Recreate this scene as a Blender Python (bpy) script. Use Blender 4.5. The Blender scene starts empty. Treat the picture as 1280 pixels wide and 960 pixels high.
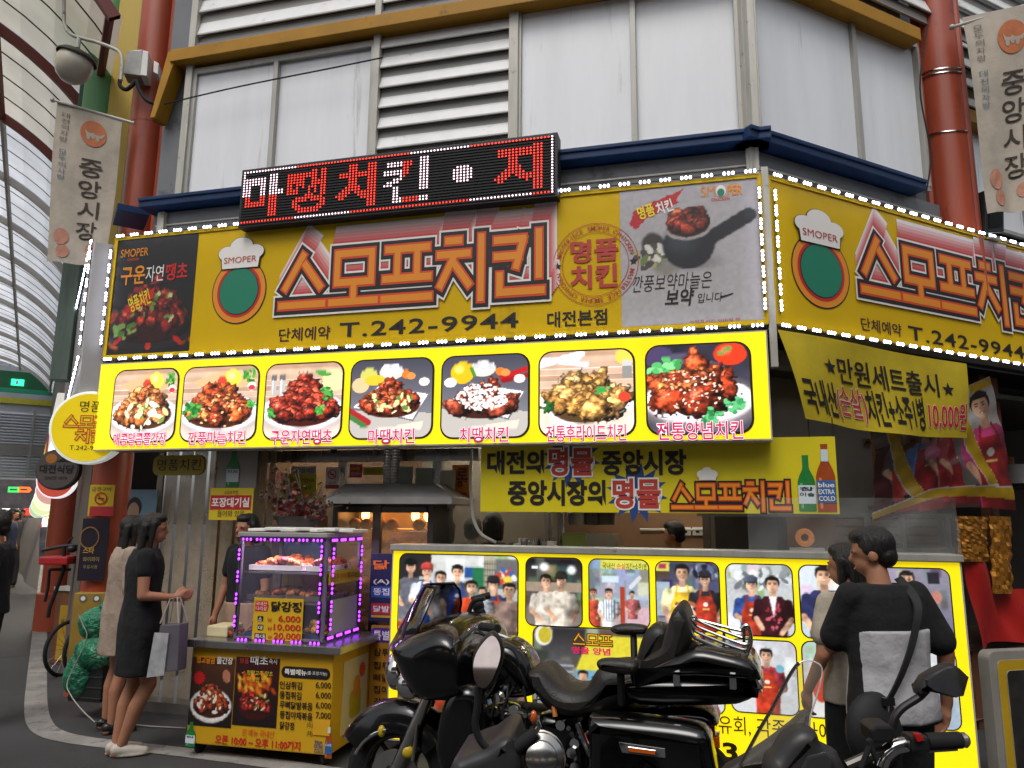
import bpy, bmesh, math, random
import numpy as np
from mathutils import Vector, Matrix
R_ = math.radians
sc = bpy.context.scene
COL = sc.collection
random.seed(7)
RNG = np.random.default_rng(11)

# ---------------------------------------------------------------- camera
FPX, PITCH, ROLL, HC = 935.7466, .17559597, .0088819, 1.62
cp, sp = math.cos(PITCH), math.sin(PITCH)
_fw = np.array([0, cp, sp]); _up = np.array([0, -sp, cp]); _rt = np.array([1., 0, 0])
_r2 = math.cos(ROLL)*_rt + math.sin(ROLL)*_up
_u2 = -math.sin(ROLL)*_rt + math.cos(ROLL)*_up
CAM = np.array([0, 0, HC])
cd = bpy.data.cameras.new('camera'); cam = bpy.data.objects.new('camera', cd); COL.objects.link(cam)
cd.sensor_fit = 'HORIZONTAL'; cd.sensor_width = 36.0; cd.lens = 36.0*FPX/1280
cd.clip_start = .05; cd.clip_end = 400
m = Matrix.Identity(4)
for i in range(3):
    m[i][0], m[i][1], m[i][2], m[i][3] = _r2[i], _u2[i], -_fw[i], CAM[i]
cam.matrix_world = m
sc.camera = cam

# ---------------------------------------------------------------- daylight
SUN_EL, SUN_AZ = R_(58), R_(200)      # bright overcast, light from high up behind the camera
w = bpy.data.worlds.new('World'); sc.world = w; w.use_nodes = True
nt = w.node_tree; bg = nt.nodes['Background']
sky = nt.nodes.new('ShaderNodeTexSky'); sky.sky_type = 'NISHITA'; sky.sun_disc = False
sky.sun_elevation = SUN_EL; sky.sun_rotation = SUN_AZ; sky.air_density = 1.0; sky.dust_density = 4.0; sky.ozone_density = 1.0
hs = nt.nodes.new('ShaderNodeHueSaturation'); hs.inputs['Saturation'].default_value = .3
nt.links.new(sky.outputs[0], hs.inputs['Color']); nt.links.new(hs.outputs[0], bg.inputs['Color'])
bg.inputs['Strength'].default_value = .14
sl = bpy.data.lights.new('sun', 'SUN'); sl.energy = 1.0; sl.angle = R_(25); sl.color = (1, .97, .92)
so = bpy.data.objects.new('sun', sl); COL.objects.link(so)
sd = Vector((math.sin(SUN_AZ)*math.cos(SUN_EL), math.cos(SUN_AZ)*math.cos(SUN_EL), math.sin(SUN_EL)))
so.rotation_euler = sd.to_track_quat('Z', 'Y').to_euler(); so.location = (0, -6, 14)
vs = sc.view_settings
vs.view_transform = 'Standard'; vs.look = 'None'; vs.gamma = 1; vs.use_curve_mapping = False
vs.exposure = 0.12
sc.cycles.max_bounces = 8; sc.cycles.transparent_max_bounces = 12
sc.cycles.sample_clamp_indirect = 4.0
try:
    sc.cycles.use_denoising = True
except Exception:
    pass

# ---------------------------------------------------------------- projection helpers (pixel of the photo -> point on a real plane)
def ray(x, y): return _fw + _r2*(x-640)/FPX + _u2*(480-y)/FPX
def atY(x, y, Y):
    d = ray(x, y); return CAM + d*Y/d[1]
def ground(x, y, z=0):
    d = ray(x, y); return CAM + d*(z-HC)/d[2]
class Plane:
    def __init__(s, O, U):
        s.O = np.array([O[0], O[1], 0.]); s.U = np.array([U[0], U[1], 0.]); s.U /= np.linalg.norm(s.U)
        s.N = np.array([s.U[1], -s.U[0], 0])
    def px(s, x, y, w=0):
        d = ray(x, y); o = s.O + s.N*w
        t = ((o-CAM) @ s.N)/(d @ s.N); p = CAM + d*t
        return float((p-s.O) @ s.U), float(p[2])
    def P(s, u, z, w=0): return s.O + s.U*u + s.N*w + np.array([0, 0, z])
    def box(s, x0, y0, x1, y1, w=0):
        """rect on the plane from two opposite pixel corners (top left, bottom right)"""
        xm, ym = (x0+x1)/2, (y0+y1)/2
        return (s.px(x0, ym, w)[0], s.px(xm, y1, w)[1], s.px(x1, ym, w)[0], s.px(xm, y0, w)[1])
    def pts(s, L, w=0): return [s.px(x, y, w) for x, y in L]
_a, _b = 1.316308, 1.10783453
_p = atY(965, 480, 5.0)
FR = Plane(_p, (math.sin(_a), -math.cos(_a)))          # front of the shop, u<=0, corner at u=0
RT = Plane(_p, (math.sin(_b), math.cos(_b)))           # its right hand side, u>=0
_l = FR.P(-5.5, 0); _be = R_(-32.3)
AL = Plane(_l, (math.sin(_be), math.cos(_be)))         # side along the arcade, outward = -N

# ---------------------------------------------------------------- materials
def lin(c):
    if isinstance(c, str):
        c = tuple(int(c[i:i+2], 16)/255 for i in (0, 2, 4))
    return tuple((v/12.92 if v <= .04045 else ((v+.055)/1.055)**2.4) for v in c)
_M = {}
def pbr(name, col, rough=.5, metal=0., var=.1, scale=7., bump=0., bscale=60., coat=0., spec=.5, emit=0., ecol=None, streak=False, chip=None, bdist=.01):
    if name in _M: return _M[name]
    mt = bpy.data.materials.new(name); mt.use_nodes = True; n = mt.node_tree; b = n.nodes['Principled BSDF']
    c = lin(col)
    tc = n.nodes.new('ShaderNodeTexCoord'); nz = n.nodes.new('ShaderNodeTexNoise')
    nz.inputs['Scale'].default_value = scale; nz.inputs['Detail'].default_value = 6; nz.inputs['Roughness'].default_value = .65
    if streak:
        mp = n.nodes.new('ShaderNodeMapping'); mp.inputs['Scale'].default_value = (1, 1, .12)
        n.links.new(tc.outputs['Object'], mp.inputs[0]); n.links.new(mp.outputs[0], nz.inputs['Vector'])
    else:
        n.links.new(tc.outputs['Object'], nz.inputs['Vector'])
    rp = n.nodes.new('ShaderNodeValToRGB')
    rp.color_ramp.elements[0].position = .3; rp.color_ramp.elements[1].position = .72
    rp.color_ramp.elements[0].color = tuple(v*(1-var*1.6) for v in c)+(1,)
    rp.color_ramp.elements[1].color = tuple(min(1, v*(1+var)) for v in c)+(1,)
    n.links.new(nz.outputs['Fac'], rp.inputs[0]); base = rp.outputs[0]
    if chip:                                                       # dirt, rust or chipped spots with a shape of their own
        cc_, thr, csc = chip[:3]
        n3 = n.nodes.new('ShaderNodeTexNoise'); n3.inputs['Scale'].default_value = csc; n3.inputs['Detail'].default_value = 9; n3.inputs['Roughness'].default_value = .72
        if len(chip) > 3:
            m3 = n.nodes.new('ShaderNodeMapping'); m3.inputs['Scale'].default_value = chip[3]; n.links.new(tc.outputs['Object'], m3.inputs[0]); n.links.new(m3.outputs[0], n3.inputs['Vector'])
        else: n.links.new(tc.outputs['Object'], n3.inputs['Vector'])
        r3 = n.nodes.new('ShaderNodeMapRange'); r3.inputs[1].default_value = thr; r3.inputs[2].default_value = thr+.09; r3.inputs[4].default_value = .75; n.links.new(n3.outputs['Fac'], r3.inputs[0])
        mc_ = n.nodes.new('ShaderNodeMix'); mc_.data_type = 'RGBA'; mc_.inputs[7].default_value = lin(cc_)+(1,)
        n.links.new(r3.outputs[0], mc_.inputs[0]); n.links.new(base, mc_.inputs[6]); base = mc_.outputs[2]
    n.links.new(base, b.inputs['Base Color'])
    b.inputs['Roughness'].default_value = rough; b.inputs['Metallic'].default_value = metal
    b.inputs['Coat Weight'].default_value = coat; b.inputs['Specular IOR Level'].default_value = spec
    if var > 0 and rough > .1:
        mr = n.nodes.new('ShaderNodeMapRange'); mr.inputs[3].default_value = max(0, rough-.1); mr.inputs[4].default_value = min(1, rough+.12)
        n.links.new(nz.outputs['Fac'], mr.inputs[0]); n.links.new(mr.outputs[0], b.inputs['Roughness'])
    if bump:
        n2 = n.nodes.new('ShaderNodeTexNoise'); n2.inputs['Scale'].default_value = bscale; n2.inputs['Detail'].default_value = 4
        n.links.new(mp.outputs[0] if streak else tc.outputs['Object'], n2.inputs['Vector'])
        bp = n.nodes.new('ShaderNodeBump'); bp.inputs['Strength'].default_value = bump; bp.inputs['Distance'].default_value = bdist
        n.links.new(n2.outputs['Fac'], bp.inputs['Height']); n.links.new(bp.outputs[0], b.inputs['Normal'])
    if emit:
        if ecol is None: n.links.new(rp.outputs[0], b.inputs['Emission Color'])
        else: b.inputs['Emission Color'].default_value = lin(ecol)+(1,)
        b.inputs['Emission Strength'].default_value = emit
    _M[name] = mt; return mt
def glass(name, col=(1, 1, 1), alpha=.15, rough=.03):
    """thin clear sheet: mostly see through, glossy"""
    if name in _M: return _M[name]
    mt = bpy.data.materials.new(name); mt.use_nodes = True; n = mt.node_tree; b = n.nodes['Principled BSDF']
    nz = n.nodes.new('ShaderNodeTexNoise'); nz.inputs['Scale'].default_value = 9
    tc = n.nodes.new('ShaderNodeTexCoord'); n.links.new(tc.outputs['Object'], nz.inputs['Vector'])
    mr = n.nodes.new('ShaderNodeMapRange'); mr.inputs[3].default_value = alpha*.6; mr.inputs[4].default_value = alpha*1.5
    n.links.new(nz.outputs['Fac'], mr.inputs[0]); n.links.new(mr.outputs[0], b.inputs['Alpha'])
    b.inputs['Base Color'].default_value = lin(col)+(1,); b.inputs['Roughness'].default_value = rough
    b.inputs['Specular IOR Level'].default_value = .9
    _M[name] = mt; return mt
def lamp(name, col, s):
    if name in _M: return _M[name]
    mt = bpy.data.materials.new(name); mt.use_nodes = True; n = mt.node_tree; b = n.nodes['Principled BSDF']
    b.inputs['Base Color'].default_value = (.02, .02, .02, 1)
    b.inputs['Emission Color'].default_value = lin(col)+(1,); b.inputs['Emission Strength'].default_value = s
    _M[name] = mt; return mt
def printed(name, emit=0., rough=.35, base=1.):
    """ink on a sheet: colour comes from the mesh's own colour attribute"""
    if name in _M: return _M[name]
    mt = bpy.data.materials.new(name); mt.use_nodes = True; n = mt.node_tree; b = n.nodes['Principled BSDF']
    at = n.nodes.new('ShaderNodeAttribute'); at.attribute_name = 'ink'
    mx = n.nodes.new('ShaderNodeMix'); mx.data_type = 'RGBA'; mx.blend_type = 'MULTIPLY'; mx.inputs[0].default_value = 1
    mx.inputs[7].default_value = (base, base, base, 1)
    n.links.new(at.outputs['Color'], mx.inputs[6]); n.links.new(mx.outputs[2], b.inputs['Base Color'])
    b.inputs['Roughness'].default_value = rough
    if emit:
        n.links.new(at.outputs['Color'], b.inputs['Emission Color']); b.inputs['Emission Strength'].default_value = emit
    _M[name] = mt; return mt
def translucent(name, col, t=.6):
    if name in _M: return _M[name]
    mt = bpy.data.materials.new(name); mt.use_nodes = True; n = mt.node_tree
    b = n.nodes['Principled BSDF']; out = n.nodes['Material Output']
    nz = n.nodes.new('ShaderNodeTexNoise'); nz.inputs['Scale'].default_value = 1.3; nz.inputs['Detail'].default_value = 5
    tc = n.nodes.new('ShaderNodeTexCoord'); n.links.new(tc.outputs['Object'], nz.inputs['Vector'])
    rp = n.nodes.new('ShaderNodeValToRGB'); c = lin(col)
    rp.color_ramp.elements[0].position = .3; rp.color_ramp.elements[1].position = .7
    rp.color_ramp.elements[0].color = tuple(v*.75 for v in c)+(1,); rp.color_ramp.elements[1].color = c+(1,)
    n.links.new(nz.outputs['Fac'], rp.inputs[0])
    tr = n.nodes.new('ShaderNodeBsdfTranslucent'); mx = n.nodes.new('ShaderNodeMixShader'); mx.inputs[0].default_value = t
    n.links.new(rp.outputs[0], tr.inputs['Color']); n.links.new(rp.outputs[0], b.inputs['Base Color'])
    n.links.new(b.outputs[0], mx.inputs[1]); n.links.new(tr.outputs[0], mx.inputs[2]); n.links.new(mx.outputs[0], out.inputs['Surface'])
    _M[name] = mt; return mt

def PX_(P, L, w): return [P.px(x, y, w) for x, y in L]
# ---------------------------------------------------------------- things
def thing(name, label, cat, loc, group=None):
    o = bpy.data.objects.new(name, None); COL.objects.link(o); o.location = Vector(tuple(float(v) for v in loc))
    o.empty_display_size = .1
    o['label'] = label; o['category'] = cat
    if group: o['group'] = group
    bpy.context.view_layer.update()
    return o
def tag(o, label, cat, group=None):
    o['label'] = label; o['category'] = cat
    if group: o['group'] = group
    return o
def origin_of(o):
    p = Vector((0, 0, 0)); q = o
    while q is not None:
        p += q.location; q = q.parent
    return p

class MB:
    def __init__(s): s.v = []; s.f = []; s.m = []; s.mats = []; s.sm = []; s.cuts = []
    def mi(s, mat):
        if mat not in s.mats: s.mats.append(mat)
        return s.mats.index(mat)
    def add(s, V, F, mat, smooth=False):
        k = len(s.v); s.v += [tuple(float(c) for c in p) for p in V]; i = s.mi(mat)
        for f in F: s.f.append([k+j for j in f]); s.m.append(i); s.sm.append(smooth)
        return s
    def quad(s, a, b, c, d, mat): return s.add([a, b, c, d], [(0, 1, 2, 3)], mat)
    def pbox(s, pl, u0, z0, u1, z1, w0, w1, mat):
        V = [pl.P(u, z, w) for w in (w0, w1) for u, z in ((u0, z0), (u1, z0), (u1, z1), (u0, z1))]
        return s.add(V, [(3, 2, 1, 0), (4, 5, 6, 7), (0, 1, 5, 4), (1, 2, 6, 5), (2, 3, 7, 6), (3, 0, 4, 7)], mat)
    def box(s, c, d, mat, rz=0., R=None):
        M3 = Matrix.Rotation(rz, 3, 'Z') if R is None else R
        V = []
        for z in (-1, 1):
            for x, y in ((-1, -1), (1, -1), (1, 1), (-1, 1)):
                V.append(tuple(Vector(tuple(map(float, c))) + M3 @ Vector((x*d[0]/2, y*d[1]/2, z*d[2]/2))))
        return s.add(V, [(3, 2, 1, 0), (4, 5, 6, 7), (0, 1, 5, 4), (1, 2, 6, 5), (2, 3, 7, 6), (3, 0, 4, 7)], mat)
    def prism(s, pl, poly, w0, w1, mat, side=None):
        n = len(poly)
        V = [pl.P(u, z, w0) for u, z in poly]+[pl.P(u, z, w1) for u, z in poly]
        s.add(V, [tuple(range(n))[::-1], tuple(range(n, 2*n))], mat)
        return s.add(V, [(i, (i+1) % n, n+(i+1) % n, n+i) for i in range(n)], side or mat)
    def flat(s, pl, poly, w, mat):
        return s.add([pl.P(u, z, w) for u, z in poly], [tuple(range(len(poly)))], mat)
    def tube(s, pts, r, mat, n=8, cap=True):
        P = [Vector(tuple(map(float, p))) for p in pts]; k = len(P)
        rs = r if isinstance(r, (list, tuple)) else [r]*k
        V = []; ref = None
        for i, p in enumerate(P):
            t = (P[min(i+1, k-1)]-P[max(i-1, 0)])
            if t.length < 1e-9: t = Vector((0, 0, 1))
            t.normalize()
            if ref is None: ref = t.orthogonal().normalized()
            ref = (ref - t*ref.dot(t))
            if ref.length < 1e-6: ref = t.orthogonal()
            ref.normalize(); b = t.cross(ref)
            for j in range(n):
                a = 2*math.pi*j/n; V.append(tuple(p + (ref*math.cos(a)+b*math.sin(a))*rs[i]))
        F = [(i*n+j, i*n+(j+1) % n, (i+1)*n+(j+1) % n, (i+1)*n+j) for i in range(k-1) for j in range(n)]
        s.add(V, F, mat, True)
        if cap: s.add([V[j] for j in range(n)]+[V[(k-1)*n+j] for j in range(n)], [tuple(range(n))[::-1], tuple(range(n, 2*n))], mat)
        return s
    def ell(s, c, r, mat, nu=14, nv=9, R=None):
        V = []; F = []
        for i in range(nv+1):
            th = math.pi*i/nv
            for j in range(nu):
                ph = 2*math.pi*j/nu
                q = Vector((r[0]*math.sin(th)*math.cos(ph), r[1]*math.sin(th)*math.sin(ph), r[2]*math.cos(th)))
                if R is not None: q = R @ q
                V.append(tuple(Vector(tuple(map(float, c)))+q))
        for i in range(nv):
            for j in range(nu):
                F.append((i*nu+j, (i+1)*nu+j, (i+1)*nu+(j+1) % nu, i*nu+(j+1) % nu))
        return s.add(V, F, mat, True)
    def lathe(s, prof, c, mat, n=20, R=None):
        """prof = (radius, height) pairs about a local z axis"""
        V = []
        for r, h in prof:
            for j in range(n):
                a = 2*math.pi*j/n; q = Vector((r*math.cos(a), r*math.sin(a), h))
                if R is not None: q = R @ q
                V.append(tuple(Vector(tuple(map(float, c)))+q))
        k = len(prof)
        F = [(i*n+j, i*n+(j+1) % n, (i+1)*n+(j+1) % n, (i+1)*n+j) for i in range(k-1) for j in range(n)]
        return s.add(V, F, mat, True)
    def loft(s, rings, mat, cap=True, closed=True):
        n = len(rings[0]); V = [p for r in rings for p in r]
        F = []
        for i in range(len(rings)-1):
            for j in range(n if closed else n-1):
                F.append((i*n+j, i*n+(j+1) % n, (i+1)*n+(j+1) % n, (i+1)*n+j))
        s.add(V, F, mat, True)
        if cap and closed:
            s.add(list(rings[0])+list(rings[-1]), [tuple(range(n))[::-1], tuple(range(n, 2*n))], mat, True)
        return s
    def puff(s, pl, poly, w0, w1, r, mat, steps=4, smooth=True):
        """an outline given real thickness, its two rims rounded with radius r"""
        n = len(poly); pts = [Vector(p) for p in poly]
        ar = sum(pts[i].x*pts[(i+1) % n].y-pts[(i+1) % n].x*pts[i].y for i in range(n))
        if ar < 0: pts = pts[::-1]
        nor = []
        for i in range(n):
            t = pts[(i+1) % n]-pts[i-1]
            t = t.normalized() if t.length > 1e-9 else Vector((1, 0)); nor.append(Vector((t.y, -t.x)))
        rings = []
        for k in range(steps+1):
            a = math.pi/2*k/steps; ins = r*(1-math.sin(a)); w = w0+r*(1-math.cos(a))
            rings.append((ins, w))
        for k in range(steps, -1, -1):
            a = math.pi/2*k/steps; rings.append((r*(1-math.sin(a)), w1-r*(1-math.cos(a))))
        RR = [[pl.P(*(pts[i]-nor[i]*ins), w) for i in range(n)] for ins, w in rings]
        return s.loft(RR, mat)
    def build(s, name, parent=None, base=None, bevel=0., sharp=35, label=None):
        if len(s.cuts) > 1 and name.endswith('lettering'):          # every line of words is a part of its own
            cut = [(0, 0)]+s.cuts[1:]+[(len(s.v), len(s.f))]; o = None
            for (v0, f0), (v1, f1) in zip(cut[:-1], cut[1:]):
                p = MB(); p.v = s.v[v0:v1]; p.f = [[i-v0 for i in f] for f in s.f[f0:f1]]; p.sm = s.sm[f0:f1]
                used = sorted(set(s.m[f0:f1])); p.mats = [s.mats[i] for i in used]; p.m = [used.index(i) for i in s.m[f0:f1]]
                o = p.build(name, parent)
            return o
        me = bpy.data.meshes.new(name); me.from_pydata(s.v, [], s.f)
        for mt in s.mats: me.materials.append(mt)
        me.polygons.foreach_set('material_index', s.m)
        me.polygons.foreach_set('use_smooth', s.sm)
        me.update()
        if bevel or any(s.sm):
            bm = bmesh.new(); bm.from_mesh(me)
            bmesh.ops.remove_doubles(bm, verts=bm.verts, dist=1e-5)
            bmesh.ops.recalc_face_normals(bm, faces=bm.faces)
            if bevel:
                ed = [e for e in bm.edges if len(e.link_faces) == 2 and e.calc_face_angle(0) > R_(30)]
                bmesh.ops.bevel(bm, geom=ed, offset=bevel, segments=2, affect='EDGES', profile=.6, clamp_overlap=True)
            bm.to_mesh(me); bm.free()
            if any(s.sm): me.set_sharp_from_angle(angle=R_(sharp))
        return place(me, name, parent, base, label)
def place(me, name, parent=None, base=None, label=None):
    o = bpy.data.objects.new(name, me); COL.objects.link(o)
    if parent is not None:
        org = origin_of(parent); me.transform(Matrix.Translation(-org)); o.parent = parent
    else:
        if base is None:
            n = len(me.vertices); co = np.empty(n*3); me.vertices.foreach_get('co', co); co = co.reshape(-1, 3)
            base = ((co[:, 0].min()+co[:, 0].max())/2, (co[:, 1].min()+co[:, 1].max())/2, co[:, 2].min())
        b = Vector(tuple(float(v) for v in base)); me.transform(Matrix.Translation(-b)); o.location = b
    if label: o['label'] = label
    return o
def structure(o): o['kind'] = 'structure'; return o

def remesh(name, mb, mat, voxel, parent=None, smooth=4, base=None, colfn=None, label=None):
    """closed overlapping solids melted into ONE continuous skin"""
    me = bpy.data.meshes.new('tmp'); me.from_pydata(mb.v, [], mb.f)
    bm = bmesh.new(); bm.from_mesh(me); bmesh.ops.remove_doubles(bm, verts=bm.verts, dist=1e-5)
    bmesh.ops.recalc_face_normals(bm, faces=bm.faces); bm.to_mesh(me); bm.free()
    t = bpy.data.objects.new('tmp', me); COL.objects.link(t)
    md = t.modifiers.new('r', 'REMESH'); md.mode = 'VOXEL'; md.voxel_size = voxel; md.use_smooth_shade = True
    if smooth:
        ms = t.modifiers.new('s', 'SMOOTH'); ms.factor = .5; ms.iterations = smooth
    bpy.context.view_layer.update()
    dg = bpy.context.evaluated_depsgraph_get()
    out = bpy.data.meshes.new_from_object(t.evaluated_get(dg)); out.name = name
    bpy.data.objects.remove(t); bpy.data.meshes.remove(me)
    out.materials.clear(); out.materials.append(mat)
    out.polygons.foreach_set('use_smooth', [True]*len(out.polygons))
    return place(out, name, parent, base, label)
def cap(mb, p0, p1, r0, r1, n=12, flat=None):
    """closed tapered capsule"""
    p0 = Vector(tuple(map(float, p0))); p1 = Vector(tuple(map(float, p1)))
    t = (p1-p0); L = t.length; t.normalize()
    a = t.orthogonal().normalized(); b = t.cross(a); rings = []
    for k in range(1, 5):
        th = math.pi/2*k/4; rings.append((p0-t*r0*math.cos(th), r0*math.sin(th)))
    for k in range(4, 0, -1):
        th = math.pi/2*k/4; rings.append((p1+t*r1*math.cos(th), r1*math.sin(th)))
    V = [tuple(c+(a*math.cos(2*math.pi*j/n)+b*math.sin(2*math.pi*j/n))*r) for c, r in rings for j in range(n)]
    k = len(rings)
    F = [(i*n+j, i*n+(j+1) % n, (i+1)*n+(j+1) % n, (i+1)*n+j) for i in range(k-1) for j in range(n)]
    F.append(tuple(range(n))[::-1]); F.append(tuple((k-1)*n+j for j in range(n)))
    return mb.add(V, F, None, True)

def smoothpoly(P, k=4, closed=True):
    """Catmull-Rom through the points"""
    n = len(P); out = []
    for i in range(n if closed else n-1):
        p = [np.array(P[(i+j) % n] if closed else P[min(max(i+j, 0), n-1)], float) for j in (-1, 0, 1, 2)]
        for q in range(k):
            t = q/k
            out.append(tuple(.5*(2*p[1]+(p[2]-p[0])*t+(2*p[0]-5*p[1]+4*p[2]-p[3])*t*t+(3*p[1]-p[0]-3*p[2]+p[3])*t**3)))
    if not closed: out.append(tuple(P[-1]))
    return out
def rrect(u0, z0, u1, z1, r, k=5):
    P = []
    for cx, cz, a0 in ((u1-r, z0+r, -90), (u1-r, z1-r, 0), (u0+r, z1-r, 90), (u0+r, z0+r, 180)):
        for i in range(k+1):
            a = R_(a0+90*i/k); P.append((cx+r*math.cos(a), cz+r*math.sin(a)))
    return P
def circ(cu, cz, ru, rz, n=32): return [(cu+ru*math.cos(2*math.pi*i/n), cz+rz*math.sin(2*math.pi*i/n)) for i in range(n)]
def star(cu, cz, r0, r1, n=5, a0=90): return [(cu+(r0 if i % 2 == 0 else r1)*math.cos(R_(a0+180*i/n)), cz+(r0 if i % 2 == 0 else r1)*math.sin(R_(a0+180*i/n))) for i in range(2*n)]

# ---------------------------------------------------------------- lettering
_T = {}
def glyphs(s, off=0., spacing=1.):
    k = (s, round(off, 4), spacing)
    if k in _T: return _T[k]
    c = bpy.data.curves.new('t', 'FONT'); c.body = s; c.resolution_u = 3; c.offset = off; c.space_character = spacing
    o = bpy.data.objects.new('t', c); COL.objects.link(o); bpy.context.view_layer.update()
    dg = bpy.context.evaluated_depsgraph_get(); me = bpy.data.meshes.new_from_object(o.evaluated_get(dg))
    V = np.array([v.co[:2] for v in me.vertices]).reshape(-1, 2); F = [tuple(p.vertices) for p in me.polygons]
    bpy.data.objects.remove(o); bpy.data.meshes.remove(me)
    _T[k] = (V, F); return _T[k]
class Warp:
    """a plane whose points are bent by fn(u,z)->(u,z,w)"""
    def __init__(s, pl, fn): s.pl = pl; s.fn = fn
    def P(s, u, z, w=0):
        a, b, c = s.fn(u, z); return s.pl.P(a, b, c+w)
def text(mb, pl, s, box, w, mat, off=0.02, spacing=1., skew=0., layers=None, rot=0.):
    """fit the words into box=(u0,z0,u1,z1); layers=[(offset, material, dw)] are outlines behind"""
    mb.cuts.append((len(mb.v), len(mb.f)))
    V0, _ = glyphs(s, off if off < .045 else .04, spacing)
    if len(V0) == 0: return
    lo, hi = V0.min(0), V0.max(0); sz = np.maximum(hi-lo, 1e-6)
    u0, z0, u1, z1 = box; cu, cz = (u0+u1)/2, (z0+z1)/2
    cr, sr = math.cos(rot), math.sin(rot)
    for o, mt, dw in (layers or [])+[(off, mat, 0)]:
        V, F = glyphs(s, o, spacing); q = (V-lo)/sz
        U = u0+q[:, 0]*(u1-u0)+skew*(q[:, 1]-.5)*(z1-z0); Z = z0+q[:, 1]*(z1-z0)
        if rot: U, Z = cu+(U-cu)*cr-(Z-cz)*sr, cz+(U-cu)*sr+(Z-cz)*cr
        mb.add([pl.P(a, b, w+dw) for a, b in zip(U, Z)], F, mt)
def vtext(mb, pl, s, box, w, mat, off=.02):
    """one character under another"""
    u0, z0, u1, z1 = box; n = len(s); h = (z1-z0)/n
    for i, ch in enumerate(s):
        if ch != ' ': text(mb, pl, ch, (u0, z1-(i+.9)*h, u1, z1-i*h), w, mat, off)
def arctext(mb, pl, s, cu, cz, r, h, a0, a1, w, mat, off=.01):
    n = len(s)
    for i, ch in enumerate(s):
        if ch == ' ': continue
        a = R_(a0+(a1-a0)*(i+.5)/n); V, F = glyphs(ch, off)
        x = (V[:, 0]-V[:, 0].mean())*h*1.25; y = V[:, 1]*h*1.25
        ca, sa = math.cos(a), math.sin(a)
        mb.add([pl.P(cu+(r+q)*ca+p*sa, cz+(r+q)*sa-p*ca, w) for p, q in zip(x, y)], F, mat)
# blocky logo lettering built from strokes on a 10x10 cell
LOGO = {'스': [((5, 9.6), (1, 3.6)), ((5, 8), (9, 3.6)), ((.3, 1), (9.7, 1))],
        '모': [((1.2, 9), (8.8, 9)), ((1.2, 4.2), (8.8, 4.2)), ((1.4, 9), (1.4, 4.2)), ((8.6, 9), (8.6, 4.2)), ((5, 4), (5, 1)), ((.2, 1), (9.8, 1))],
        '프': [((.8, 9), (9.2, 9)), ((.4, 4.2), (9.6, 4.2)), ((3, 9), (3, 4.2)), ((7, 9), (7, 4.2)), ((.2, 1), (9.8, 1))],
        '치': [((2, 9.6), (4.6, 9.6)), ((.4, 7.4), (6.3, 7.4)), ((3.4, 7), (.7, 2.2)), ((3.4, 6), (6.6, 2.2)), ((8.7, 10), (8.7, 0))],
        '킨': [((.6, 9), (6, 9)), ((5.9, 9.2), (4.4, 4.4)), ((.6, 6.4), (5.2, 6.4)), ((8.7, 10), (8.7, 3)), ((1.4, 3.6), (1.4, .7)), ((1.2, .8), (9.4, .8))]}
def logo(mb, pl, box, w, layers, thick=1.5, extr=None, txt='스모프치킨'):
    u0, z0, u1, z1 = box; n = len(txt); cw = (u1-u0)/n; ch = z1-z0
    def strokes(d, mt, ww, du=0, dz=0):
        j = 0
        for i, c in enumerate(txt):
            for (ax, ay), (bx, by) in LOGO[c]:
                A = np.array([ax, ay]); B = np.array([bx, by]); t = (B-A)/np.linalg.norm(B-A); nn = np.array([-t[1], t[0]])
                h = thick/2+d; e = d+(.55 if abs(t[0]) < .1 or abs(t[1]) < .1 else .3)
                P = [A-t*e-nn*h, B+t*e-nn*h, B+t*e+nn*h, A-t*e+nn*h]
                Q = [(u0+cw*(i+.04+.092*p[0])+du, z0+ch*p[1]/10+dz) for p in P]
                mb.flat(pl, Q, ww+j*.00004, mt); j += 1
    if extr:
        for k, (mt, du, dz, d) in enumerate(extr): strokes(d, mt, w+.0012*k, du, dz)
        w += .0012*len(extr)
    for k, (d, mt) in enumerate(layers): strokes(d, mt, w+.0015*(k+1))
def raster(s, W, H, off=.03):
    V, F = glyphs(s, off); lo, hi = V.min(0), V.max(0); q = (V-lo)/(hi-lo)
    X, Y = np.meshgrid((np.arange(W)+.5)/W, (np.arange(H)+.5)/H); M_ = np.zeros((H, W), bool)
    for f in F:
        for k in range(1, len(f)-1):
            a, b, c = q[f[0]], q[f[k]], q[f[k+1]]
            d = (b[0]-a[0])*(c[1]-a[1])-(c[0]-a[0])*(b[1]-a[1])
            if abs(d) < 1e-12: continue
            s1 = ((X-a[0])*(c[1]-a[1])-(c[0]-a[0])*(Y-a[1]))/d; s2 = ((b[0]-a[0])*(Y-a[1])-(X-a[0])*(b[1]-a[1]))/d
            M_ |= (s1 >= -.01) & (s2 >= -.01) & (s1+s2 <= 1.01)
    return M_

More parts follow.
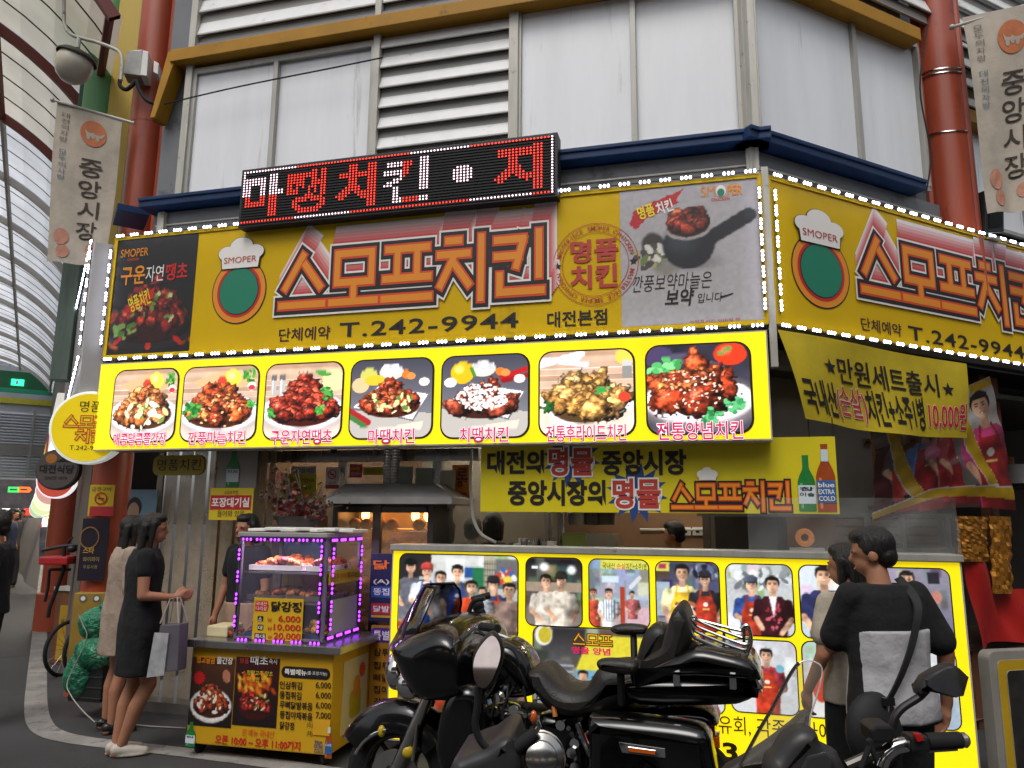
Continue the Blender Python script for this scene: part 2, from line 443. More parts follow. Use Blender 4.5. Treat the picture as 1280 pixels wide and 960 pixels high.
# ---------------------------------------------------------------- printing press: pictures that are themselves flat prints in the place
def hexc(c):
    return np.array([int(c[i:i+2], 16)/255 for i in (0, 2, 4)]) if isinstance(c, str) else np.array(c, float)
class Cv:
    def __init__(s, W, H, bg='ffffff'):
        s.W, s.H = W, H; s.asp = W/H
        s.a = np.ones((H, W, 3))*hexc(bg)
        s.X, s.Y = np.meshgrid((np.arange(W)+.5)/W*s.asp, (np.arange(H)+.5)/H)   # y up, x in units of the height
    def put(s, mk, c):
        c = hexc(c); mk = np.clip(mk, 0, 1)[..., None]; s.a = s.a*(1-mk)+c*mk
    def noise(s, k):
        h, wd = max(2, int(k)), max(2, int(k*s.asp)); n = RNG.random((h+1, wd+1))
        y = np.linspace(0, h-.001, s.H); x = np.linspace(0, wd-.001, s.W); yi, xi = y.astype(int), x.astype(int); fy, fx = (y-yi)[:, None], (x-xi)[None]
        return (n[yi][:, xi]*(1-fy)*(1-fx)+n[yi+1][:, xi]*fy*(1-fx)+n[yi][:, xi+1]*(1-fy)*fx+n[yi+1][:, xi+1]*fy*fx)
    def grain(s, k, amp): s.a = np.clip(s.a*(1+amp*(s.noise(k)[..., None]-.5)*2), 0, 1)
    def grad(s, c0, c1):
        t = (s.Y)[..., None]; s.a = hexc(c0)*(1-t)+hexc(c1)*t
        if getattr(s, 'busy', 0):                     # the jumble behind people in a snapshot
            for i in range(s.busy):
                x, y, wd, ht = RNG.random()*s.asp, .25+.8*RNG.random(), .02+.1*RNG.random(), .02+.14*RNG.random()
                c = np.clip(np.mean(s.a)+(RNG.random(3)-.5)*.35+(RNG.random()-.5)*.7, .05, .97)
                s.put(((np.abs(s.X-x) < wd) & (np.abs(s.Y-y) < ht))*(.25+.5*RNG.random()), c)
            k = np.ones((3, 3))/9
            for _ in range(2): s.a = sum(np.roll(np.roll(s.a, i, 0), j, 1)*k[i+1, j+1] for i in (-1, 0, 1) for j in (-1, 0, 1))
    def e(s, cx, cy, rx, ry, c, rot=0., soft=.08):
        x, y = s.X-cx, s.Y-cy
        if rot: ca, sa = math.cos(rot), math.sin(rot); x, y = x*ca+y*sa, -x*sa+y*ca
        d = np.sqrt((x/rx)**2+(y/ry)**2); s.put((1-d)/soft+.5, c)
    def r(s, x0, y0, x1, y1, c): s.put(((s.X >= x0) & (s.X <= x1) & (s.Y >= y0) & (s.Y <= y1))*1., c)
    def poly(s, P, c):
        ins = np.zeros(s.X.shape, bool); n = len(P)
        for i in range(n):
            (x0, y0), (x1, y1) = P[i], P[i-1]
            cond = ((y0 > s.Y) != (y1 > s.Y)) & (s.X < (x1-x0)*(s.Y-y0)/((y1-y0) if y1 != y0 else 1e-9)+x0); ins ^= cond
        s.put(ins*1., c)
    def line(s, p, q, wd, c):
        p, q = np.array(p), np.array(q); d = q-p; L = d@d+1e-12
        t = np.clip(((s.X-p[0])*d[0]+(s.Y-p[1])*d[1])/L, 0, 1); D = np.hypot(s.X-p[0]-t*d[0], s.Y-p[1]-t*d[1]); s.put((wd-D)/(wd*.25)+.5, c)
    def lump(s, cx, cy, rx, ry, c, rot=0., gl=.6, rough=.4):
        x, y = s.X-cx, s.Y-cy; ca, sa = math.cos(rot), math.sin(rot); lx, ly = x*ca+y*sa, -x*sa+y*ca
        lx, ly = lx/rx, ly/ry; d = np.sqrt(lx**2+ly**2)
        d = d*(1+rough*(s.nz-.5)*1.4)
        z = np.sqrt(np.clip(1-d**2, 0, 1)); nx, ny = lx*ca-ly*sa, lx*sa+ly*ca
        sh = np.clip(.25+.55*(z*.55+ny*.5-nx*.35)+.6*(s.nz2-.5), .08, 1.25)*(1-.6*np.clip((d-.62)/.38, 0, 1))
        spc = np.clip((z*.6+ny*.6-nx*.4)-.86+.5*(s.nz-.5), 0, 1)*gl*3
        col = hexc(c)[None, None]*sh[..., None]*1.85*(.72+.56*s.nz3[..., None])+spc[..., None]*np.array([1, .93, .85])
        mk = np.clip((1-d)/.12+.5, 0, 1)[..., None]; s.a = s.a*(1-mk)+np.clip(col, 0, 1)*mk
    def pile(s, cx, cy, rx, ry, n, cols, size=.09, gl=.6, long=1.25):
        s.nz = s.noise(38); s.nz2 = s.noise(26); s.nz3 = s.noise(60)
        s.e(cx, cy-.02, rx*1.05, ry*.62, hexc(cols[0])*.4)
        P = []
        for i in range(n):
            a = RNG.random()*2*math.pi; q = math.sqrt(RNG.random())
            x = cx+rx*.92*q*math.cos(a); y = cy+ry*.42*q*math.sin(a)+ry*1.05*max(0, 1-abs(x-cx)/rx)**1.2*RNG.random()
            P.append((x, y))
        for x, y in sorted(P, key=lambda t: -t[1]):
            k = size*(.75+.6*RNG.random()); c = hexc(cols[RNG.integers(len(cols))])*(.85+.3*RNG.random()); ro = RNG.random()*3.1
            if long > 1.28 and RNG.random() < .6:                  # a drumstick: thin shank and a fat end
                s.lump(x+k*1.1*math.cos(ro), y+k*1.1*math.sin(ro), k*.95, k*.45, c, ro, gl)
            s.lump(x, y, k*long, k, c, ro, gl)
            s.nz3 = np.roll(s.nz3, 7, 1); s.nz = np.roll(s.nz, 11, 0)
    def specks(s, cx, cy, rx, ry, n, cols, sz=.012, el=1.6):
        for i in range(n):
            a = RNG.random()*6.28; q = math.sqrt(RNG.random())
            s.e(cx+rx*q*math.cos(a), cy+ry*q*math.sin(a), sz*el*(.6+RNG.random()), sz*(.6+RNG.random()), cols[RNG.integers(len(cols))], RNG.random()*3)
    def leaf(s, cx, cy, r, n, cols):
        for i in range(n):
            a = RNG.random()*6.28; q = RNG.random()*r; s.e(cx+q*math.cos(a), cy+q*math.sin(a), r*.28, r*.2, cols[RNG.integers(len(cols))], RNG.random()*3)
    def man(s, x, top, h, shirt, apron=None, hat=None, hair='1c1816', skin='d9a583', arms=True, low=None, sleeve=True):
        """a little generic figure in a printed snapshot: top = crown, h = head height"""
        y = top; sk = hexc(skin)*(.9+.15*RNG.random()); a0 = s.a.copy()
        body = [(x-.95*h, y-1.75*h), (x-.55*h, y-1.32*h), (x+.55*h, y-1.32*h), (x+.95*h, y-1.75*h), (x+.8*h, y-4.6*h), (x-.8*h, y-4.6*h)]
        if low: s.r(x-.75*h, y-7*h, x+.75*h, y-4.2*h, low)
        s.poly(body, shirt)
        s.put(((np.abs(s.X-x-.5*h) < .3*h) & (s.Y < y-1.9*h) & (s.Y > y-4.6*h))*.25, hexc(shirt)*.6)
        if arms:
            for k in (-1, 1):
                s.line((x+k*.92*h, y-1.75*h), (x+k*1.1*h, y-2.7*h), .27*h, hexc(shirt)*.9)
                s.line((x+k*1.1*h, y-2.75*h), (x+k*(.35+.5*RNG.random())*h, y-(3.2+.5*RNG.random())*h), .17*h, sk if sleeve else hexc(shirt)*.85)
        if apron:
            s.poly([(x-.42*h, y-1.75*h), (x+.42*h, y-1.75*h), (x+.75*h, y-2.5*h), (x+.8*h, y-5.4*h), (x-.8*h, y-5.4*h), (x-.75*h, y-2.5*h)], apron)
            s.line((x-.42*h, y-1.8*h), (x-.3*h, y-1.3*h), .06*h, apron); s.line((x+.42*h, y-1.8*h), (x+.3*h, y-1.3*h), .06*h, apron)
            s.e(x, y-2.35*h, .18*h, .16*h, 'f2e6d8'); s.r(x-.26*h, y-2.75*h, x+.26*h, y-2.64*h, 'e8c060')
        s.r(x-.2*h, y-1.42*h, x+.2*h, y-.8*h, sk*.85)
        s.e(x, y-.42*h, .45*h, .46*h, hair)
        s.e(x, y-.57*h, .37*h, .45*h, sk, soft=.12)
        s.e(x+.16*h, y-.62*h, .16*h, .3*h, sk*.9, soft=.8)
        for k in (-1, 1):
            s.e(x+k*.15*h, y-.52*h, .075*h, .03*h, '221612'); s.e(x+k*.15*h, y-.43*h, .1*h, .02*h, '2a1c16')
        s.e(x, y-.65*h, .05*h, .06*h, sk*.78); s.e(x, y-.8*h, .12*h, .045*h, '8c3f36'); s.e(x, y-.785*h, .09*h, .022*h, 'e8dcd2')
        s.poly([(x-.44*h, y-.42*h), (x-.4*h, y-.1*h), (x, y+.02*h), (x+.4*h, y-.1*h), (x+.44*h, y-.42*h), (x+.3*h, y-.3*h), (x-.25*h, y-.27*h)], hair)
        if hat:
            s.e(x, y-.14*h, .46*h, .3*h, hat); s.r(x-.46*h, y-.36*h, x+.46*h, y-.16*h, hat); s.e(x-.05*h, y-.36*h, .52*h, .07*h, hexc(hat)*.7)
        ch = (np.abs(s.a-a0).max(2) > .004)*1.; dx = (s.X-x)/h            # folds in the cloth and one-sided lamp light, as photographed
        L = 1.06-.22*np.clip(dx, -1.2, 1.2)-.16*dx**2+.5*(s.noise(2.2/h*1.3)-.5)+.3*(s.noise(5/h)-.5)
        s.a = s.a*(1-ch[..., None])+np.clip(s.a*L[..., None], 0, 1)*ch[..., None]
def print_sheet(name, pl, box, w, cv, mat, parent, round_=0., base=None, nx=None, ny=None, label=None):
    u0, z0, u1, z1 = box; nx = nx or cv.W; ny = ny or cv.H
    if round_:
        zs = [z0+round_*(1-math.cos(R_(90*i/6))) for i in range(6)]; zs = zs+list(np.linspace(z0+round_, z1-round_, ny-12))+[z1-round_*(1-math.cos(R_(90*(5-i)/6))) for i in range(6)]
        Z = np.array(zs); ny = len(Z); d = np.maximum(0, np.maximum(z0+round_-Z, Z-(z1-round_)))
        ins = round_-np.sqrt(np.maximum(0, round_**2-d**2))
    else:
        Z = np.linspace(z0, z1, ny); ins = np.zeros(ny)
    t = np.linspace(0, 1, nx)
    U = (u0+ins)[:, None]+t[None]*((u1-u0)-2*ins)[:, None]; ZZ = np.repeat(Z[:, None], nx, 1)
    if isinstance(pl, Plane):
        co = pl.O[None, None]+U[..., None]*pl.U+pl.N*w+ZZ[..., None]*np.array([0, 0, 1.])
    else:
        co = np.array([pl.P(a, b, w) for a, b in zip(U.ravel(), ZZ.ravel())])
    co = co.reshape(-1, 3)
    xi = np.clip(((U-u0)/(u1-u0)*cv.W).astype(int), 0, cv.W-1); yi = np.clip(((ZZ-z0)/(z1-z0)*cv.H).astype(int), 0, cv.H-1)
    col = np.clip(cv.a[yi, xi].reshape(-1, 3), 0, 1); col = np.where(col <= .04045, col/12.92, ((col+.055)/1.055)**2.4)
    i = np.arange((ny-1)*(nx-1)); rr, cc = i//(nx-1), i % (nx-1); k = rr*nx+cc
    F = np.stack([k, k+1, k+nx+1, k+nx], 1)
    me = bpy.data.meshes.new(name); me.vertices.add(len(co)); me.vertices.foreach_set('co', co.ravel().astype(np.float32))
    me.loops.add(len(F)*4); me.loops.foreach_set('vertex_index', F.ravel().astype(np.int32))
    me.polygons.add(len(F)); me.polygons.foreach_set('loop_start', (np.arange(len(F))*4).astype(np.int32))
    me.update(calc_edges=True)
    at = me.color_attributes.new('ink', 'FLOAT_COLOR', 'POINT'); at.data.foreach_set('color', np.concatenate([col, np.ones((len(col), 1))], 1).ravel().astype(np.float32))
    me.materials.append(mat)
    if not isinstance(pl, Plane): me.polygons.foreach_set('use_smooth', [True]*len(me.polygons))
    return place(me, name, parent, base, label)
# ================================================================ MATERIALS OF THE PLACE
alu = pbr('aluminium_frame', 'a7a59e', .45, .3, .12, 9, streak=True, chip=('4c463e', .62, 14))
alu_l = pbr('pale_frame', 'b9b6ac', .5, .1, .14, 12, streak=True, chip=('4e473d', .6, 12))
steel = pbr('stainless', 'a5a39f', .28, .9, .12, 5, streak=True)
steel_d = pbr('dark_steel', '55524e', .35, .8, .2, 6)
chrome = pbr('chrome', 'd8d8d8', .08, 1., 0, 5)
chrome_d = pbr('worn_chrome', 'b8b6b2', .2, 1., .1, 8)
white_film = pbr('frosted_film', 'e6e8eb', .34, 0, .07, 2.2, streak=True, chip=('a8a8a4', .6, 3, (2.2, 2.2, .16)))
grey_clad = pbr('grey_cladding', '6e7073', .42, .2, .1, 3, chip=('4c4b49', .58, 3))
louvre_m = pbr('louvre_white', 'dcdcdc', .45, 0, .06, 5, chip=('8f8c86', .6, 4, (1.5, 1.5, 3)))
ochre = pbr('ochre_paint', 'a8791c', .55, 0, .12, 3, chip=('6a5320', .59, 5), spec=.3)
blue_p = pbr('blue_paint', '0e305a', .42, 0, .2, 3, chip=('32445c', .6, 6), spec=.3)
red_p = pbr('red_oxide_paint', 'a84a2e', .42, 0, .2, 2.5, streak=True, coat=.1, chip=('6a2a1c', .57, 5, (1, 1, .3)), bump=.25, bscale=18)
red_rib = pbr('rib_red', '6e2c24', .5, 0, .1, 3)
rib_w = pbr('rib_grey', 'a9a49a', .5, 0, .1, 3)
green_p = pbr('green_paint', '5c9a62', .5, 0, .1, 3, streak=True)
green_d = pbr('dark_green_paint', '14584e', .5, 0, .1, 3)
yel_p = pbr('mustard_paint', 'b59a34', .55, 0, .1, 3, streak=True)
asph = pbr('asphalt', '3a393a', .75, 0, .3, 1.1, .6, 130, chip=('2a292a', .56, 2.2))
linep = pbr('worn_road_paint', '8f8b86', .75, 0, .25, 3, .3, 90, chip=('4a4848', .55, 7))
wood = pbr('brown_wood', '6b4126', .6, 0, .25, 6, .2, 40, streak=True)
wood_d = pbr('dark_wood', '402a1c', .6, 0, .25, 6, streak=True)
black_pl = pbr('black_plastic', '17171a', .5, 0, .12, 10)
black_m = pbr('matt_black', '0e0e10', .7, 0, .1, 9)
rubber = pbr('rubber', '121213', .8, 0, .1, 10)
yel_sign = pbr('yellow_vinyl', 'd2ac08', .55, 0, .06, 1.2, spec=.2, bump=.35, bscale=2.2, bdist=.02, chip=('b08a14', .6, 1.6, (1, 1, .5)))
yel_light = pbr('backlit_yellow', 'f4dc10', .35, 0, .09, 1.8, emit=.72)
white_v = pbr('white_vinyl', 'aaa7a4', .5, 0, .08, 2, chip=('827c74', .6, 2.5, (1, 1, .3)))
white_pl = pbr('white_plastic', 'e4e2dc', .35, 0, .06, 6)
ink_k = pbr('black_ink', '1a1412', .5, 0, 0)
ink_br = pbr('brown_ink', '3a1612', .5, 0, 0)
ink_r = pbr('red_ink', 'c01c1c', .5, 0, 0)
ink_rb = pbr('crimson_ink', 'b23a2c', .5, 0, 0)
ink_o = pbr('orange_ink', 'e08a18', .5, 0, 0)
ink_ro = pbr('vermilion_ink', 'd4441c', .5, 0, 0)
ink_w = pbr('white_ink', 'e6e2dc', .5, 0, 0)
ink_g = pbr('green_ink', '0c7a5c', .5, 0, 0)
ink_b = pbr('blue_ink', '1d3f7c', .5, 0, 0)
ink_y = pbr('yellow_ink', 'e8d020', .5, 0, 0)
lit_m = pbr('lit_crimson', 'd0245c', .4, 0, 0, emit=.5)
lit_w = pbr('lit_white', 'fbf6fb', .4, 0, 0, emit=.8)
lit_k = pbr('lit_black', '2a2508', .4, 0, 0)
ph_lit = printed('backlit_print', .8)
ph_snap = printed('snapshot_print', .58)
ph_mat = printed('matt_print', 0, .45)
led_w = lamp('led_white', 'e4e6ff', 14)
led_p = lamp('led_violet', 'a83cff', 3.4)
led_pw = lamp('led_violet_core', 'f0d8ff', 9)
led_red = lamp('led_red', 'ff2a14', 3.2)
led_pink = lamp('led_pink', 'ffd8e4', 3.6)
led_off = pbr('led_off', '120c10', .5, 0, 0)
tubel = lamp('tube_white', 'fff4e0', 22)
warm = lamp('warm_bulb', 'ffb060', 9)

# ================================================================ GROUND
mb = MB(); mb.quad((-90, -30, 0), (60, -30, 0), (60, 120, 0), (-90, 120, 0), asph); structure(mb.build('ground', base=(0, 0, 0)))
mb = MB()
ctr = [ground(*q) for q in ((55, 705), (52, 745), (49, 800), (46, 850), (45, 884), (50, 905), (64, 917), (95, 925), (150, 932), (240, 942), (420, 966), (700, 1010), (1100, 1080))]
ctr = [np.array([a, b]) for a, b in smoothpoly([c[:2] for c in ctr], 4, False)]
V = []
for i, c in enumerate(ctr):
    t = ctr[min(i+1, len(ctr)-1)]-ctr[max(i-1, 0)]; t /= np.linalg.norm(t); n_ = np.array([-t[1], t[0]])
    V += [tuple(c-n_*.085)+(.004,), tuple(c+n_*.085)+(.004,)]
mb.add(V, [(2*i, 2*i+2, 2*i+3, 2*i+1) for i in range(len(ctr)-1)], linep); structure(mb.build('road_line'))
# raised shop floor behind the facade
mb = MB(); P0 = FR.P(-5.5, 0, -.35); P1 = FR.P(.4, 0, -.35); P2 = RT.P(4, 0, -.5); P3 = RT.P(4, 0, -4); P4 = FR.P(-5.4, 0, -4)
mb.add([tuple(p+np.array([0, 0, .08])) for p in (P0, P1, P2, P3, P4)], [(0, 1, 2, 3, 4)], pbr('shop_tiles', '5b544c', .4, 0, .2, 4))
mb.add([tuple(P0), tuple(P1), tuple(P1+np.array([0, 0, .08])), tuple(P0+np.array([0, 0, .08]))], [(0, 1, 2, 3)], pbr('kerb_stone', '6a6661', .8, 0, .2, 5))
structure(mb.build('shop_floor'))

# ================================================================ BUILDING
bld = thing('shop_building', 'corner market building with white frosted windows above and fried chicken shop below', 'building', FR.P(-2.7, 0, -.6))
W = -.12
def uf(x, y=120, w=W): return FR.px(x, y, w)[0]
mb = MB()                                             # solid core behind everything on the upper storey
mb.pbox(FR, -5.3, 2.95, .02, 8.4, -.5, -.2, grey_clad)
mb.pbox(RT, .02, 2.95, 2.02, 8.4, -.5, -.2, grey_clad); mb.pbox(RT, 2.02, 2.95, 10, 8.4, -1.1, -.75, grey_clad)
mb.pbox(FR, -5.35, 2.2, -.1, 2.95, -.6, -.14, black_m); mb.pbox(RT, .1, 2.9, 6.5, 2.95, -.6, -.14, black_m)
mb.pbox(FR, -5.5, 8.4, .1, 8.6, -3.5, -.15, grey_clad); mb.pbox(RT, -.1, 8.4, 6.5, 8.6, -3.5, -.15, grey_clad)
mb.build('wall', bld, bevel=.01)
def ledge(pl, u0, u1, z0, z1, w0, w1, mat, nm):
    q = MB(); q.pbox(pl, u0, z0, u1, z1, w0, w1, mat); q.pbox(pl, u0, z1-.02, u1, z1+.012, w0+.01, w1+.015, mat); q.build(nm, bld, bevel=.006)
ledge(FR, -5.3, .085, 4.32, 4.395, -.2, .0, blue_p, 'gutter'); ledge(RT, -.085, 1.86, 4.32, 4.395, -.2, .0, blue_p, 'gutter')
mb = MB(); mb.pbox(AL, .02, 4.32, .45, 4.39, -.02, .25, blue_p); mb.build('gutter', bld, bevel=.006)
# horizontal cladding between sign and gutter
for pl, u0, u1 in ((FR, -5.2, -.03), (RT, .06, 2.2)):
    q = MB()
    for z in (3.9, 4.05, 4.18): q.pbox(pl, u0, z, u1, z+.123, -.195, -.125, grey_clad)
    for z in (4.035, 4.173): q.pbox(pl, u0, z, u1, z+.012, -.125, -.112, alu_l)
    q.build('cladding', bld)
ub, ut = 4.4, 5.70
def window(pl, us, z0, z1, lab=None):
    f = MB(); fw = .045
    f.pbox(pl, us[0], z0, us[-1], z0+.04, W-.04, W+.01, alu); f.pbox(pl, us[0], z1-.06, us[-1], z1, W-.04, W+.01, alu)
    for i, u in enumerate(us): f.pbox(pl, u-(0 if i == 0 else fw/2), z0+.04, u+(fw if i == 0 else 0 if i == len(us)-1 else fw/2), z1-.06, W-.04, W+.012+.004*i, alu)
    o = f.build('window', bld, bevel=.004)
    for i in range(len(us)-1):
        g = MB(); d = -.02 if i % 2 == 0 else -.035
        g.pbox(pl, us[i]+.02, z0+.03, us[i+1]-.02, z1-.05, W+d-.01, W+d, white_film); g.build('pane', o)
    return o
uL = uf(236, 160), uf(342, 140), uf(466, 110)
window(FR, [uL[0], uL[1], uL[2]], ub, ut)
uR0, uR1, uR2 = uf(645, 100), uf(792, 90), uf(948, 80)
window(FR, [uR0, uR1, uR2], ub, ut+.12)
ru = lambda x, y=120: RT.px(x, y, W)[0]
window(RT, [.09, ru(1070, 100), ru(1152, 130)], ub, ut+.12)
rw=RT.px(1190,150,-.7)[0]; W=-.68; window(RT, [rw, rw+1.1, rw+2.2], ub+.2, ut+.1); slats2(RT, rw, rw+2.4, 3.9, 4.55, 4) if 0 else None; W=-.12
def slats(pl, u0, u1, z0, z1, n, nm='louvre'):
    q = MB(); h = (z1-z0)/n
    for i in range(n):
        a = z0+i*h
        q.add([pl.P(u, z, w) for u in (u0, u1) for z, w in ((a, W-.11), (a+h*.98, W+.0), (a+h*1.02, W+.02), (a+h*.9, W+.02), (a+h*.9, W-.005), (a-.02, W-.125))],
              [(k, (k+1) % 6, 6+(k+1) % 6, 6+k) for k in range(6)]+[tuple(range(6))[::-1], tuple(range(6, 12))], louvre_m)
        q.pbox(pl, u0, a-h*.02, u1, a+h*.06, W-.1, W-.095, alu)
    return q.build(nm, bld)
def slats2(pl, u0, u1, z0, z1, n):
    """sloping louvre blades, each leaning out at its foot"""
    q = MB(); h = (z1-z0)/n
    for i in range(n):
        a = z0+i*h; b = a+h
        q.add([pl.P(u, z, w) for u in (u0, u1) for z, w in ((a+h*.4, W+.012), (a+h*.45, W+.012), (b+.005, W-.03), (b-.01, W-.036))], [(0, 4, 5, 1), (1, 5, 6, 2), (2, 6, 7, 3), (3, 7, 4, 0), (0, 1, 2, 3), (7, 6, 5, 4)], louvre_m)
        q.pbox(pl, u0, a, u1, a+h*.42, W-.05, W-.03, pbr('louvre_shade', 'a3a09a', .5, 0, .06, 4))  # grey strip paints the shade below each white blade
        q.pbox(pl, u0, a+h*.37, u1, a+h*.43, W+.0, W+.016, alu)
    return q.build('louvre', bld)
slats2(FR, uf(472, 100), uf(638, 90), ub, ut+.02, 7)
slats2(FR, uf(243, 40), -.1, 5.95, 6.9, 4)
slats2(RT, .1, 5.8, 6.1, 7.2, 5)
W=-.68; slats2(RT, rw, 5.4, 3.95, 4.55, 4); slats2(RT, rw, 5.4, 5.85, 7, 5); W=-.12
for pl, u, z0, z1, d in ((FR, uf(228, 170), 4.4, 8, .07), (FR, uf(467, 100), 4.4, 8.2, .06), (FR, uf(637, 80), 4.4, 8.2, .08), (FR, -.13, 4.4, 8.2, .15), (RT, -.02, 4.4, 8.2, .1), (FR, -5.16, 3.95, 4.3, .07), (FR, -.09, 3.8, 4.3, .09), (RT, .0, 3.8, 4.3, .06)):
    q = MB(); q.pbox(pl, u, z0, u+d, z1, W-.02, W+.035, alu_l); q.build('post', bld, bevel=.006)
q = MB(); q.pbox(FR, uf(222, 90), 5.73, .04, 5.85, -.18, .0, ochre); q.build('beam', bld, bevel=.006)
q = MB(); q.pbox(RT, -.04, 5.73, 1.98, 5.85, -.18, .0, ochre); q.pbox(RT, 2.4, 5.65, 5.8, 5.79, -.74, -.55, ochre); q.build('beam', bld, bevel=.006)
q = MB(); q.prism(FR, [(uf(232, 66), 5.851), (uf(205, 130), 5.2), (uf(199, 130), 5.2), (uf(220, 62), 5.851)], -.18, -.02, ochre); q.build('beam', bld, bevel=.006)
q = MB(); q.pbox(FR, uf(243, 40), 5.87, -.02, 5.95, W-.06, W+.02, grey_clad); q.build('cladding', bld)
# interior of the ground floor
beige = pbr('kitchen_wall', '7f776b', .5, 0, .12, 2); wpan = pbr('wood_panel', '6e5238', .5, 0, .2, 3, streak=True)
q = MB(); q.pbox(FR, -5.5, 0, -3.2, 2.6, -1.75, -1.65, wpan); q.pbox(FR, -3.2, 0, -1.9, 2.6, -1.85, -1.75, beige); q.pbox(FR, -1.9, 0, 1.6, 2.6, -2.6, -2.5, pbr('kitchen_brown', '8a6a4e', .45, 0, .12, 2)); q.build('interior_wall', bld)
q = MB(); q.pbox(RT, -.2, 2.68, 5.5, 2.72, -1.8, -.2, steel_d); q.pbox(FR, -5.5, 2.6, .0, 2.66, -3.2, -.6, pbr('ceiling_panel', '8d8a84', .6, 0, .05, 3)); q.build('ceiling', bld)
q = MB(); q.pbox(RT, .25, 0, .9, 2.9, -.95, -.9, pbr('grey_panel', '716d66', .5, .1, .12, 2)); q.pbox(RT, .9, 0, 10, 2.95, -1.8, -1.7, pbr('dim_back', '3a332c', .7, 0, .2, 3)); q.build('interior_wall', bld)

q = MB(); q.pbox(AL, .9, 0, 3.3, 2.9, .05, .12, pbr('alley_side', '6a5f55', .6, 0, .2, 2, streak=True)); q.pbox(AL, .02, 2.2, 3.3, 2.95, .0, .05, grey_clad); q.build('side_wall', bld)
q = MB()
for k in range(16): q.pbox(FR, -5.25+k*.075, .05, -5.19+k*.075, 2.2, -.5-.02*(k%2), -.495-.02*(k%2), glass('strip_vinyl', 'b8a890', .55, .15))
q.build('strip_curtain', bld)
# opposite row of the street, behind the photographer: closes off the low sky
opp = thing('market_row', 'row of market shops across the street facing the chicken shop', 'building', (0, -6, 0))
q = MB(); q.box((2, -7.5, 4.4), (40, 2, 8.8), pbr('row_wall', '6d665d', .7, 0, .15, 1)); q.box((14, 3, 3), (1.5, 18, 6), _M['row_wall']); q.build('wall', opp)
q = MB()
for i in range(9): q.box((-15+i*3.6, -6.46, 1.4), (2.9, .06, 2.4), pbr('shutter', '8b8c8e', .4, .3, .1, 4)); q.box((-15+i*3.6, -6.4, 3.1), (3.3, .14, .7), pbr('row_sign%d' % (i % 3), ('b8b2a8', '8e3b30', '3b5a80')[i % 3], .5))
q.build('shopfront', opp, bevel=.02)
for i in range(8):
    q = MB(); q.box((-13+i*3.6+.3*(i%2), -6.3, 2.5), (1.9, .06, .55), pbr('row_added_glow%d' % (i % 3), ('e4d4cc', 'd8dce4', 'ecd8b0')[i % 3], .4, emit=1.1)); q.build('added_lit_sign', opp)  # unseen glowing panels, added so the scooter mirrors reflect something bright

# ================================================================ ARCADE OVER THE SIDE ALLEY
arc = thing('arcade_roof', 'vaulted arcade roof of curved ribs and translucent panels over the alley', 'roof', AL.P(12, 0, -3.5))
HWD, SPZ, RISE = 2.6, 6.5, 1.3
VR = (HWD**2+RISE**2)/(2*RISE); VA = math.asin(HWD/VR)
def vault(s_, t, dr=0.):
    a = VA*(1-2*t/math.pi); return AL.P(s_, SPZ+RISE-VR+(VR+dr)*math.cos(a), -.15-HWD+(VR+dr)*math.sin(a))
NT = 14
S0, S1 = .5, 34
panA = translucent('panel_cream', 'ece6d8', .8); panB = translucent('panel_pale', 'f4f6fb', .92)
def bay(s0, s1, mat):
    V = []; 
    for s_ in (s0, s1):
        for k in range(NT+1): V.append(vault(s_, math.pi*k/NT, .03))
    return V, [(k, k+1, NT+2+k, NT+1+k) for k in range(NT)]
q1, q2 = MB(), MB()
BAY = 2.5; bays = np.arange(S0, S1, BAY)
for i, s_ in enumerate(bays):
    V, Fc = bay(s_+.02, s_+BAY-.02, None)
    (q1 if i < 2 else q2).add(V, Fc, panA if i < 2 else panB)
q1.build('panel', arc); q2.build('panel', arc)
def rib(q, s_, r, mat, dr=0, n=28):
    for k in range(n):
        a, b = math.pi*k/n, math.pi*(k+1)/n
        A = [vault(s_+d, a, dr+e) for d in (-r*.6, r*.6) for e in (-r, r)]; B = [vault(s_+d, b, dr+e) for d in (-r*.6, r*.6) for e in (-r, r)]
        q.add(A+B, [(0, 1, 5, 4), (2, 6, 7, 3), (0, 4, 6, 2), (1, 3, 7, 5)], mat)
for i, s_ in enumerate(list(bays)+[S1]):
    q = MB(); rib(q, s_, .06, red_rib if i < 3 else rib_w, -.05); q.build('rib', arc)
q = MB()
for i, s_ in enumerate(bays):
    for f_ in (.25, .5, .75): rib(q, s_+BAY*f_, .008, rib_w if s_ > 5 else steel_d, -.01, 20)
q.build('glazing_bar', arc)
for k, t in enumerate((.03, .8, 1.57, 2.34, 3.1)):
    for (a, b, mt) in ((S0, 5.5, red_rib), (5.5, S1, rib_w)):
        q = MB(); q.tube([vault(a, t, -.06), vault(b, t, -.06)], .045, mt, 6); q.build('purlin', arc)
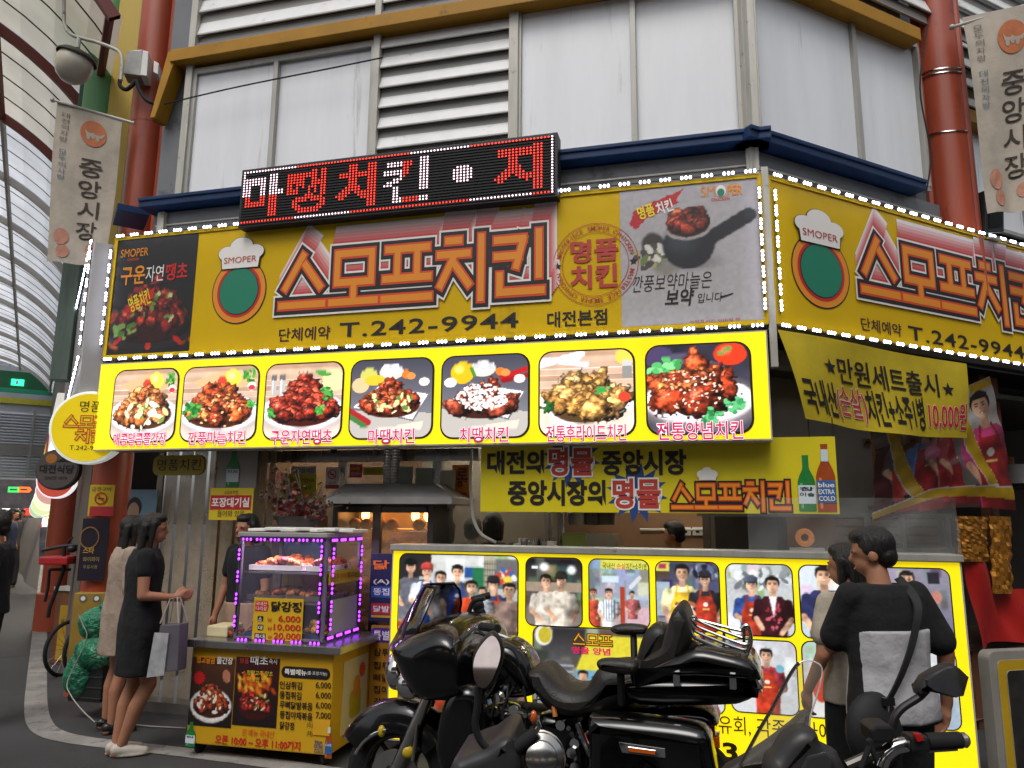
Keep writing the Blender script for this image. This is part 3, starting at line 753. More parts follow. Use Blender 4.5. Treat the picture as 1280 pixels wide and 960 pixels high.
# side wall of the alley under the springing, shop fronts fading down the alley
aw = thing('alley_shops', 'row of market shops receding along the right side of the alley', 'building', AL.P(16, 0, .5))
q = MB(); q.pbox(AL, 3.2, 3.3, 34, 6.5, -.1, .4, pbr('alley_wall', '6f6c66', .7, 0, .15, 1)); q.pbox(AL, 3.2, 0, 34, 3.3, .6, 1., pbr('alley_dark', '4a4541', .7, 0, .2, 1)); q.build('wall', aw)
for i in range(6):
    q = MB(); q.pbox(AL, 5+i*4.5, 2.7, 8.6+i*4.5, 3.3, -.25, .1, pbr('alley_sign%d' % i, ('c8c4bc', '7b2a22', 'c7a426', '3c5f8c', 'b8b6b0', '2e5a3a')[i], .5, emit=.9)); q.build('shop_sign', aw, bevel=.02)
for i in range(5):
    q = MB(); q.pbox(AL, 5.3+i*4.5, 2.5, 8.3+i*4.5, 2.56, -.1, .2, tubel); q.build('tube_light', aw)
aw2 = thing('alley_shops', 'row of market shops on the far left side of the alley', 'building', AL.P(16, 0, -7.5))
q = MB(); q.pbox(AL, 6, 0, 34, 6.9, -8.4, -7.5, _M['alley_wall']); q.build('wall', aw2)
for i in range(5):
    q = MB(); q.pbox(AL, 7+i*5, 2.5, 11+i*5, 3.3, -7.5, -7.2, _M['alley_sign%d' % ((i+2) % 6)]); q.build('shop_sign', aw2)
# the cross building that closes the alley above the passage
ew = thing('cross_bridge_building', 'louvred bridge building with green and yellow bands closing the far end of the alley', 'building', AL.P(30, 3.3, -3.7))
EP = Plane(AL.P(29, 0, 0), (-AL.N[0]*-1, -AL.N[1]*-1))
EP = Plane(AL.P(29, 0, -7.6), AL.N)           # u to the right along the end wall
if (EP.N @ AL.U) > 0: EP.N = -EP.N
def ez(y): return EP.px(25, y)[1]
q = MB(); q.pbox(EP, -2, ez(596), 8.2, ez(458), -1, -.1, pbr('end_grey', 'b4b8be', .6, 0, .08, 2)); q.build('wall', ew)
q = MB(); n_ = 22; h = (ez(515)-ez(596))/n_
for i in range(n_):
    if abs(i-9) < 2: continue
    a = ez(596)+i*h; q.add([EP.P(u, z, w) for u in (-2, 8.2) for z, w in ((a, 0.02), (a+h*.25, .03), (a+h, -.09))], [(0, 1, 4, 3), (1, 2, 5, 4)], pbr('end_louvre', 'dde0e6', .45, .2, .05, 3))
q.build('louvre', ew)
q = MB()
for u in np.arange(-1.5, 8.2, 2.1): q.pbox(EP, u, ez(596), u+.08, ez(512), .03, .06, alu)
q.pbox(EP, -2, ez(596)+h*7.2, 8.2, ez(596)+h*10.8, -.1, .05, pbr('end_beam', '8f8c86', .6))
q.build('frame', ew)
for nm, y0, y1, mt in (('green_band', 492, 486, pbr('band_green', '1f9a74', .5)), ('yellow_band', 505, 498, pbr('band_yellow', 'c9c03a', .5)), ('fascia', 486, 465, pbr('band_dark_green', '17603a', .5)), ('grey_band', 498, 492, _M['end_grey'])):
    q = MB(); q.pbox(EP, -2, ez(y0), 8.2, ez(y1), -.1, .04, mt); q.build(nm, ew)
q = MB(); u, z = EP.px(22, 478, .1); q.pbox(EP, u-.22, z-.13, u+.22, z+.13, .05, .12, lamp('exit_green', '30e0a0', 2.2)); q.pbox(EP, u-.06, z-.08, u+.02, z+.08, .12, .13, ink_w); tag(q.build('exit_sign'), 'small green lit exit sign on the dark green fascia at the alley end', 'exit sign')
q = MB(); q.pbox(EP, -2, ez(458), 8.2, ez(436), -.5, -.45, panB); q.build('tympanum', ew)
q = MB()
for u in np.arange(-1.5, 8.2, 1.05): q.pbox(EP, u, ez(458), u+.06, ez(437), -.44, -.38, alu)
q.build('mullion', ew)
# far passage under the bridge
q = MB(); q.pbox(EP, -8, 0, 12, 3.4, -14, -13.5, pbr('far_dark', '6a6264', .8, 0, .4, 1.2)); q.build('back_wall', ew)
for (x, y, c, nm, lb) in ((17, 612, '40d060', 'direction_sign', 'green lit hanging direction sign far down the alley'), (30, 612, 'ff7030', 'direction_sign', 'orange lit hanging direction sign far down the alley')):
    P = Plane(EP.P(0, 0, -2), EP.U); P.N = EP.N; u, z = P.px(x, y); q = MB(); q.prism(P, [(u-.2, z-.12), (u+.2, z-.12), (u+.28, z), (u+.2, z+.12), (u-.2, z+.12)], -.04, .04, lamp('dir_'+c, c, 1.6))
    q.pbox(P, u-.14, z-.03, u+.12, z+.03, .04, .05, ink_w); tag(q.build(nm), lb, 'sign')
P = Plane(EP.P(0, 0, -6), EP.U); P.N = EP.N
rr = random.Random(3)
for i in range(13):
    x, y = 2+i*5.2+rr.random()*3, 640+rr.random()*16
    u, z = P.px(x, y); q = MB(); c = rr.choice(('ff4030', 'ffd040', 'e060ff', 'ffffff', '40c0ff', 'ff80a0'))
    q.pbox(P, u-.3, z-.14, u+.3, z+.14, -.1, .1, lamp('stall_'+c, c, 1.5)); q.pbox(P, u-.33, z+.14, u+.33, z+.17, -.12, .12, steel_d)
    tag(q.build('stall_sign', bevel=.02), 'small lit stall sign glowing far down the alley', 'sign', 'lit stall signs far down the alley')

# ================================================================ PILLARS, LAMP, FLAGS
def pillar(x, y, Y, r, top, label, nm='red_pillar', zb=0):
    p = atY(x, y, Y); t = thing(nm, label, 'pillar', (p[0], p[1], zb), 'red steel pillars of the arcade')
    q = MB(); q.lathe([(r, zb), (r, zb+.4), (r, max(2.7, zb+.5)), (r, 5.6), (r*1.02, 5.6), (r*1.02, 5.63), (r, 5.63), (r, top)], (p[0], p[1], 0), red_p, 28); q.build('shaft', t, sharp=60)
    if zb == 0: q = MB(); q.lathe([(r*1.25, zb), (r*1.25, zb+.5), (r*1.01, zb+.52)], (p[0], p[1], 0), red_p, 28); q.build('base', t)
    return t, p
pl1, pp1 = pillar(135, 650, 7.25, .17, 9.5, 'red steel pillar beside the left end of the chicken sign')
pl2, pp2 = pillar(1187, 200, 6.27, .175, 9.5, 'red steel pillar wound with wire beside the right hand sign', zb=2.97)
q = MB()
for z in (5.05, 5.62, 5.66):
    q.tube([pp2*np.array([1, 1, 0])+np.array([.18*math.cos(a), .18*math.sin(a), z+.05*math.sin(a*1.0)]) for a in np.linspace(0, 6.28, 24)], .008, chrome_d, 5)
q.build('wire', pl2)
for dx in (-.19, .1):
    q = MB(); q.tube([pp2*np.array([1, 1, 0])+np.array([dx, -.13 if dx > 0 else .02, z]) for z in (3.5, 9)], .035, red_p, 8); q.build('pipe', pl2)
q = MB(); q.tube([pp1*np.array([1, 1, 0])+np.array([.19, -.06, z]) for z in (3.2, 9)], .03, red_p, 8); q.build('pipe', pl1)
pl3, pp3 = pillar(82, 640, 11, .2, 7, 'thinner orange pillar further down the alley behind the grey round sign')
# coloured service column beside pillar
cc = thing('service_column', 'tall column clad in dark green, light green and mustard panels beside the flag', 'column', atY(120, 300, 7.9)*np.array([1, 1, 0]))
def vcol(x0, x1, y, Y, z0, z1, mat, nm, d=.2, par=cc):
    a, b = atY(x0, y, Y), atY(x1, y, Y); q = MB(); q.box(((a[0]+b[0])/2, Y+d/2, (z0+z1)/2), (abs(b[0]-a[0]), d, z1-z0), mat); return q.build(nm, par, bevel=.01)
vcol(98, 116, 120, 8.0, 4.9, 9.8, green_d, 'panel'); 
q = MB(); a = atY(128, 120, 7.9); q.tube([(a[0], a[1], 4.9), (a[0], a[1], 9.8)], .19, green_p, 20); q.build('pipe', cc)
vcol(143, 172, 60, 7.75, 4.4, 9.8, yel_p, 'panel', .15)
vcol(70, 92, 400, 8.6, 3.15, 5.4, pbr('weathered_green', '6f8074', .7, 0, .35, 3, streak=True), 'panel')
# globe lamp on a bent arm, with its control box
gl = thing('globe_lamp', 'white globe street lamp with dark cap on a bent grey arm above the flag', 'lamp', atY(95, 100, 6.7))
Yg = 6.75
def A(x, y, Y=Yg): return atY(x, y, Y)
q = MB(); q.tube([A(*p) for p in smoothpoly([(80, -20), (80, 14), (81, 32), (89, 43), (103, 48), (122, 53), (143, 61), (151, 68), (153, 80), (151, 100)], 4, False)], .018, alu_l, 10); q.tube([A(99, 47), A(97, 60)], .022, alu_l, 10); q.build('arm', gl)
c = A(93, 80); tl = Matrix.Rotation(R_(14), 3, 'Y')
q = MB(); q.lathe([(.0, -.2), (.07, -.19), (.13, -.14), (.165, -.06), (.17, 0), (.16, .05), (.15, .09)], c, pbr('opal_glass', 'bdb6a4', .25, 0, .08, 4), 24, tl); q.build('globe', gl)
q = MB(); q.lathe([(.185, .06), (.185, .075), (.15, .11), (.06, .135), (0, .14)], c, pbr('lamp_cap', '3a352e', .5, .3), 24, tl); q.build('cap', gl)
cb = thing('control_box', 'grey electrical box strapped to the left red pillar beside the globe lamp arm', 'box', A(172, 98, 6.95))
Pq = Plane(A(172, 90, 6.95), (1, .25, 0))
def PX(P, L): return [P.px(*p) for p in L]
q = MB(); q.prism(Pq, PX(Pq, [(161, 68), (180, 66), (179, 99), (156, 96), (158, 82)]), -.12, .06, pbr('box_grey', '8d8c88', .4, .4, .15, 9)); q.build('case', cb, bevel=.008)
q = MB(); q.prism(Pq, PX(Pq, [(181, 69), (188, 71), (186, 101), (178, 100)]), -.1, .09, white_pl); q.prism(Pq, PX(Pq, [(194, 80), (200, 83), (199, 97), (193, 94)]), -.1, .06, white_pl); q.build('bracket', cb, bevel=.005)
q = MB(); q.tube([A(*p, 6.85) for p in smoothpoly([(150, 100), (150, 107), (157, 112), (165, 107), (170, 101), (174, 112), (182, 124), (192, 129), (204, 130)], 4, False)], .02, rubber, 8); q.build('cable', cb)
def flag(nm, label, c4, Y, txt, poles, mirror=False, rev=False):
    tl_, tr, br, bl = [atY(*p, Y) for p in c4]
    t = thing(nm, label, 'banner', (tl_+tr)/2)
    U = (tr-tl_); L = np.linalg.norm(U[:2]); P = Plane(tl_, U)
    cl = pbr('canvas_cloth', 'b0a596', .8, 0, .18, 3, .25, 25)
    h0, h1 = tl_[2]-bl[2], tr[2]-br[2]
    N = 14; V = []; K = 20
    def bend(u, v):    # u,v in 0..1
        top = tl_*(1-u)+tr*u; bot = bl*(1-u)+br*u; p = top*(1-v)+bot*v
        return p+P.N*(.02*math.sin(5*v+2*u)+.03*v*v*math.sin(9*u))
    for j in range(K+1):
        for i in range(N+1): V.append(bend(i/N, j/K))
    n = len(V); q = MB()
    q.add(V, [(j*(N+1)+i, j*(N+1)+i+1, (j+1)*(N+1)+i+1, (j+1)*(N+1)+i) for j in range(K) for i in range(N)], cl, True); q.build('cloth', t)
    class Bd:
        @staticmethod
        def P(u, z, w=0): return bend(u, z)+P.N*(.006+w)
    q = MB(); X = (lambda u: 1-u) if mirror else (lambda u: u)
    def bx(u0, z0, u1, z1): return (min(X(u0), X(u1)), z1, max(X(u0), X(u1)), z0)
    br_ink = pbr('brush_ink', '35291f', .7, 0, .1); or_ink = pbr('faded_orange', 'b96a3e', .7, 0, .15, 9); bl_ink = pbr('faded_blue', '5d7484', .7, 0, .15, 9); rd_ink = pbr('faded_red', 'b57d66', .7, 0, .2, 9); gr_ink = pbr('faded_brown', '776a5c', .7, 0, .2, 9)
    q.flat(Bd, circ(X(.6), .15, .2, .085, 28), 0, or_ink)
    for k in (-1, 0, 1): q.flat(Bd, circ(X(.6+k*.07), .165+.01*abs(k), .03, .022, 10), .002, cl)
    q.flat(Bd, [(X(.47), .13), (X(.52), .15), (X(.7), .155), (X(.78), .135), (X(.74), .17), (X(.5), .17)], .002, cl)
    q.build('emblem', t)
    q = MB()
    # characters run down the cloth, lying on their side as on the photograph
    S = list(txt[0]); zz = np.linspace(.32, .86, len(S)+1)
    for ch, a, b in zip(S, zz[:-1], zz[1:]): text(q, Bd, ch, bx(.42, a, .78, b-.02), .001, br_ink, .008, rot=-.02)
    S = list(txt[1]); zz = np.linspace(.06, .5, len(S)+1)
    for k, (ch, a, b) in enumerate(zip(S, zz[:-1], zz[1:])):
        if ch != ' ': text(q, Bd, ch, bx(.1, a, .22, b-.008), .001, gr_ink if k < 6 else bl_ink, .0)
    q.build('lettering', t)
    q = MB(); q.flat(Bd, circ(X(.22), .84, .12, .05, 20), 0, rd_ink); q.flat(Bd, circ(X(.26), .93, .1, .04, 20), 0, rd_ink); q.flat(Bd, circ(X(.7), .9, .1, .035, 20), 0, rd_ink); q.build('stamp', t)
    q = MB()
    for a, b in poles: q.tube([atY(*a), atY(*b)], .014, alu_l, 8); q.ell(atY(*a), (.025, .025, .025), alu_l)
    q.build('pole', t)
    return t
flag('hanging_flag', 'weathered beige cloth banner with brush lettering hanging under the globe lamp', [(72, 127), (154, 151), (132, 333), (57, 326)], 6.95, ('중앙시장', '대전의자랑 모두의사랑'), [((66, 125, 6.93), (168, 154, 6.93))])
flag('hanging_flag', 'sun-faded beige cloth banner tied to the wired red pillar at the upper right corner', [(1203, 22), (1300, 4), (1300, 262), (1236, 266)], 5.9, ('중앙시장', '모두의자랑 대전의자랑'), [((1190, 34, 5.9), (1330, -8, 5.9))], False)
spk = thing('black_speaker', 'small black loudspeaker mounted above the right hand sign under the cloth banner', 'speaker', atY(1237, 290, 6.2))
Pq = Plane(atY(1237, 270, 6.2), RT.U); q = MB(); q.prism(Pq, PX(Pq, [(1225, 240), (1248, 242), (1248, 292), (1226, 294)]), -.15, .05, black_pl); q.build('case', spk, bevel=.01)
q = MB(); q.prism(Pq, PX(Pq, [(1228, 245), (1245, 247), (1245, 286), (1229, 288)]), .05, .056, black_m); q.build('grille', spk)
q = MB(); u, z = Pq.px(1237, 296); q.pbox(Pq, u-.05, z-.03, u+.1, z, -.12, .04, white_pl); q.build('bracket', spk)

# ================================================================ MAIN SIGNBOARDS
def led_strip(name, par, pl, a, b, w, n, mat, mat2=None, size=.0095, skip=()):
    """a cord with n little modules of three lamps each"""
    q = MB(); a, b = np.array(a), np.array(b); d = (b-a)/np.linalg.norm(b-a); nn = np.array([-d[1], d[0]])
    for i in range(n):
        if i in skip: continue
        c = a+(b-a)*(i+.5)/n
        q.prism(pl, [tuple(c+d*x+nn*y) for x, y in ((-.042, -.011), (.042, -.011), (.042, .011), (-.042, .011))], w-.004, w+.002, steel_d if mat is led_w else black_pl)
        for k in (-1, 0, 1):
            e = c+d*k*.03; q.ell(pl.P(e[0], e[1], w+.008), (size, size, size*1.3), mat2 or mat, 8, 5)
    pts = [pl.P(*(a+(b-a)*t), w-.004+.0*t) for t in np.linspace(0, 1, 6)]
    q.tube(pts, .004, rubber, 5)
    return q.build(name, par)
def emblem(par, pl, cu, cz, ru, rz, hat_w, tilt=0.):
    """oval ring badge with a green field and a chef hat carrying the name"""
    q = MB()
    for k, (s_, mt) in enumerate(((1.0, ink_k), (.965, ink_o), (.8, ink_r), (.72, ink_k), (.7, ink_g))):
        q.flat(pl, circ(cu, cz, ru*s_, rz*s_, 44), .003+.0015*k, mt)
    q.build('badge', par)
    q = MB(); hz = cz+rz*.98
    shapes = [circ(cu-ru*.5, hz+rz*.2, ru*.34, rz*.22, 20), circ(cu, hz+rz*.4, ru*.42, rz*.27, 20), circ(cu+ru*.5, hz+rz*.2, ru*.34, rz*.22, 20), [(cu-ru*.66, hz-rz*.28), (cu+ru*.66, hz-rz*.28), (cu+ru*.72, hz+rz*.18), (cu-ru*.72, hz+rz*.18)]]
    for k, S in enumerate(shapes):
        c0 = np.mean(S, 0); q.flat(pl, [tuple(c0+(np.array(p)-c0)*1.06) for p in S], .0115+.0004*k, ink_k)
    for k, S in enumerate(shapes): q.flat(pl, S, .0145+.0005*k, ink_w)
    text(q, pl, 'SMOPER', (cu-ru*.6, hz-rz*.12, cu+ru*.6, hz+rz*.07), .019, ink_rb, 0)
    q.build('chef_hat', par)
GR = [pbr('grad%d' % i, tuple(np.array([.9, .86, .84])*(1-t)+np.array([.72, .12, .13])*t), .5, 0, 0) for i, t in enumerate(np.linspace(0, 1, 7))]
def signboard(t, pl, u0, u1, z0, z1):
    q = MB(); q.pbox(pl, u0, z0, u1, z1, -.14, -.002, alu_l); q.pbox(pl, u0+.03, z0+.03, u1-.03, z1-.03, -.002, .0, yel_sign); q.build('board', t)
    q = MB()
    for a, b, c, d in ((u0, z1-.03, u1, z1+.0), (u0, z0, u1, z0+.03), (u0, z0+.03, u0+.03, z1-.03), (u1-.03, z0+.03, u1, z1-.03)): q.pbox(pl, a, b, c, d, -.002, .012, yel_sign)
    q.build('frame', t, bevel=.003)
SZ0, SZ1 = 2.94, 4.05
fs = thing('shop_signboard', 'long yellow signboard with block lettering, phone number and black food panel, edged with white LEDs', 'sign', FR.P(-2.75, SZ0, 0))
signboard(fs, FR, -5.5, 0, SZ0, SZ1)
B = FR.box
uk = FR.px(243, 360)[0]; uw = FR.px(776, 330)[0]
cv = Cv(150, 150*1.0 and int(150*(SZ1-SZ0-.06)/(uk+5.47)), '161313'); A_ = cv.asp
for i in range(60):
    x = RNG.random()*A_; y = .05+.25*RNG.random()
    if abs(x-A_/2) > .27: cv.e(x, y+.05, .03, .06, ('d8620c', 'e88a1c', 'a03008')[i % 3], RNG.random(), .9)
cv.e(A_*.5, .19, .44, .16, '221d1d'); cv.e(A_*.5, .22, .4, .13, '0b0909')
cv.pile(A_*.5, .3, .33, .3, 90, ('7c1d14', '5a120e', '96301c', '6b1a16'), .05, .7)
cv.specks(A_*.55, .38, .25, .14, 14, ('6f8a3a', 'c8c890', '4e7a2c'), .014)
cv.specks(A_*.2, .2, .1, .06, 10, ('4e7a2c', '7ca050'), .02); cv.e(A_*.12, .12, .05, .02, 'b01810', .6); cv.e(A_*.85, .1, .06, .02, 'c01c10', -.7); cv.e(A_*.5, .06, .03, .03, 'c0301c')
cv.grain(60, .12)
print_sheet('food_panel', FR, (-5.47, SZ0+.03, uk, SZ1-.03), .003, cv, ph_mat, fs, nx=100, ny=110)
q = MB()
text(q, FR, '구운', B(152, 333, 182, 356), .006, ink_o, .02); text(q, FR, '자연', B(183, 332, 205, 352), .006, ink_w, .0); text(q, FR, '땡초', B(208, 329, 235, 350), .006, ink_r, .02)
text(q, FR, 'SMOPER', B(152, 311, 186, 321), .006, ink_o, 0); text(q, FR, 'CHICKEN', B(160, 323, 174, 326), .006, ink_ro, .01)
q.flat(FR, PX(FR, [(155, 390), (165, 380), (194, 359), (192, 372), (166, 392)]), .005, ink_r); text(q, FR, '명품치킨', B(162, 366, 188, 386), .007, ink_y, .02, rot=R_(22))
q.build('panel_lettering', fs)
# white panel with the stone pot
Hh = 150; cv = Cv(int(Hh*(0-.03-uw)/(SZ1-SZ0-.06)), Hh, 'aeaaab'); A_ = cv.asp
cv.grad('b2aeae', 'a9a5a7')
cv.e(.33*A_, .45, .1*A_, .1, '8a8577', .3, .5); cv.e(.25*A_, .57, .085*A_, .1, '3b3734', .4, .2); cv.specks(.22*A_, .5, .12*A_, .07, 26, ('d8d4c8', 'a8a27c', '6a7a4a', '4a4644'), .022)
cv.e(.52*A_, .43, .2*A_, .05, '8d8888', 0, .9)
cv.e(.50*A_, .56, .185*A_, .17, '23252b', 0); cv.e(.45*A_, .6, .1*A_, .09, '3a3f48', .4, 1.2); cv.line((.66*A_, .6), (.93*A_, .74), .05, '222429'); cv.e(.94*A_, .745, .035*A_, .045, '2b2e34', .5)
cv.e(.5*A_, .68, .165*A_, .085, 'a49f9c'); cv.e(.5*A_, .69, .145*A_, .07, '3a1712')
cv.pile(.5*A_, .72, .125*A_, .12, 45, ('8c3320', '6e2216', 'a4482c'), .036, .6)
cv.poly([(.07*A_, .74), (.1*A_, .84), (.2*A_, .88), (.48*A_, .97), (.42*A_, .9), (.44*A_, .87), (.2*A_, .78), (.12*A_, .7)], 'b51f26')
cv.grain(50, .04)
print_sheet('pot_panel', FR, (uw, SZ0+.03, -.03, SZ1-.03), .003, cv, ph_mat, fs, nx=120, ny=120)
q = MB()
text(q, FR, '명품', B(797, 256, 818, 273), .006, ink_y, .03, rot=R_(14)); text(q, FR, '치킨', B(820, 251, 841, 267), .006, ink_w, .03, rot=R_(14))
text(q, FR, 'SM', B(876, 233, 894, 246), .006, ink_o, 0); text(q, FR, 'PER', B(909, 231, 928, 244), .006, ink_o, .03); q.flat(FR, circ(*FR.px(901, 239), .035, .045), .006, ink_w); q.flat(FR, circ(*FR.px(901, 241), .025, .03), .007, ink_g); text(q, FR, 'CHICKEN', B(889, 247, 912, 251), .006, ink_ro, .01)
text(q, FR, '깐풍보약마늘은', B(791, 342, 890, 363), .006, ink_k, -.004, skew=.15); text(q, FR, '보약', B(832, 361, 867, 383), .006, ink_k, .025, skew=.15); text(q, FR, '입니다', B(872, 366, 903, 378), .006, ink_k, 0, skew=.15); q.flat(FR, PX(FR, [(900, 371), (917, 366), (916, 368), (901, 373)]), .006, ink_k)
text(q, FR, '스모프치킨 모바일 웹', B(862, 399, 925, 404), .006, ink_rb, .0)
q.build('panel_lettering', fs)
emblem(fs, FR, *FR.px(299, 364), .26, .285, .3)
EX = [(GR[i], .05-.008*i, .14-.022*i, 1.3-.1*i) for i in range(6)]
q = MB(); logo(q, FR, B(350, 303, 686, 380), .004, [(1.05, ink_w), (.72, ink_k), (.12, ink_ro), (-.2, ink_o)], 1.55, EX); q.build('logo_lettering', fs)
q = MB()
text(q, FR, '단체예약', B(349, 409, 413, 426), .004, ink_br, .012); text(q, FR, 'T.242-9944', B(425, 397, 648, 416), .004, ink_k, .012, 1.1); text(q, FR, '대전본점', B(684, 388, 759, 408), .004, ink_k, .02)
q.build('lettering', fs)
q = MB(); cu, cz = FR.px(744, 330); ru = (FR.px(797, 330)[0]-FR.px(690, 330)[0])/2
for r0, r1 in ((1., .985), (.785, .77)):
    O_, I_ = circ(cu, cz, ru*r0, ru*r0*1., 56), circ(cu, cz, ru*r1, ru*r1, 56)
    V = [FR.P(*p, .007) for p in O_]+[FR.P(*p, .007) for p in I_]; q.add(V, [(i, (i+1) % 56, 56+(i+1) % 56, 56+i) for i in range(56)], ink_rb)
arctext(q, FR, 'MASTERIECE SMOPER CPHICKEN', cu, cz, ru*.83, ru*.12, 168, 12, .007, ink_rb, .008); arctext(q, FR, 'MASTERIECE SMOPER CPHICKEN', cu, cz, ru*.83, ru*.12, -12, -168, .007, ink_rb, .008)
for a in (0, 180): q.flat(FR, star(cu+ru*.885*math.cos(R_(a)), cz, ru*.1, ru*.045), .007, ink_k)
text(q, FR, '명품', B(713, 299, 773, 328), .007, ink_rb, .035); text(q, FR, '치킨', B(713, 331, 772, 361), .007, ink_rb, .035)
q.build('stamp', fs)
led_strip('led_strip', fs, FR, (-5.5, SZ1-.0), (0, SZ1+.01), .03, 37, led_w); led_strip('led_strip', fs, FR, (-5.5, SZ0-.01), (0, SZ0-.01), .03, 36, led_w)
led_strip('led_strip', fs, FR, (-5.51, SZ1-.1), (-5.51, SZ0+.1), .03, 7, led_w); led_strip('led_strip', fs, FR, (-.02, SZ1-.1), (-.02, SZ0+.08), .03, 8, led_w)
# side board towards the alley
ss = thing('side_signboard', 'pale board along the alley side of the yellow sign, edged with white LEDs', 'sign', AL.P(1, SZ0, 0))
APl = Plane(AL.P(0, 0, -.12), -AL.U)
q = MB(); q.pbox(AL, .05, SZ0-.55, 6, SZ1-.05, -.16, .1, white_v); q.build('board', ss, bevel=.006)
led_strip('led_strip', ss, APl, (-6, SZ1-.03), (-.05, SZ1-.03), .06, 32, led_w); led_strip('led_strip', ss, APl, (-6, SZ0-.5), (-.05, SZ0+.02), .06, 32, led_w)
led_strip('led_strip', ss, APl, (-.1, SZ1-.1), (-.1, SZ0+.1), .06, 7, led_w)
# right hand signboard
rs = thing('shop_signboard', 'yellow signboard right of the building corner, above the stained cloth banner', 'sign', RT.P(1.8, SZ0, 0))
signboard(rs, RT, .05, 3.9, SZ0, SZ1)
BR = RT.box
emblem(rs, RT, *RT.px(1026, 339), .3, .285, .3)
za, zb = BR(1076, 295, 1123, 374)[1::2]; u0 = RT.px(1071, 340)[0]; u4 = RT.px(1259, 370)[0]
q = MB(); logo(q, RT, (u0, za, u0+(u4-u0)*1.25, zb-.02), .004, [(1.05, ink_w), (.72, ink_k), (.12, ink_ro), (-.2, ink_o)], 1.55, [(g, .04-.006*i, .15-.024*i, 1.3-.1*i) for i, (g, *_r) in enumerate(EX)]); q.build('logo_lettering', rs)
q = MB(); text(q, RT, '단체예약', BR(1076, 401, 1126, 417), .004, ink_br, .012); text(q, RT, 'T.242-9944', BR(1136, 420, 1278, 437), .004, ink_k, .012, 1.1); q.build('lettering', rs)
led_strip('led_strip', rs, RT, (.05, SZ1+.0), (3.9, SZ1+.0), .03, 26, led_w); led_strip('led_strip', rs, RT, (.05, SZ0), (3.9, SZ0), .03, 26, led_w); led_strip('led_strip', rs, RT, (.09, SZ1-.1), (.09, SZ0+.08), .03, 8, led_w)
q = MB(); q.pbox(FR, .0, SZ0-.3, .05, SZ1+.05, -.05, .0, alu_l); q.pbox(RT, .0, SZ0, .05, SZ1, -.05, .0, alu_l); o = q.build('corner_post', bld, bevel=.004)

# ================================================================ SCROLLING LED SIGN
ls = thing('led_message_sign', 'long black scrolling LED sign with red dotted letters above the yellow sign', 'sign', B(299, 288, 697, 240)[0:1] and FR.P(FR.px(498, 230, .1)[0], FR.px(498, 265, .1)[1], .1))
l0, _z = FR.px(300, 250, .1); l1, _z = FR.px(697, 205, .1); y0, y1 = 265, 189
lz0, lz1 = FR.px(498, y0, .1)[1], FR.px(498, y1, .1)[1]
q = MB(); q.pbox(FR, l0, lz0, l1, lz1, -.03, .1, black_pl); q.build('case', ls, bevel=.004)
q = MB()
for k in range(20): z = lz0+.02+(lz1-lz0-.04)*k/20; q.pbox(FR, l0+.02, z, l1-.02, z+.006, .1, .108, black_m)
q.build('louvres', ls)
GW, GH = 96, 20; grid = np.zeros((GH, GW), int); rr = random.Random(5)
for ch, a, b, o_ in (('마', .02, .15, .04), ('땡', .16, .3, .03), ('치', .325, .465, .04), ('킨', .485, .63, .02), ('지', .83, .97, .04)):
    i0, i1 = int(a*GW), int(b*GW); mk = raster(ch, i1-i0, 16, o_)
    for y in range(16):
        for x in range(i1-i0):
            if mk[y, x]: grid[y+2, i0+x] = 2 if ((ch == '마' and y > 7) or (ch == '킨' and (x < 6 or x > 10))) else 1
for y in range(GH):
    for x in range(GW):
        if (x+.5-.728*GW)**2+(y+.5-10)**2 < 11: grid[y, x] = 2
        if y in (0, GH-1): grid[y, x] = 2 if (int(x/18)+ (y > 0)) % 3 == 1 else 1
        if x == 0 and y > 9 or x == GW-1: grid[y, x] = 2
q = MB(); du = (l1-l0-.05)/GW; dz = (lz1-lz0-.05)/GH; s_ = min(du, dz)*.32
for y in range(GH):
    for x in range(GW):
        if grid[y, x]: q.flat(FR, circ(l0+.025+du*(x+.5), lz0+.025+dz*(y+.5), s_, s_, 6), .112, led_red if grid[y, x] == 1 else led_pink)
q.build('led_dots', ls)

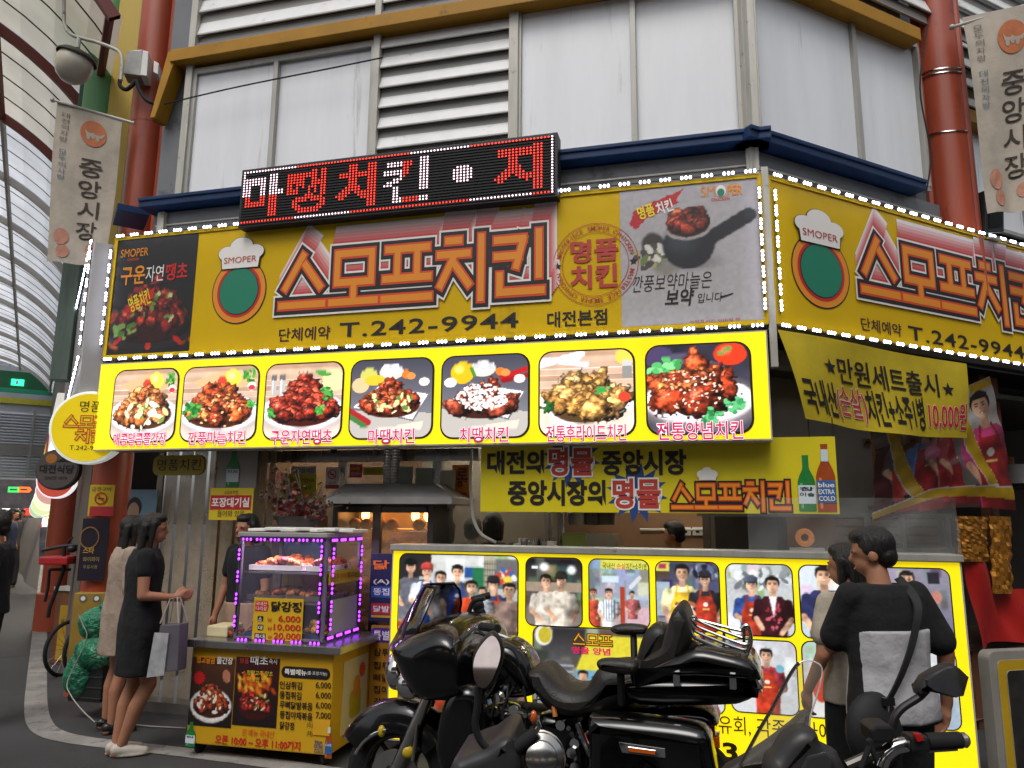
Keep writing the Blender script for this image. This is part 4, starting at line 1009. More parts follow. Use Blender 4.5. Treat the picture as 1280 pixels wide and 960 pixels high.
# ================================================================ MENU LIGHTBOX
LW = .07
lb = thing('menu_lightbox', 'glowing yellow menu lightbox with seven chicken dishes below the main sign', 'sign', FR.P(-2.75, 2.13, 0))
q = MB(); q.pbox(FR, -5.46, 2.135, -.02, 2.885, -.12, LW-.001, alu_l); q.pbox(FR, -5.45, 2.145, -.03, 2.875, LW-.001, LW, yel_light); q.build('box', lb)
def dish(k):
    c = Cv(112, 120, 'e9d9c8'); A_ = c.asp
    if k in (0, 1, 2, 5):
        for i in range(7): c.r(0, .5+i*.075, A_, .5+i*.075+.07, ('c9a88e', 'd6b79d', 'bb967c', 'cfae95')[i % 4])
        c.grain(14, .06)
    elif k in (3, 4): c.grad('8f9097', '43424f'); c.poly([(0, 0), (A_, 0), (A_, .3), (0, .36)], 'b9b4ae')
    else: c.grad('4a4a55', '2e2c3c'); c.grain(8, .3)
    if k in (0, 1):
        c.poly([(.1*A_, .8), (.55*A_, .95), (A_, .82), (.8*A_, .7), (.3*A_, .68)], 'd9b384'); c.e(.66*A_, .84, .11, .12, 'e8d44a'); c.e(.64*A_, .87, .05, .05, 'f4ec98', 0, .6); c.e(.52*A_, .8, .06, .06, 'd4432e'); c.leaf(.88*A_, .86, .09, 26, ('3f8f2c', '63b048', '2a6a22')); c.e(.92*A_, .72, .05, .06, 'f2e8e4'); c.e(.92*A_, .7, .04, .035, 'cc3a44')
    if k == 2:
        for x in (.07, .18): c.r(x*A_, .6, x*A_+.07, .84, 'b8b6b6'); c.r(x*A_, .78, x*A_+.07, .85, '6d6a6a'); c.r(x*A_+.015, .6, x*A_+.03, .8, 'f0f0f0')
        c.e(.9*A_, .76, .15, .14, 'ece0a2'); c.e(.75*A_, .86, .1, .035, '4a9a3c', -.2)
    if k in (3, 4):
        c.e(.5*A_ if k == 3 else .48*A_, .84, .14, .1, 'dcd4cc'); c.e(.5*A_ if k == 3 else .48*A_, .87, .12, .06, 'f4f4f0'); c.specks(.5*A_, .88, .1, .04, 14, ('ffffff', 'c8ccd0'), .02)
        if k == 3: c.e(.22*A_, .8, .1, .1, 'c8c860'); c.e(.12*A_, .68, .1, .1, 'e6c090'); c.e(.3*A_, .74, .12, .07, 'e0c030')
        else: c.e(.24*A_, .8, .13, .14, 'eab818'); c.e(.2*A_, .84, .05, .05, 'fbe272', 0, .7); c.line((.34*A_, .86), (.38*A_, .76), .02, '4d8a2c'); c.line((.7*A_, .72), (.98*A_, .82), .03, 'b81c20'); c.line((.72*A_, .68), (1.*A_, .74), .028, '96141a'); c.e(.1*A_, .68, .07, .06, 'f0ece4')
        c.e(.68*A_, .8, .05, .05, 'e0782a'); c.e(.74*A_, .78, .05, .045, 'e89048'); c.e(.9*A_, .7, .06, .055, 'ece6de')
    if k == 5:
        c.line((.0, .85), (.45*A_, .97), .04, 'eceaf2'); c.line((.02, .92), (.5*A_, .84), .035, 'dddbe8'); c.e(.92*A_, .92, .1, .1, 'e6cf52'); c.r(.88*A_, .66, .98*A_, .84, '8f8c88'); c.r(.88*A_, .8, .98*A_, .88, 'c8c8c8')
    if k == 6:
        c.e(.12*A_, .88, .14, .12, '4a3c62'); c.line((.3*A_, .86), (.7*A_, .72), .06, '56506a'); c.leaf(.2*A_, .68, .17, 60, ('56b868', '3f9a52', '86d68e')); c.e(.82*A_, .88, .15, .13, 'd83a1c'); c.e(.78*A_, .92, .05, .04, 'f07c5a', 0, .7); c.line((.72*A_, .88), (.82*A_, .95), .02, '5aa04a')
    # plate
    if k in (3, 4):
        c.poly([(.0*A_, .4), (.34*A_, .68), (.99*A_, .55), (.78*A_, .2)], '6f6e76'); c.poly([(.04*A_, .4), (.35*A_, .66), (.95*A_, .54), (.77*A_, .225)], 'f1eff2'); c.poly([(.14*A_, .41), (.37*A_, .61), (.85*A_, .52), (.73*A_, .28)], 'dcd8dc')
        if k == 3: c.line((0, .34), (.22*A_, .2), .045, 'a8242a'); c.line((0, .28), (.18*A_, .16), .03, '3f7a3c')
        c.poly([(.35*A_, .12), (.9*A_, .2), (.88*A_, .1), (.4*A_, 0.02)], 'e4d6c4')
    elif k == 5: c.poly([(0, .38), (.3*A_, .56), (A_, .5), (A_, .3), (.36*A_, .1), (.2*A_, .14)], 'efecf0')
    else: c.e(.5*A_, .34, .55*A_, .28, 'a89a96', 0, .5); c.e(.5*A_, .36, .53*A_, .27, 'c9c5cc'); c.e(.5*A_, .375, .52*A_, .255, 'f3f1f4')
    cols = [('c8703a', 'a85a2a', 'd89658', 'b8542a'), ('c85628', 'a84020', 'd87c40', 'b84a22'), ('a83a28', '8c2a1c', 'b84a34', '7a2418'), ('b44a2a', '94361c', 'c8663a', 'a03e20'), ('a04a34', '8a3826', 'b4664e', '94402c'), ('d49e5c', 'c08844', 'e0b478', 'c8924e'), ('cc5a2a', 'b84a26', 'e07a40', 'a83c20')][k]
    if k < 3: c.pile(.5*A_, .38, .42*A_, .33, 85, cols, .07, .8)
    elif k == 3: c.pile(.5*A_, .42, .34*A_, .24, 70, cols, .062, .8)
    elif k == 4: c.pile(.48*A_, .38, .36*A_, .22, 55, cols, .068, .5, 1.6)
    elif k == 5: c.pile(.48*A_, .36, .34*A_, .32, 30, cols, .11, .25, 1.3)
    else: c.pile(.48*A_, .42, .34*A_, .28, 24, cols, .12, .7, 1.45)
    if k == 0: c.specks(.5*A_, .36, .36*A_, .2, 22, ('e8e4c0', 'cfd49a', '7a9a3c', 'f4f2dc'), .024, 2.2)
    if k == 1: c.leaf(.14*A_, .42, .11, 40, ('2f8a34', '52b04c', '1f6a26')); c.leaf(.93*A_, .46, .07, 16, ('2f8a34', '52b04c')); c.specks(.5*A_, .4, .34*A_, .24, 30, ('e8b070', 'f0c890'), .012)
    if k == 2: c.leaf(.72*A_, .38, .07, 22, ('3c9a3a', '5fc050')); c.leaf(.82*A_, .6, .09, 22, ('2f7a30', '54a848')); c.leaf(.07*A_, .34, .08, 18, ('2f8a34', '52b04c'))
    if k == 3: c.specks(.52*A_, .45, .28*A_, .18, 22, ('e8d8b0', '5e8a3c', 'd8e0a0'), .02)
    if k == 4: c.specks(.48*A_, .48, .3*A_, .16, 150, ('fbf6f4', 'f0e6e2'), .012)
    if k == 5: c.leaf(.1*A_, .34, .09, 30, ('1f4a24', '2f6a30')); c.leaf(.68*A_, .52, .07, 14, ('3aa04c', '58c068')); c.e(.9*A_, .44, .06, .06, 'd0442c')
    if k == 6: c.leaf(.62*A_, .18, .1, 40, ('3f9a5a', '62c07c', '2a7a44')); c.leaf(.85*A_, .3, .1, 30, ('3f9a5a', '62c07c')); c.specks(.45*A_, .5, .3*A_, .25, 60, ('fbe6d0', 'f0c0a0'), .008)
    return c
DISH = [((142, 463, 220, 551), '매콤달콤쫄간장', (143, 541, 209, 557)), ((229, 459, 321, 550), '깐풍마늘치킨', (236, 539, 308, 556)), ((332, 455, 427, 548), '구운자연땡초', (339, 537, 416, 556)), ((439, 450, 540, 547), '마땡치킨', (461, 536, 519, 555)), ((553, 445, 660, 546), '치땡치킨', (575, 534, 636, 553)), ((675, 439, 792, 544), '전통후라이드치킨', (683, 531, 783, 552)), ((809, 431, 938, 541), '전통양념치킨', (821, 527, 929, 550))]
for k, (bx_, s_, tb) in enumerate(DISH):
    b = FR.box(*bx_, LW); q = MB(); q.flat(FR, rrect(b[0]-.012, b[1]-.014, b[2]+.016, b[3]+.012, .1), LW+.003, lit_k)
    o = q.build('picture', lb); print_sheet('photo', FR, b, LW+.006, dish(k), ph_lit, o, .09)
    capm = MB(); text(capm, FR, s_, FR.box(*tb, LW), LW+.013, lit_m, .012, layers=[(.05, pbr('lit_shadow', '8d6a8a', .5, 0, 0, emit=.25), -.004), (.04, lit_w, -.002)]); capm.build('caption', lb)

# ================================================================ LOWER PHOTO LIGHTBOX
PW = .1
pb = thing('photo_lightbox', 'waist-high glowing yellow lightbox covered with snapshots of people, standing in front of the shop', 'sign', FR.P(-.8, 0, .1))
PU0, PU1, PZ1 = FR.px(488, 760, PW)[0], FR.px(1207, 760, PW)[0], 1.405
q = MB(); q.pbox(FR, PU0, .08, PU1, PZ1, -.12, PW-.001, alu_l); q.pbox(FR, PU0+.01, .09, PU1-.01, PZ1-.035, PW-.001, PW, yel_light); q.build('box', pb)
q = MB(); q.pbox(FR, PU0-.01, PZ1-.03, PU1+.01, PZ1+.012, -.13, PW+.02, alu); q.build('top_rail', pb, bevel=.004)
q = MB()
for u in (PU0+.2, PU1-.2): q.pbox(FR, u-.03, 0, u+.03, .08, -.1, .05, steel_d)
q.build('foot', pb)
def snap(fn, W_, H_):
    c = Cv(W_, H_, 'c8c8c8'); c.busy = 26; fn(c, c.asp)
    c.a = sum(c.a[np.clip(np.arange(c.H)+i, 0, c.H-1)][:, np.clip(np.arange(c.W)+j, 0, c.W-1)]*(.36 if not i and not j else .11 if not i or not j else .05) for i in (-1, 0, 1) for j in (-1, 0, 1))
    g = c.a.mean(2, keepdims=True); c.a = np.clip(g+(c.a-g)*.85, 0, 1); c.grain(30, .05); return c
def sA(c, A_):
    c.grad('8f8f8c', 'd8dcd8'); c.r(0, .6, .17*A_, 1, '26262a'); c.r(.17*A_, .72, .27*A_, 1, '2c2624'); c.r(.4*A_, .7, .56*A_, .96, 'e4ece8'); c.r(.56*A_, .72, .63*A_, .86, '2450a0'); c.r(.63*A_, .6, .72*A_, .86, '1f7a4a'); c.r(.72*A_, .5, .82*A_, 1, 'b8b49c')
    for i in range(6): c.line((.72*A_, .55+i*.07), (.82*A_, .55+i*.07), .006, '5a5648'); c.line((.73*A_+i*.02*A_, .55), (.73*A_+i*.02*A_, .95), .005, '5a5648')
    c.r(.82*A_, .6, A_, .96, '6a6a6c'); c.specks(.9*A_, .75, .08*A_, .1, 30, ('d04030', 'e8d040', '4060b0', 'e8e8e8'), .02)
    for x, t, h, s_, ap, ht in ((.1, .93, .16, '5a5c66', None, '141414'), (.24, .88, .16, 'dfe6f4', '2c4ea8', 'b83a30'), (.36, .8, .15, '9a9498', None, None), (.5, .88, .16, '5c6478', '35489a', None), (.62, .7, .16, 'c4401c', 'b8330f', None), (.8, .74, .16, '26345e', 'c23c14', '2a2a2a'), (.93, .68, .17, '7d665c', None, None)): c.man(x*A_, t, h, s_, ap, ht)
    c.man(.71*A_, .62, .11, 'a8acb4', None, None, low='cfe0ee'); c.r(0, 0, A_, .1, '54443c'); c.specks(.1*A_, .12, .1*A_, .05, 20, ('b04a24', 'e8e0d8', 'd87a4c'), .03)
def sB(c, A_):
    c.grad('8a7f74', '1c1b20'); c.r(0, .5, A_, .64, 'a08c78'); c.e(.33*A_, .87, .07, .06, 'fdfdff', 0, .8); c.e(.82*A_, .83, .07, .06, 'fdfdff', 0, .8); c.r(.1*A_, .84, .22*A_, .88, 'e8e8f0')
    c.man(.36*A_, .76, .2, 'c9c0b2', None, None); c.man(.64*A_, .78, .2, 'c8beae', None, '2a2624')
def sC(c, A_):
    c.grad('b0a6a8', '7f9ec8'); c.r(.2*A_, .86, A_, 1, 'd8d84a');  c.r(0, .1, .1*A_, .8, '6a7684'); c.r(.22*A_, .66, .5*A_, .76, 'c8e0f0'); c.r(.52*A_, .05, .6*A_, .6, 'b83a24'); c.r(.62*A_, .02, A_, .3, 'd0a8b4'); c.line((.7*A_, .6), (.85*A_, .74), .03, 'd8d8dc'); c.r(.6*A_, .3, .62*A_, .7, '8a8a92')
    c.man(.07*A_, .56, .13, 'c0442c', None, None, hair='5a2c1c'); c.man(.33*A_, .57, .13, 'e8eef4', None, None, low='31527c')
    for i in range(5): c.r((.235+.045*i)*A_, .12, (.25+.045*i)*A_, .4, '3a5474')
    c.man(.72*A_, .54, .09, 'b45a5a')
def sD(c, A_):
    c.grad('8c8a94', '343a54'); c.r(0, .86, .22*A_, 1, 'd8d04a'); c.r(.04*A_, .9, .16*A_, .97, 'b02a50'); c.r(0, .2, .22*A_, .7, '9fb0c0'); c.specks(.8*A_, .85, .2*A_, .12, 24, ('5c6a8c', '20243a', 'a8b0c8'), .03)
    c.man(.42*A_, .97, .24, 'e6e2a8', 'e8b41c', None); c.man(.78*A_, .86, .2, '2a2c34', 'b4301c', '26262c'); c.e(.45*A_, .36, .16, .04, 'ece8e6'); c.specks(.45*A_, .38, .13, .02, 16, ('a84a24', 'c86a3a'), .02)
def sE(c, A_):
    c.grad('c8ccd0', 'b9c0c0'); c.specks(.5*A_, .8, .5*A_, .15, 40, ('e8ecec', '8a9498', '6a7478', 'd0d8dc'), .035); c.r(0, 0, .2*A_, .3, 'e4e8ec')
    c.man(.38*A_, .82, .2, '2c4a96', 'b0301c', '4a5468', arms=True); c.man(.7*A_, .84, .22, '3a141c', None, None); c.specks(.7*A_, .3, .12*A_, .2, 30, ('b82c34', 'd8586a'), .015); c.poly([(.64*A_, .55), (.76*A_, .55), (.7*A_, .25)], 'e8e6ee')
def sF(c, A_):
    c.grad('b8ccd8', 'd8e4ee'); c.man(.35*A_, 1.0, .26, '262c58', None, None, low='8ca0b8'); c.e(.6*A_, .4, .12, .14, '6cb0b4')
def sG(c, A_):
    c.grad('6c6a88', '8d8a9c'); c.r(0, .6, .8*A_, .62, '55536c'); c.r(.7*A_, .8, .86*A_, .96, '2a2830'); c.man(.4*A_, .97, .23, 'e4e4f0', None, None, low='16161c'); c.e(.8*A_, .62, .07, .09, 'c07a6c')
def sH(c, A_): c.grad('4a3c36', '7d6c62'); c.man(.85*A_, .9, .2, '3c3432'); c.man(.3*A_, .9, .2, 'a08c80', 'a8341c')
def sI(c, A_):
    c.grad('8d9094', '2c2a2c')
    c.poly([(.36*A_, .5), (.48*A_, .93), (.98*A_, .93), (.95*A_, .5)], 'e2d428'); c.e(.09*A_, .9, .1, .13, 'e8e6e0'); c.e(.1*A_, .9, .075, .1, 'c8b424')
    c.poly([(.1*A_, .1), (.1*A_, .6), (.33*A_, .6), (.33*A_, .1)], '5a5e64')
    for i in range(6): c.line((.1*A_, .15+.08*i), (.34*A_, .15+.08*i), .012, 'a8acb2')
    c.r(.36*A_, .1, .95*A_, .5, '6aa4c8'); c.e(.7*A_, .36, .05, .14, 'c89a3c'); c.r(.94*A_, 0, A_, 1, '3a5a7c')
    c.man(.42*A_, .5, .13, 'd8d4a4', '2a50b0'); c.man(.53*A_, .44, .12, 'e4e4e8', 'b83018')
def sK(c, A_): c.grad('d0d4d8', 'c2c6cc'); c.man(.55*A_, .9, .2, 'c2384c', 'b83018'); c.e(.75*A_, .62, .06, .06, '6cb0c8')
def sL(c, A_): c.grad('d8d8d6', 'b8b8b6'); c.man(.72*A_, .86, .2, 'd8dcd8', 'b02c14'); c.e(.25*A_, .5, .14, .3, 'cc3c20')
def sM(c, A_): c.grad('9ab0c4', 'b8c4d8'); c.e(.5*A_, .6, .3, .4, 'dfe4ee', 0, .8); c.e(.6*A_, .3, .25, .2, '5a7ca4', 0, .8); c.e(.45*A_, .85, .2, .1, 'e8ecf4')
SN = [((499, 694, 647, 797), sA, 150, 105), ((658, 698, 727, 782), sB, 88, 100), ((737, 700, 811, 784), sC, 92, 100), ((821, 703, 899, 788), sD, 92, 100), ((909, 706, 991, 794), sE, 92, 100), ((1001, 708, 1090, 798), sF, 92, 100), ((1101, 711, 1189, 803), sG, 92, 100),
      ((499, 806, 657, 898), sH, 120, 70), ((667, 786, 818, 892), sI, 130, 95), ((828, 800, 904, 890), sK, 60, 70), ((914, 801, 996, 891), sK, 92, 100), ((1005, 804, 1092, 898), sL, 92, 100), ((1102, 812, 1197, 909), sM, 70, 70)]
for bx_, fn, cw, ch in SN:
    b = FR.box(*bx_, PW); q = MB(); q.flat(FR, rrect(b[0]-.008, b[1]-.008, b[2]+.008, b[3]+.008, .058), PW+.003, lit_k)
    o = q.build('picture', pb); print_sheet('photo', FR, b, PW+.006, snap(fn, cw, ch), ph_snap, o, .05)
q = MB()
BP = lambda *a: FR.box(*a, PW)
logo(q, FR, BP(716, 792, 766, 807), PW+.007, [(.5, pbr('lit_brown', '6a3a10', .5, 0, 0, emit=.2)), (-.4, pbr('lit_amber', 'e0a820', .5, 0, 0, emit=.6))], 1.6, txt='스모프')
q.build('snapshot_logo', pb); q = MB(); text(q, FR, '명물 양념', BP(715, 809, 763, 818), PW+.008, lit_m, .03); text(q, FR, '국내산', BP(753, 703, 769, 711), PW+.008, lit_k, 0); text(q, FR, '순살', BP(771, 704, 782, 711), PW+.008, lit_m, 0); text(q, FR, '치킨+소주1병', BP(783, 704, 808, 712), PW+.008, lit_k, 0)
text(q, FR, '야유회, 각종행사에', BP(880, 898, 1040, 922), PW+.004, lit_k, .0); text(q, FR, '3', BP(903, 928, 922, 951), PW+.004, lit_k, .035); text(q, FR, '니다', BP(1168, 918, 1202, 932), PW+.004, lit_k, .02); text(q, FR, '배달', BP(975, 930, 1010, 952), PW+.004, lit_k, .0)
q.build('lettering', pb)

# ================================================================ BANNERS AND SMALL SIGNS
hb = thing('hanging_banner', 'flat yellow banner with black and red slogans and two bottles, hung under the menu lightbox', 'banner', FR.P(-1, 1.73, -.15))
HW = -.1
b = (FR.px(601, 600, HW)[0], FR.px(820, 641, HW)[1], FR.px(1047, 600, HW)[0], 2.17)
q = MB(); q.pbox(FR, *b, HW-.006, HW, pbr('banner_yellow', 'd2c10c', .45, 0, .06, 1.5)); q.build('sheet', hb)
BH = lambda *a: FR.box(*a, HW)
q = MB()
for cx, cy, r in ((714, 573, 33), (796, 616, 35)):
    cu, cz = FR.px(cx, cy, HW); ru = FR.px(cx+r, cy, HW)[0]-cu; q.flat(FR, star(cu, cz, ru*1.12, ru*.66, 12, 80), HW+.002, ink_b)
LY = [(.085, ink_w, -.0012)]
text(q, FR, '대전의', BH(609, 563, 680, 593), HW+.004, ink_k, .038); text(q, FR, '명물', BH(686, 559, 742, 595), HW+.006, ink_rb, .03, layers=LY); text(q, FR, '중앙시장', BH(752, 562, 858, 594), HW+.004, ink_k, .038)
text(q, FR, '중앙시장의', BH(635, 600, 757, 632), HW+.004, ink_k, .038); text(q, FR, '명물', BH(766, 598, 826, 636), HW+.006, ink_rb, .03, layers=LY)
q.build('lettering', hb)
q = MB(); logo(q, FR, BH(838, 603, 990, 638), HW+.002, [(.75, ink_k), (.1, ink_ro), (-.3, ink_o)], 1.7)
cu, cz = FR.px(884, 593, HW)
for d_, z_ in ((-.035, .0), (0, .02), (.035, 0)): q.flat(FR, circ(cu+d_, cz+z_, .035, .03, 16), HW+.012+.0004*(d_ > 0)+.0002*(d_ == 0), ink_w)
q.flat(FR, [(cu-.055, cz-.04), (cu+.055, cz-.04), (cu+.06, cz), (cu-.06, cz)], HW+.0128, ink_w)
q.build('logo_lettering', hb)
def bottle_print(par, pl, bx_, w, body, label, words, nm='bottle_print', neck=None):
    u0, z0, u1, z1 = bx_; W_, H_ = u1-u0, z1-z0; c = (u0+u1)/2
    def pr(k): return [(c+s_*k*W_/2*x, z0+H_*y) for s_, L in ((1, ((.97, 0), (1, .02), (1, .52), (.8, .62), (.42, .74), (.36, .8), (.36, .97), (.4, 1))), (-1, ((.4, 1), (.36, .97), (.36, .8), (.42, .74), (.8, .62), (1, .52), (1, .02), (.97, 0)))) for x, y in L]
    q = MB(); q.flat(pl, pr(1), w, body); q.flat(pl, [(c-W_*.36, z0+H_*.05), (c-W_*.22, z0+H_*.05), (c-W_*.22, z0+H_*.5), (c-W_*.36, z0+H_*.5)], w+.0015, pbr(body.name+'_sheen', tuple(min(1, .25+v**.4545*.9) for v in body.node_tree.nodes['Color Ramp'].color_ramp.elements[1].color[:3]), .4, 0, 0))
    q.flat(pl, [(c-W_*.49, z0+H_*.13), (c+W_*.49, z0+H_*.13), (c+W_*.49, z0+H_*.46), (c-W_*.49, z0+H_*.46)], w+.003, label)
    if neck: q.flat(pl, [(c-W_*.19, z0+H_*.74), (c+W_*.19, z0+H_*.74), (c+W_*.18, z0+H_*.92), (c-W_*.18, z0+H_*.92)], w+.003, neck)
    for i, (s_, mt) in enumerate(words): text(q, pl, s_, (c-W_*.42, z0+H_*(.36-.1*i), c+W_*.42, z0+H_*(.43-.1*i)), w+.0045, mt, .015)
    return q.build(nm, par)
bt_g = pbr('bottle_green_print', '1f7a35', .4, 0, .1, 20); bt_b = pbr('bottle_amber_print', '9c4312', .4, 0, .1, 20); lab_w = pbr('label_white', 'c8d4da', .5); lab_b = pbr('label_blue', '2b5f9c', .5)
bottle_print(hb, FR, BH(997, 569, 1019, 639), HW+.004, bt_g, lab_w, [('참', ink_k), ('이슬', ink_k)]); bottle_print(hb, FR, BH(1020, 555, 1044, 640), HW+.004, bt_b, lab_b, [('blue', ink_w), ('EXTRA', ink_w), ('COLD', ink_w)], neck=lab_w)
q = MB()
for x in (1012, 1042, 620): p = FR.px(x, 556, HW); q.tube([FR.P(p[0], b[3], HW), FR.P(p[0], 2.3, HW)], .004, black_m, 5)
q.build('hanging_wire', hb)
# cloth banner under the right hand sign
cb2 = thing('cloth_banner', 'stained yellow cloth banner with two stars and red 10,000 won price', 'banner', RT.P(1, 2.3, .05))
CW = .08
cA = [RT.px(*p, CW) for p in ((972, 412), (1206, 455), (1213, 547), (1003, 524))]
def cbend(s_, t_):          # s along, t down
    top = np.array(cA[0])*(1-s_)+np.array(cA[1])*s_; bot = np.array(cA[3])*(1-s_)+np.array(cA[2])*s_; p = top*(1-t_)+bot*t_
    sag = .035*math.sin(math.pi*s_)*t_
    return p[0], p[1]-sag, CW+.02*math.sin(7*s_+3*t_)+.03*t_*math.sin(4*s_+1)+.02*t_*math.sin(15*s_)
class CB:
    @staticmethod
    def P(s_, t_, w=0): a, b_, c = cbend(s_, t_); return RT.P(a, b_, c+w)
def cloth(q, B_, mat, N=40, K=18, w=0): 
    q.add([B_.P(i/N, j/K, w) for j in range(K+1) for i in range(N+1)], [(j*(N+1)+i, j*(N+1)+i+1, (j+1)*(N+1)+i+1, (j+1)*(N+1)+i) for j in range(K) for i in range(N)], mat, True)
q = MB(); cloth(q, CB, pbr('stained_banner', 'c2aa16', .7, 0, .14, 2.2, .15, 30)); q.build('cloth', cb2)
q = MB(); gap = .006
def ct(s_, bx_, mt, off=.02, lay=None): text(q, CB, s_, (bx_[0], bx_[3], bx_[2], bx_[1]), gap, mt, off, layers=lay)
ct('만원세트출시', (.245, .2, .82, .5), ink_k, .012)
for s_ in (.2, .87): q.flat(CB, [(s_+(a-.0), .33+b_) for a, b_ in star(0, 0, .035, .014)] if False else [(s_+a*.9, .34+.05*(s_ > .5)-b_*2.4) for a, b_ in star(0, 0, .04, .016)], gap, ink_k)
ct('국내산', (.02, .52, .2, .92), ink_k, .02); ct('(순살)', (.2, .53, .38, .93), ink_rb, .02, [(.038, ink_w, -.001)]); ct('치킨+소주1병', (.38, .52, .72, .93), ink_k, .02); ct('10,000원', (.745, .55, .985, .93), ink_r, .02, [(.038, ink_w, -.001)])
q.build('lettering', cb2)
# round projecting signs down the alley
def round_sign(x, y, rx, Y, th, face, rim, label, grp=None, nm='round_sign', words=(), lit=0.):
    c = atY(x, y, Y); t = thing(nm, label, 'sign', (c[0], c[1], c[2]), grp); r = rx*Y/FPX*1.04
    P = Plane(c, (math.cos(R_(8)), math.sin(R_(8)))); q = MB()
    q.prism(P, circ(0, c[2], r, r, 40), -th, th, rim); q.build('rim', t, bevel=.012)
    q = MB(); q.prism(P, circ(0, c[2], r*.92, r*.92, 40), th, th+.006, face); q.build('face', t)
    q = MB()
    for s_, (a, b_, c_, d), mt, of in words: text(q, P, s_, (a*r, c[2]+b_*r, c_*r, c[2]+d*r), th+.01, mt, of)
    if words: q.build('lettering', t)
    q = MB(); q.tube([P.P(r, c[2]+r*.5, 0), P.P(r+.25, c[2]+r*.5, 0)], .02, steel_d, 8); q.build('bracket', t)
    return t, P, r, c
rim_w = pbr('rim_white', 'e4e8e4', .4, 0, .03, emit=.35)
t, P, r, c = round_sign(113, 535, 44, 6.35, .05, pbr('disc_yellow', 'e2c60e', .4, 0, .04, 3, emit=.35), rim_w, 'round yellow chicken shop sign with white rim projecting beside the menu lightbox', words=[('명품', (-.25, .42, .3, .72), ink_k, 0), ('T.242-9944', (-.4, -.62, .5, -.5), ink_k, 0)])
q = MB(); logo(q, P, (-.62*r, c[2]-.02*r, .55*r, c[2]+.32*r), .058, [(.5, ink_ro), (-.25, ink_y)], 1.6, txt='스모프'); logo(q, P, (-.3*r, c[2]-.42*r, .5*r, c[2]-.08*r), .058, [(.5, ink_ro), (-.25, ink_y)], 1.6, txt='치킨'); q.build('logo_lettering', t)
t, P, r, c = round_sign(74, 587, 24.5, 8.2, .05, pbr('disc_grey', '57504d', .5, 0, .06, 3), pbr('disc_rim', '4a4442', .5), 'dark grey round restaurant sign with black lettering hanging past the yellow disc', words=[('대전식당', (-.78, -.2, .78, .22), ink_k, .03), ('SINCE 1974', (-.5, -.5, .5, -.34), ink_k, 0)])
q = MB(); q.flat(P, circ(-.3*r, c[2]+.52*r, .26*r, .24*r, 20), .058, pbr('amber_ink', 'b5732c', .5)); q.flat(P, [(-.05*r, c[2]+.36*r), (.3*r, c[2]+.62*r), (.62*r, c[2]+.36*r)], .059, ink_k); q.build('emblem', t)
disc_lit = pbr('disc_lit', 'eceaf0', .4, 0, .03, emit=.9)
for i, (x, y, rr_, Y, col_) in enumerate(((72, 600, 22, 9.6, 'c8503c'), (66, 613, 18, 11.5, 'e4b0a0'), (61, 622, 15.5, 13.5, 'e8e4b0'), (56, 630, 14, 15.5, 'c8dca0'), (50, 636, 11, 18.5, 'b8d8a8'))):
    nm_ = ('red', 'pinkish', 'cream', 'pale green', 'green')[i]
    t, P, r, c = round_sign(x, y, rr_, Y, .05, pbr('lit_disc%d' % i, col_, .4, 0, .03, emit=.55), disc_lit, 'white-rimmed lit round sign with %s face, %s behind the grey disc' % (nm_, ('first', 'second', 'third', 'fourth', 'fifth')[i]), 'lit round signs down the alley')
# small yellow hanging name plate
t = thing('name_plate', 'small rounded yellow plate with black lettering hung under the left end of the lightbox', 'sign', FR.P(*FR.px(222, 582, -.25), -.25))
b = FR.box(191, 569, 255, 594, -.25); q = MB(); q.prism(FR, rrect(*b, .06), -.28, -.25, pbr('plate_yellow', 'b09a1c', .5, 0, .08, 3)); q.build('plate', t, bevel=.004)
q = MB(); text(q, FR, '명품치킨', (b[0]+.05, b[1]+.04, b[2]-.03, b[3]-.035), -.246, ink_k, 0.0); q.build('lettering', t)
q = MB(); q.tube([FR.P(b[0]+.1, b[3], -.265), FR.P(b[0]+.1, 2.4, -.265)], .005, steel_d, 5); q.tube([FR.P(b[2]-.1, b[3], -.265), FR.P(b[2]-.1, 2.4, -.265)], .005, steel_d, 5); q.build('wire', t)
# flat notices: (name, label, plane offset, pixel box, sheet colour, [(text, px box, ink, bold)], [(px box, colour)])
def notice(nm, label, pl, bx_, w, sheet, texts=(), blocks=(), extra=None, cat='notice', th=.006):
    b = pl.box(*bx_, w); q = MB(); q.pbox(pl, *b, w-th, w, pbr('sheet_'+sheet, sheet, .5, 0, .05, 3))
    t = thing(nm, label, cat, pl.P((b[0]+b[2])/2, b[1], w)); q.build('sheet', t)
    q = MB()
    for k, (bb, c_) in enumerate(blocks): q.flat(pl, [(x, z) for x, z in zip(*[(lambda r_: (r_[0], r_[2], r_[2], r_[0]))(pl.box(*bb, w)), (lambda r_: (r_[1], r_[1], r_[3], r_[3]))(pl.box(*bb, w))])], w+.002+.0004*k, pbr('ink_'+c_, c_, .5, 0, .05))
    for s_, bb, c_, of in texts: text(q, pl, s_, pl.box(*bb, w), w+.006, pbr('ink_'+c_, c_, .5, 0, .05), of)
    if extra: extra(q, pl, w)
    if q.v: q.build('lettering', t)
    return t
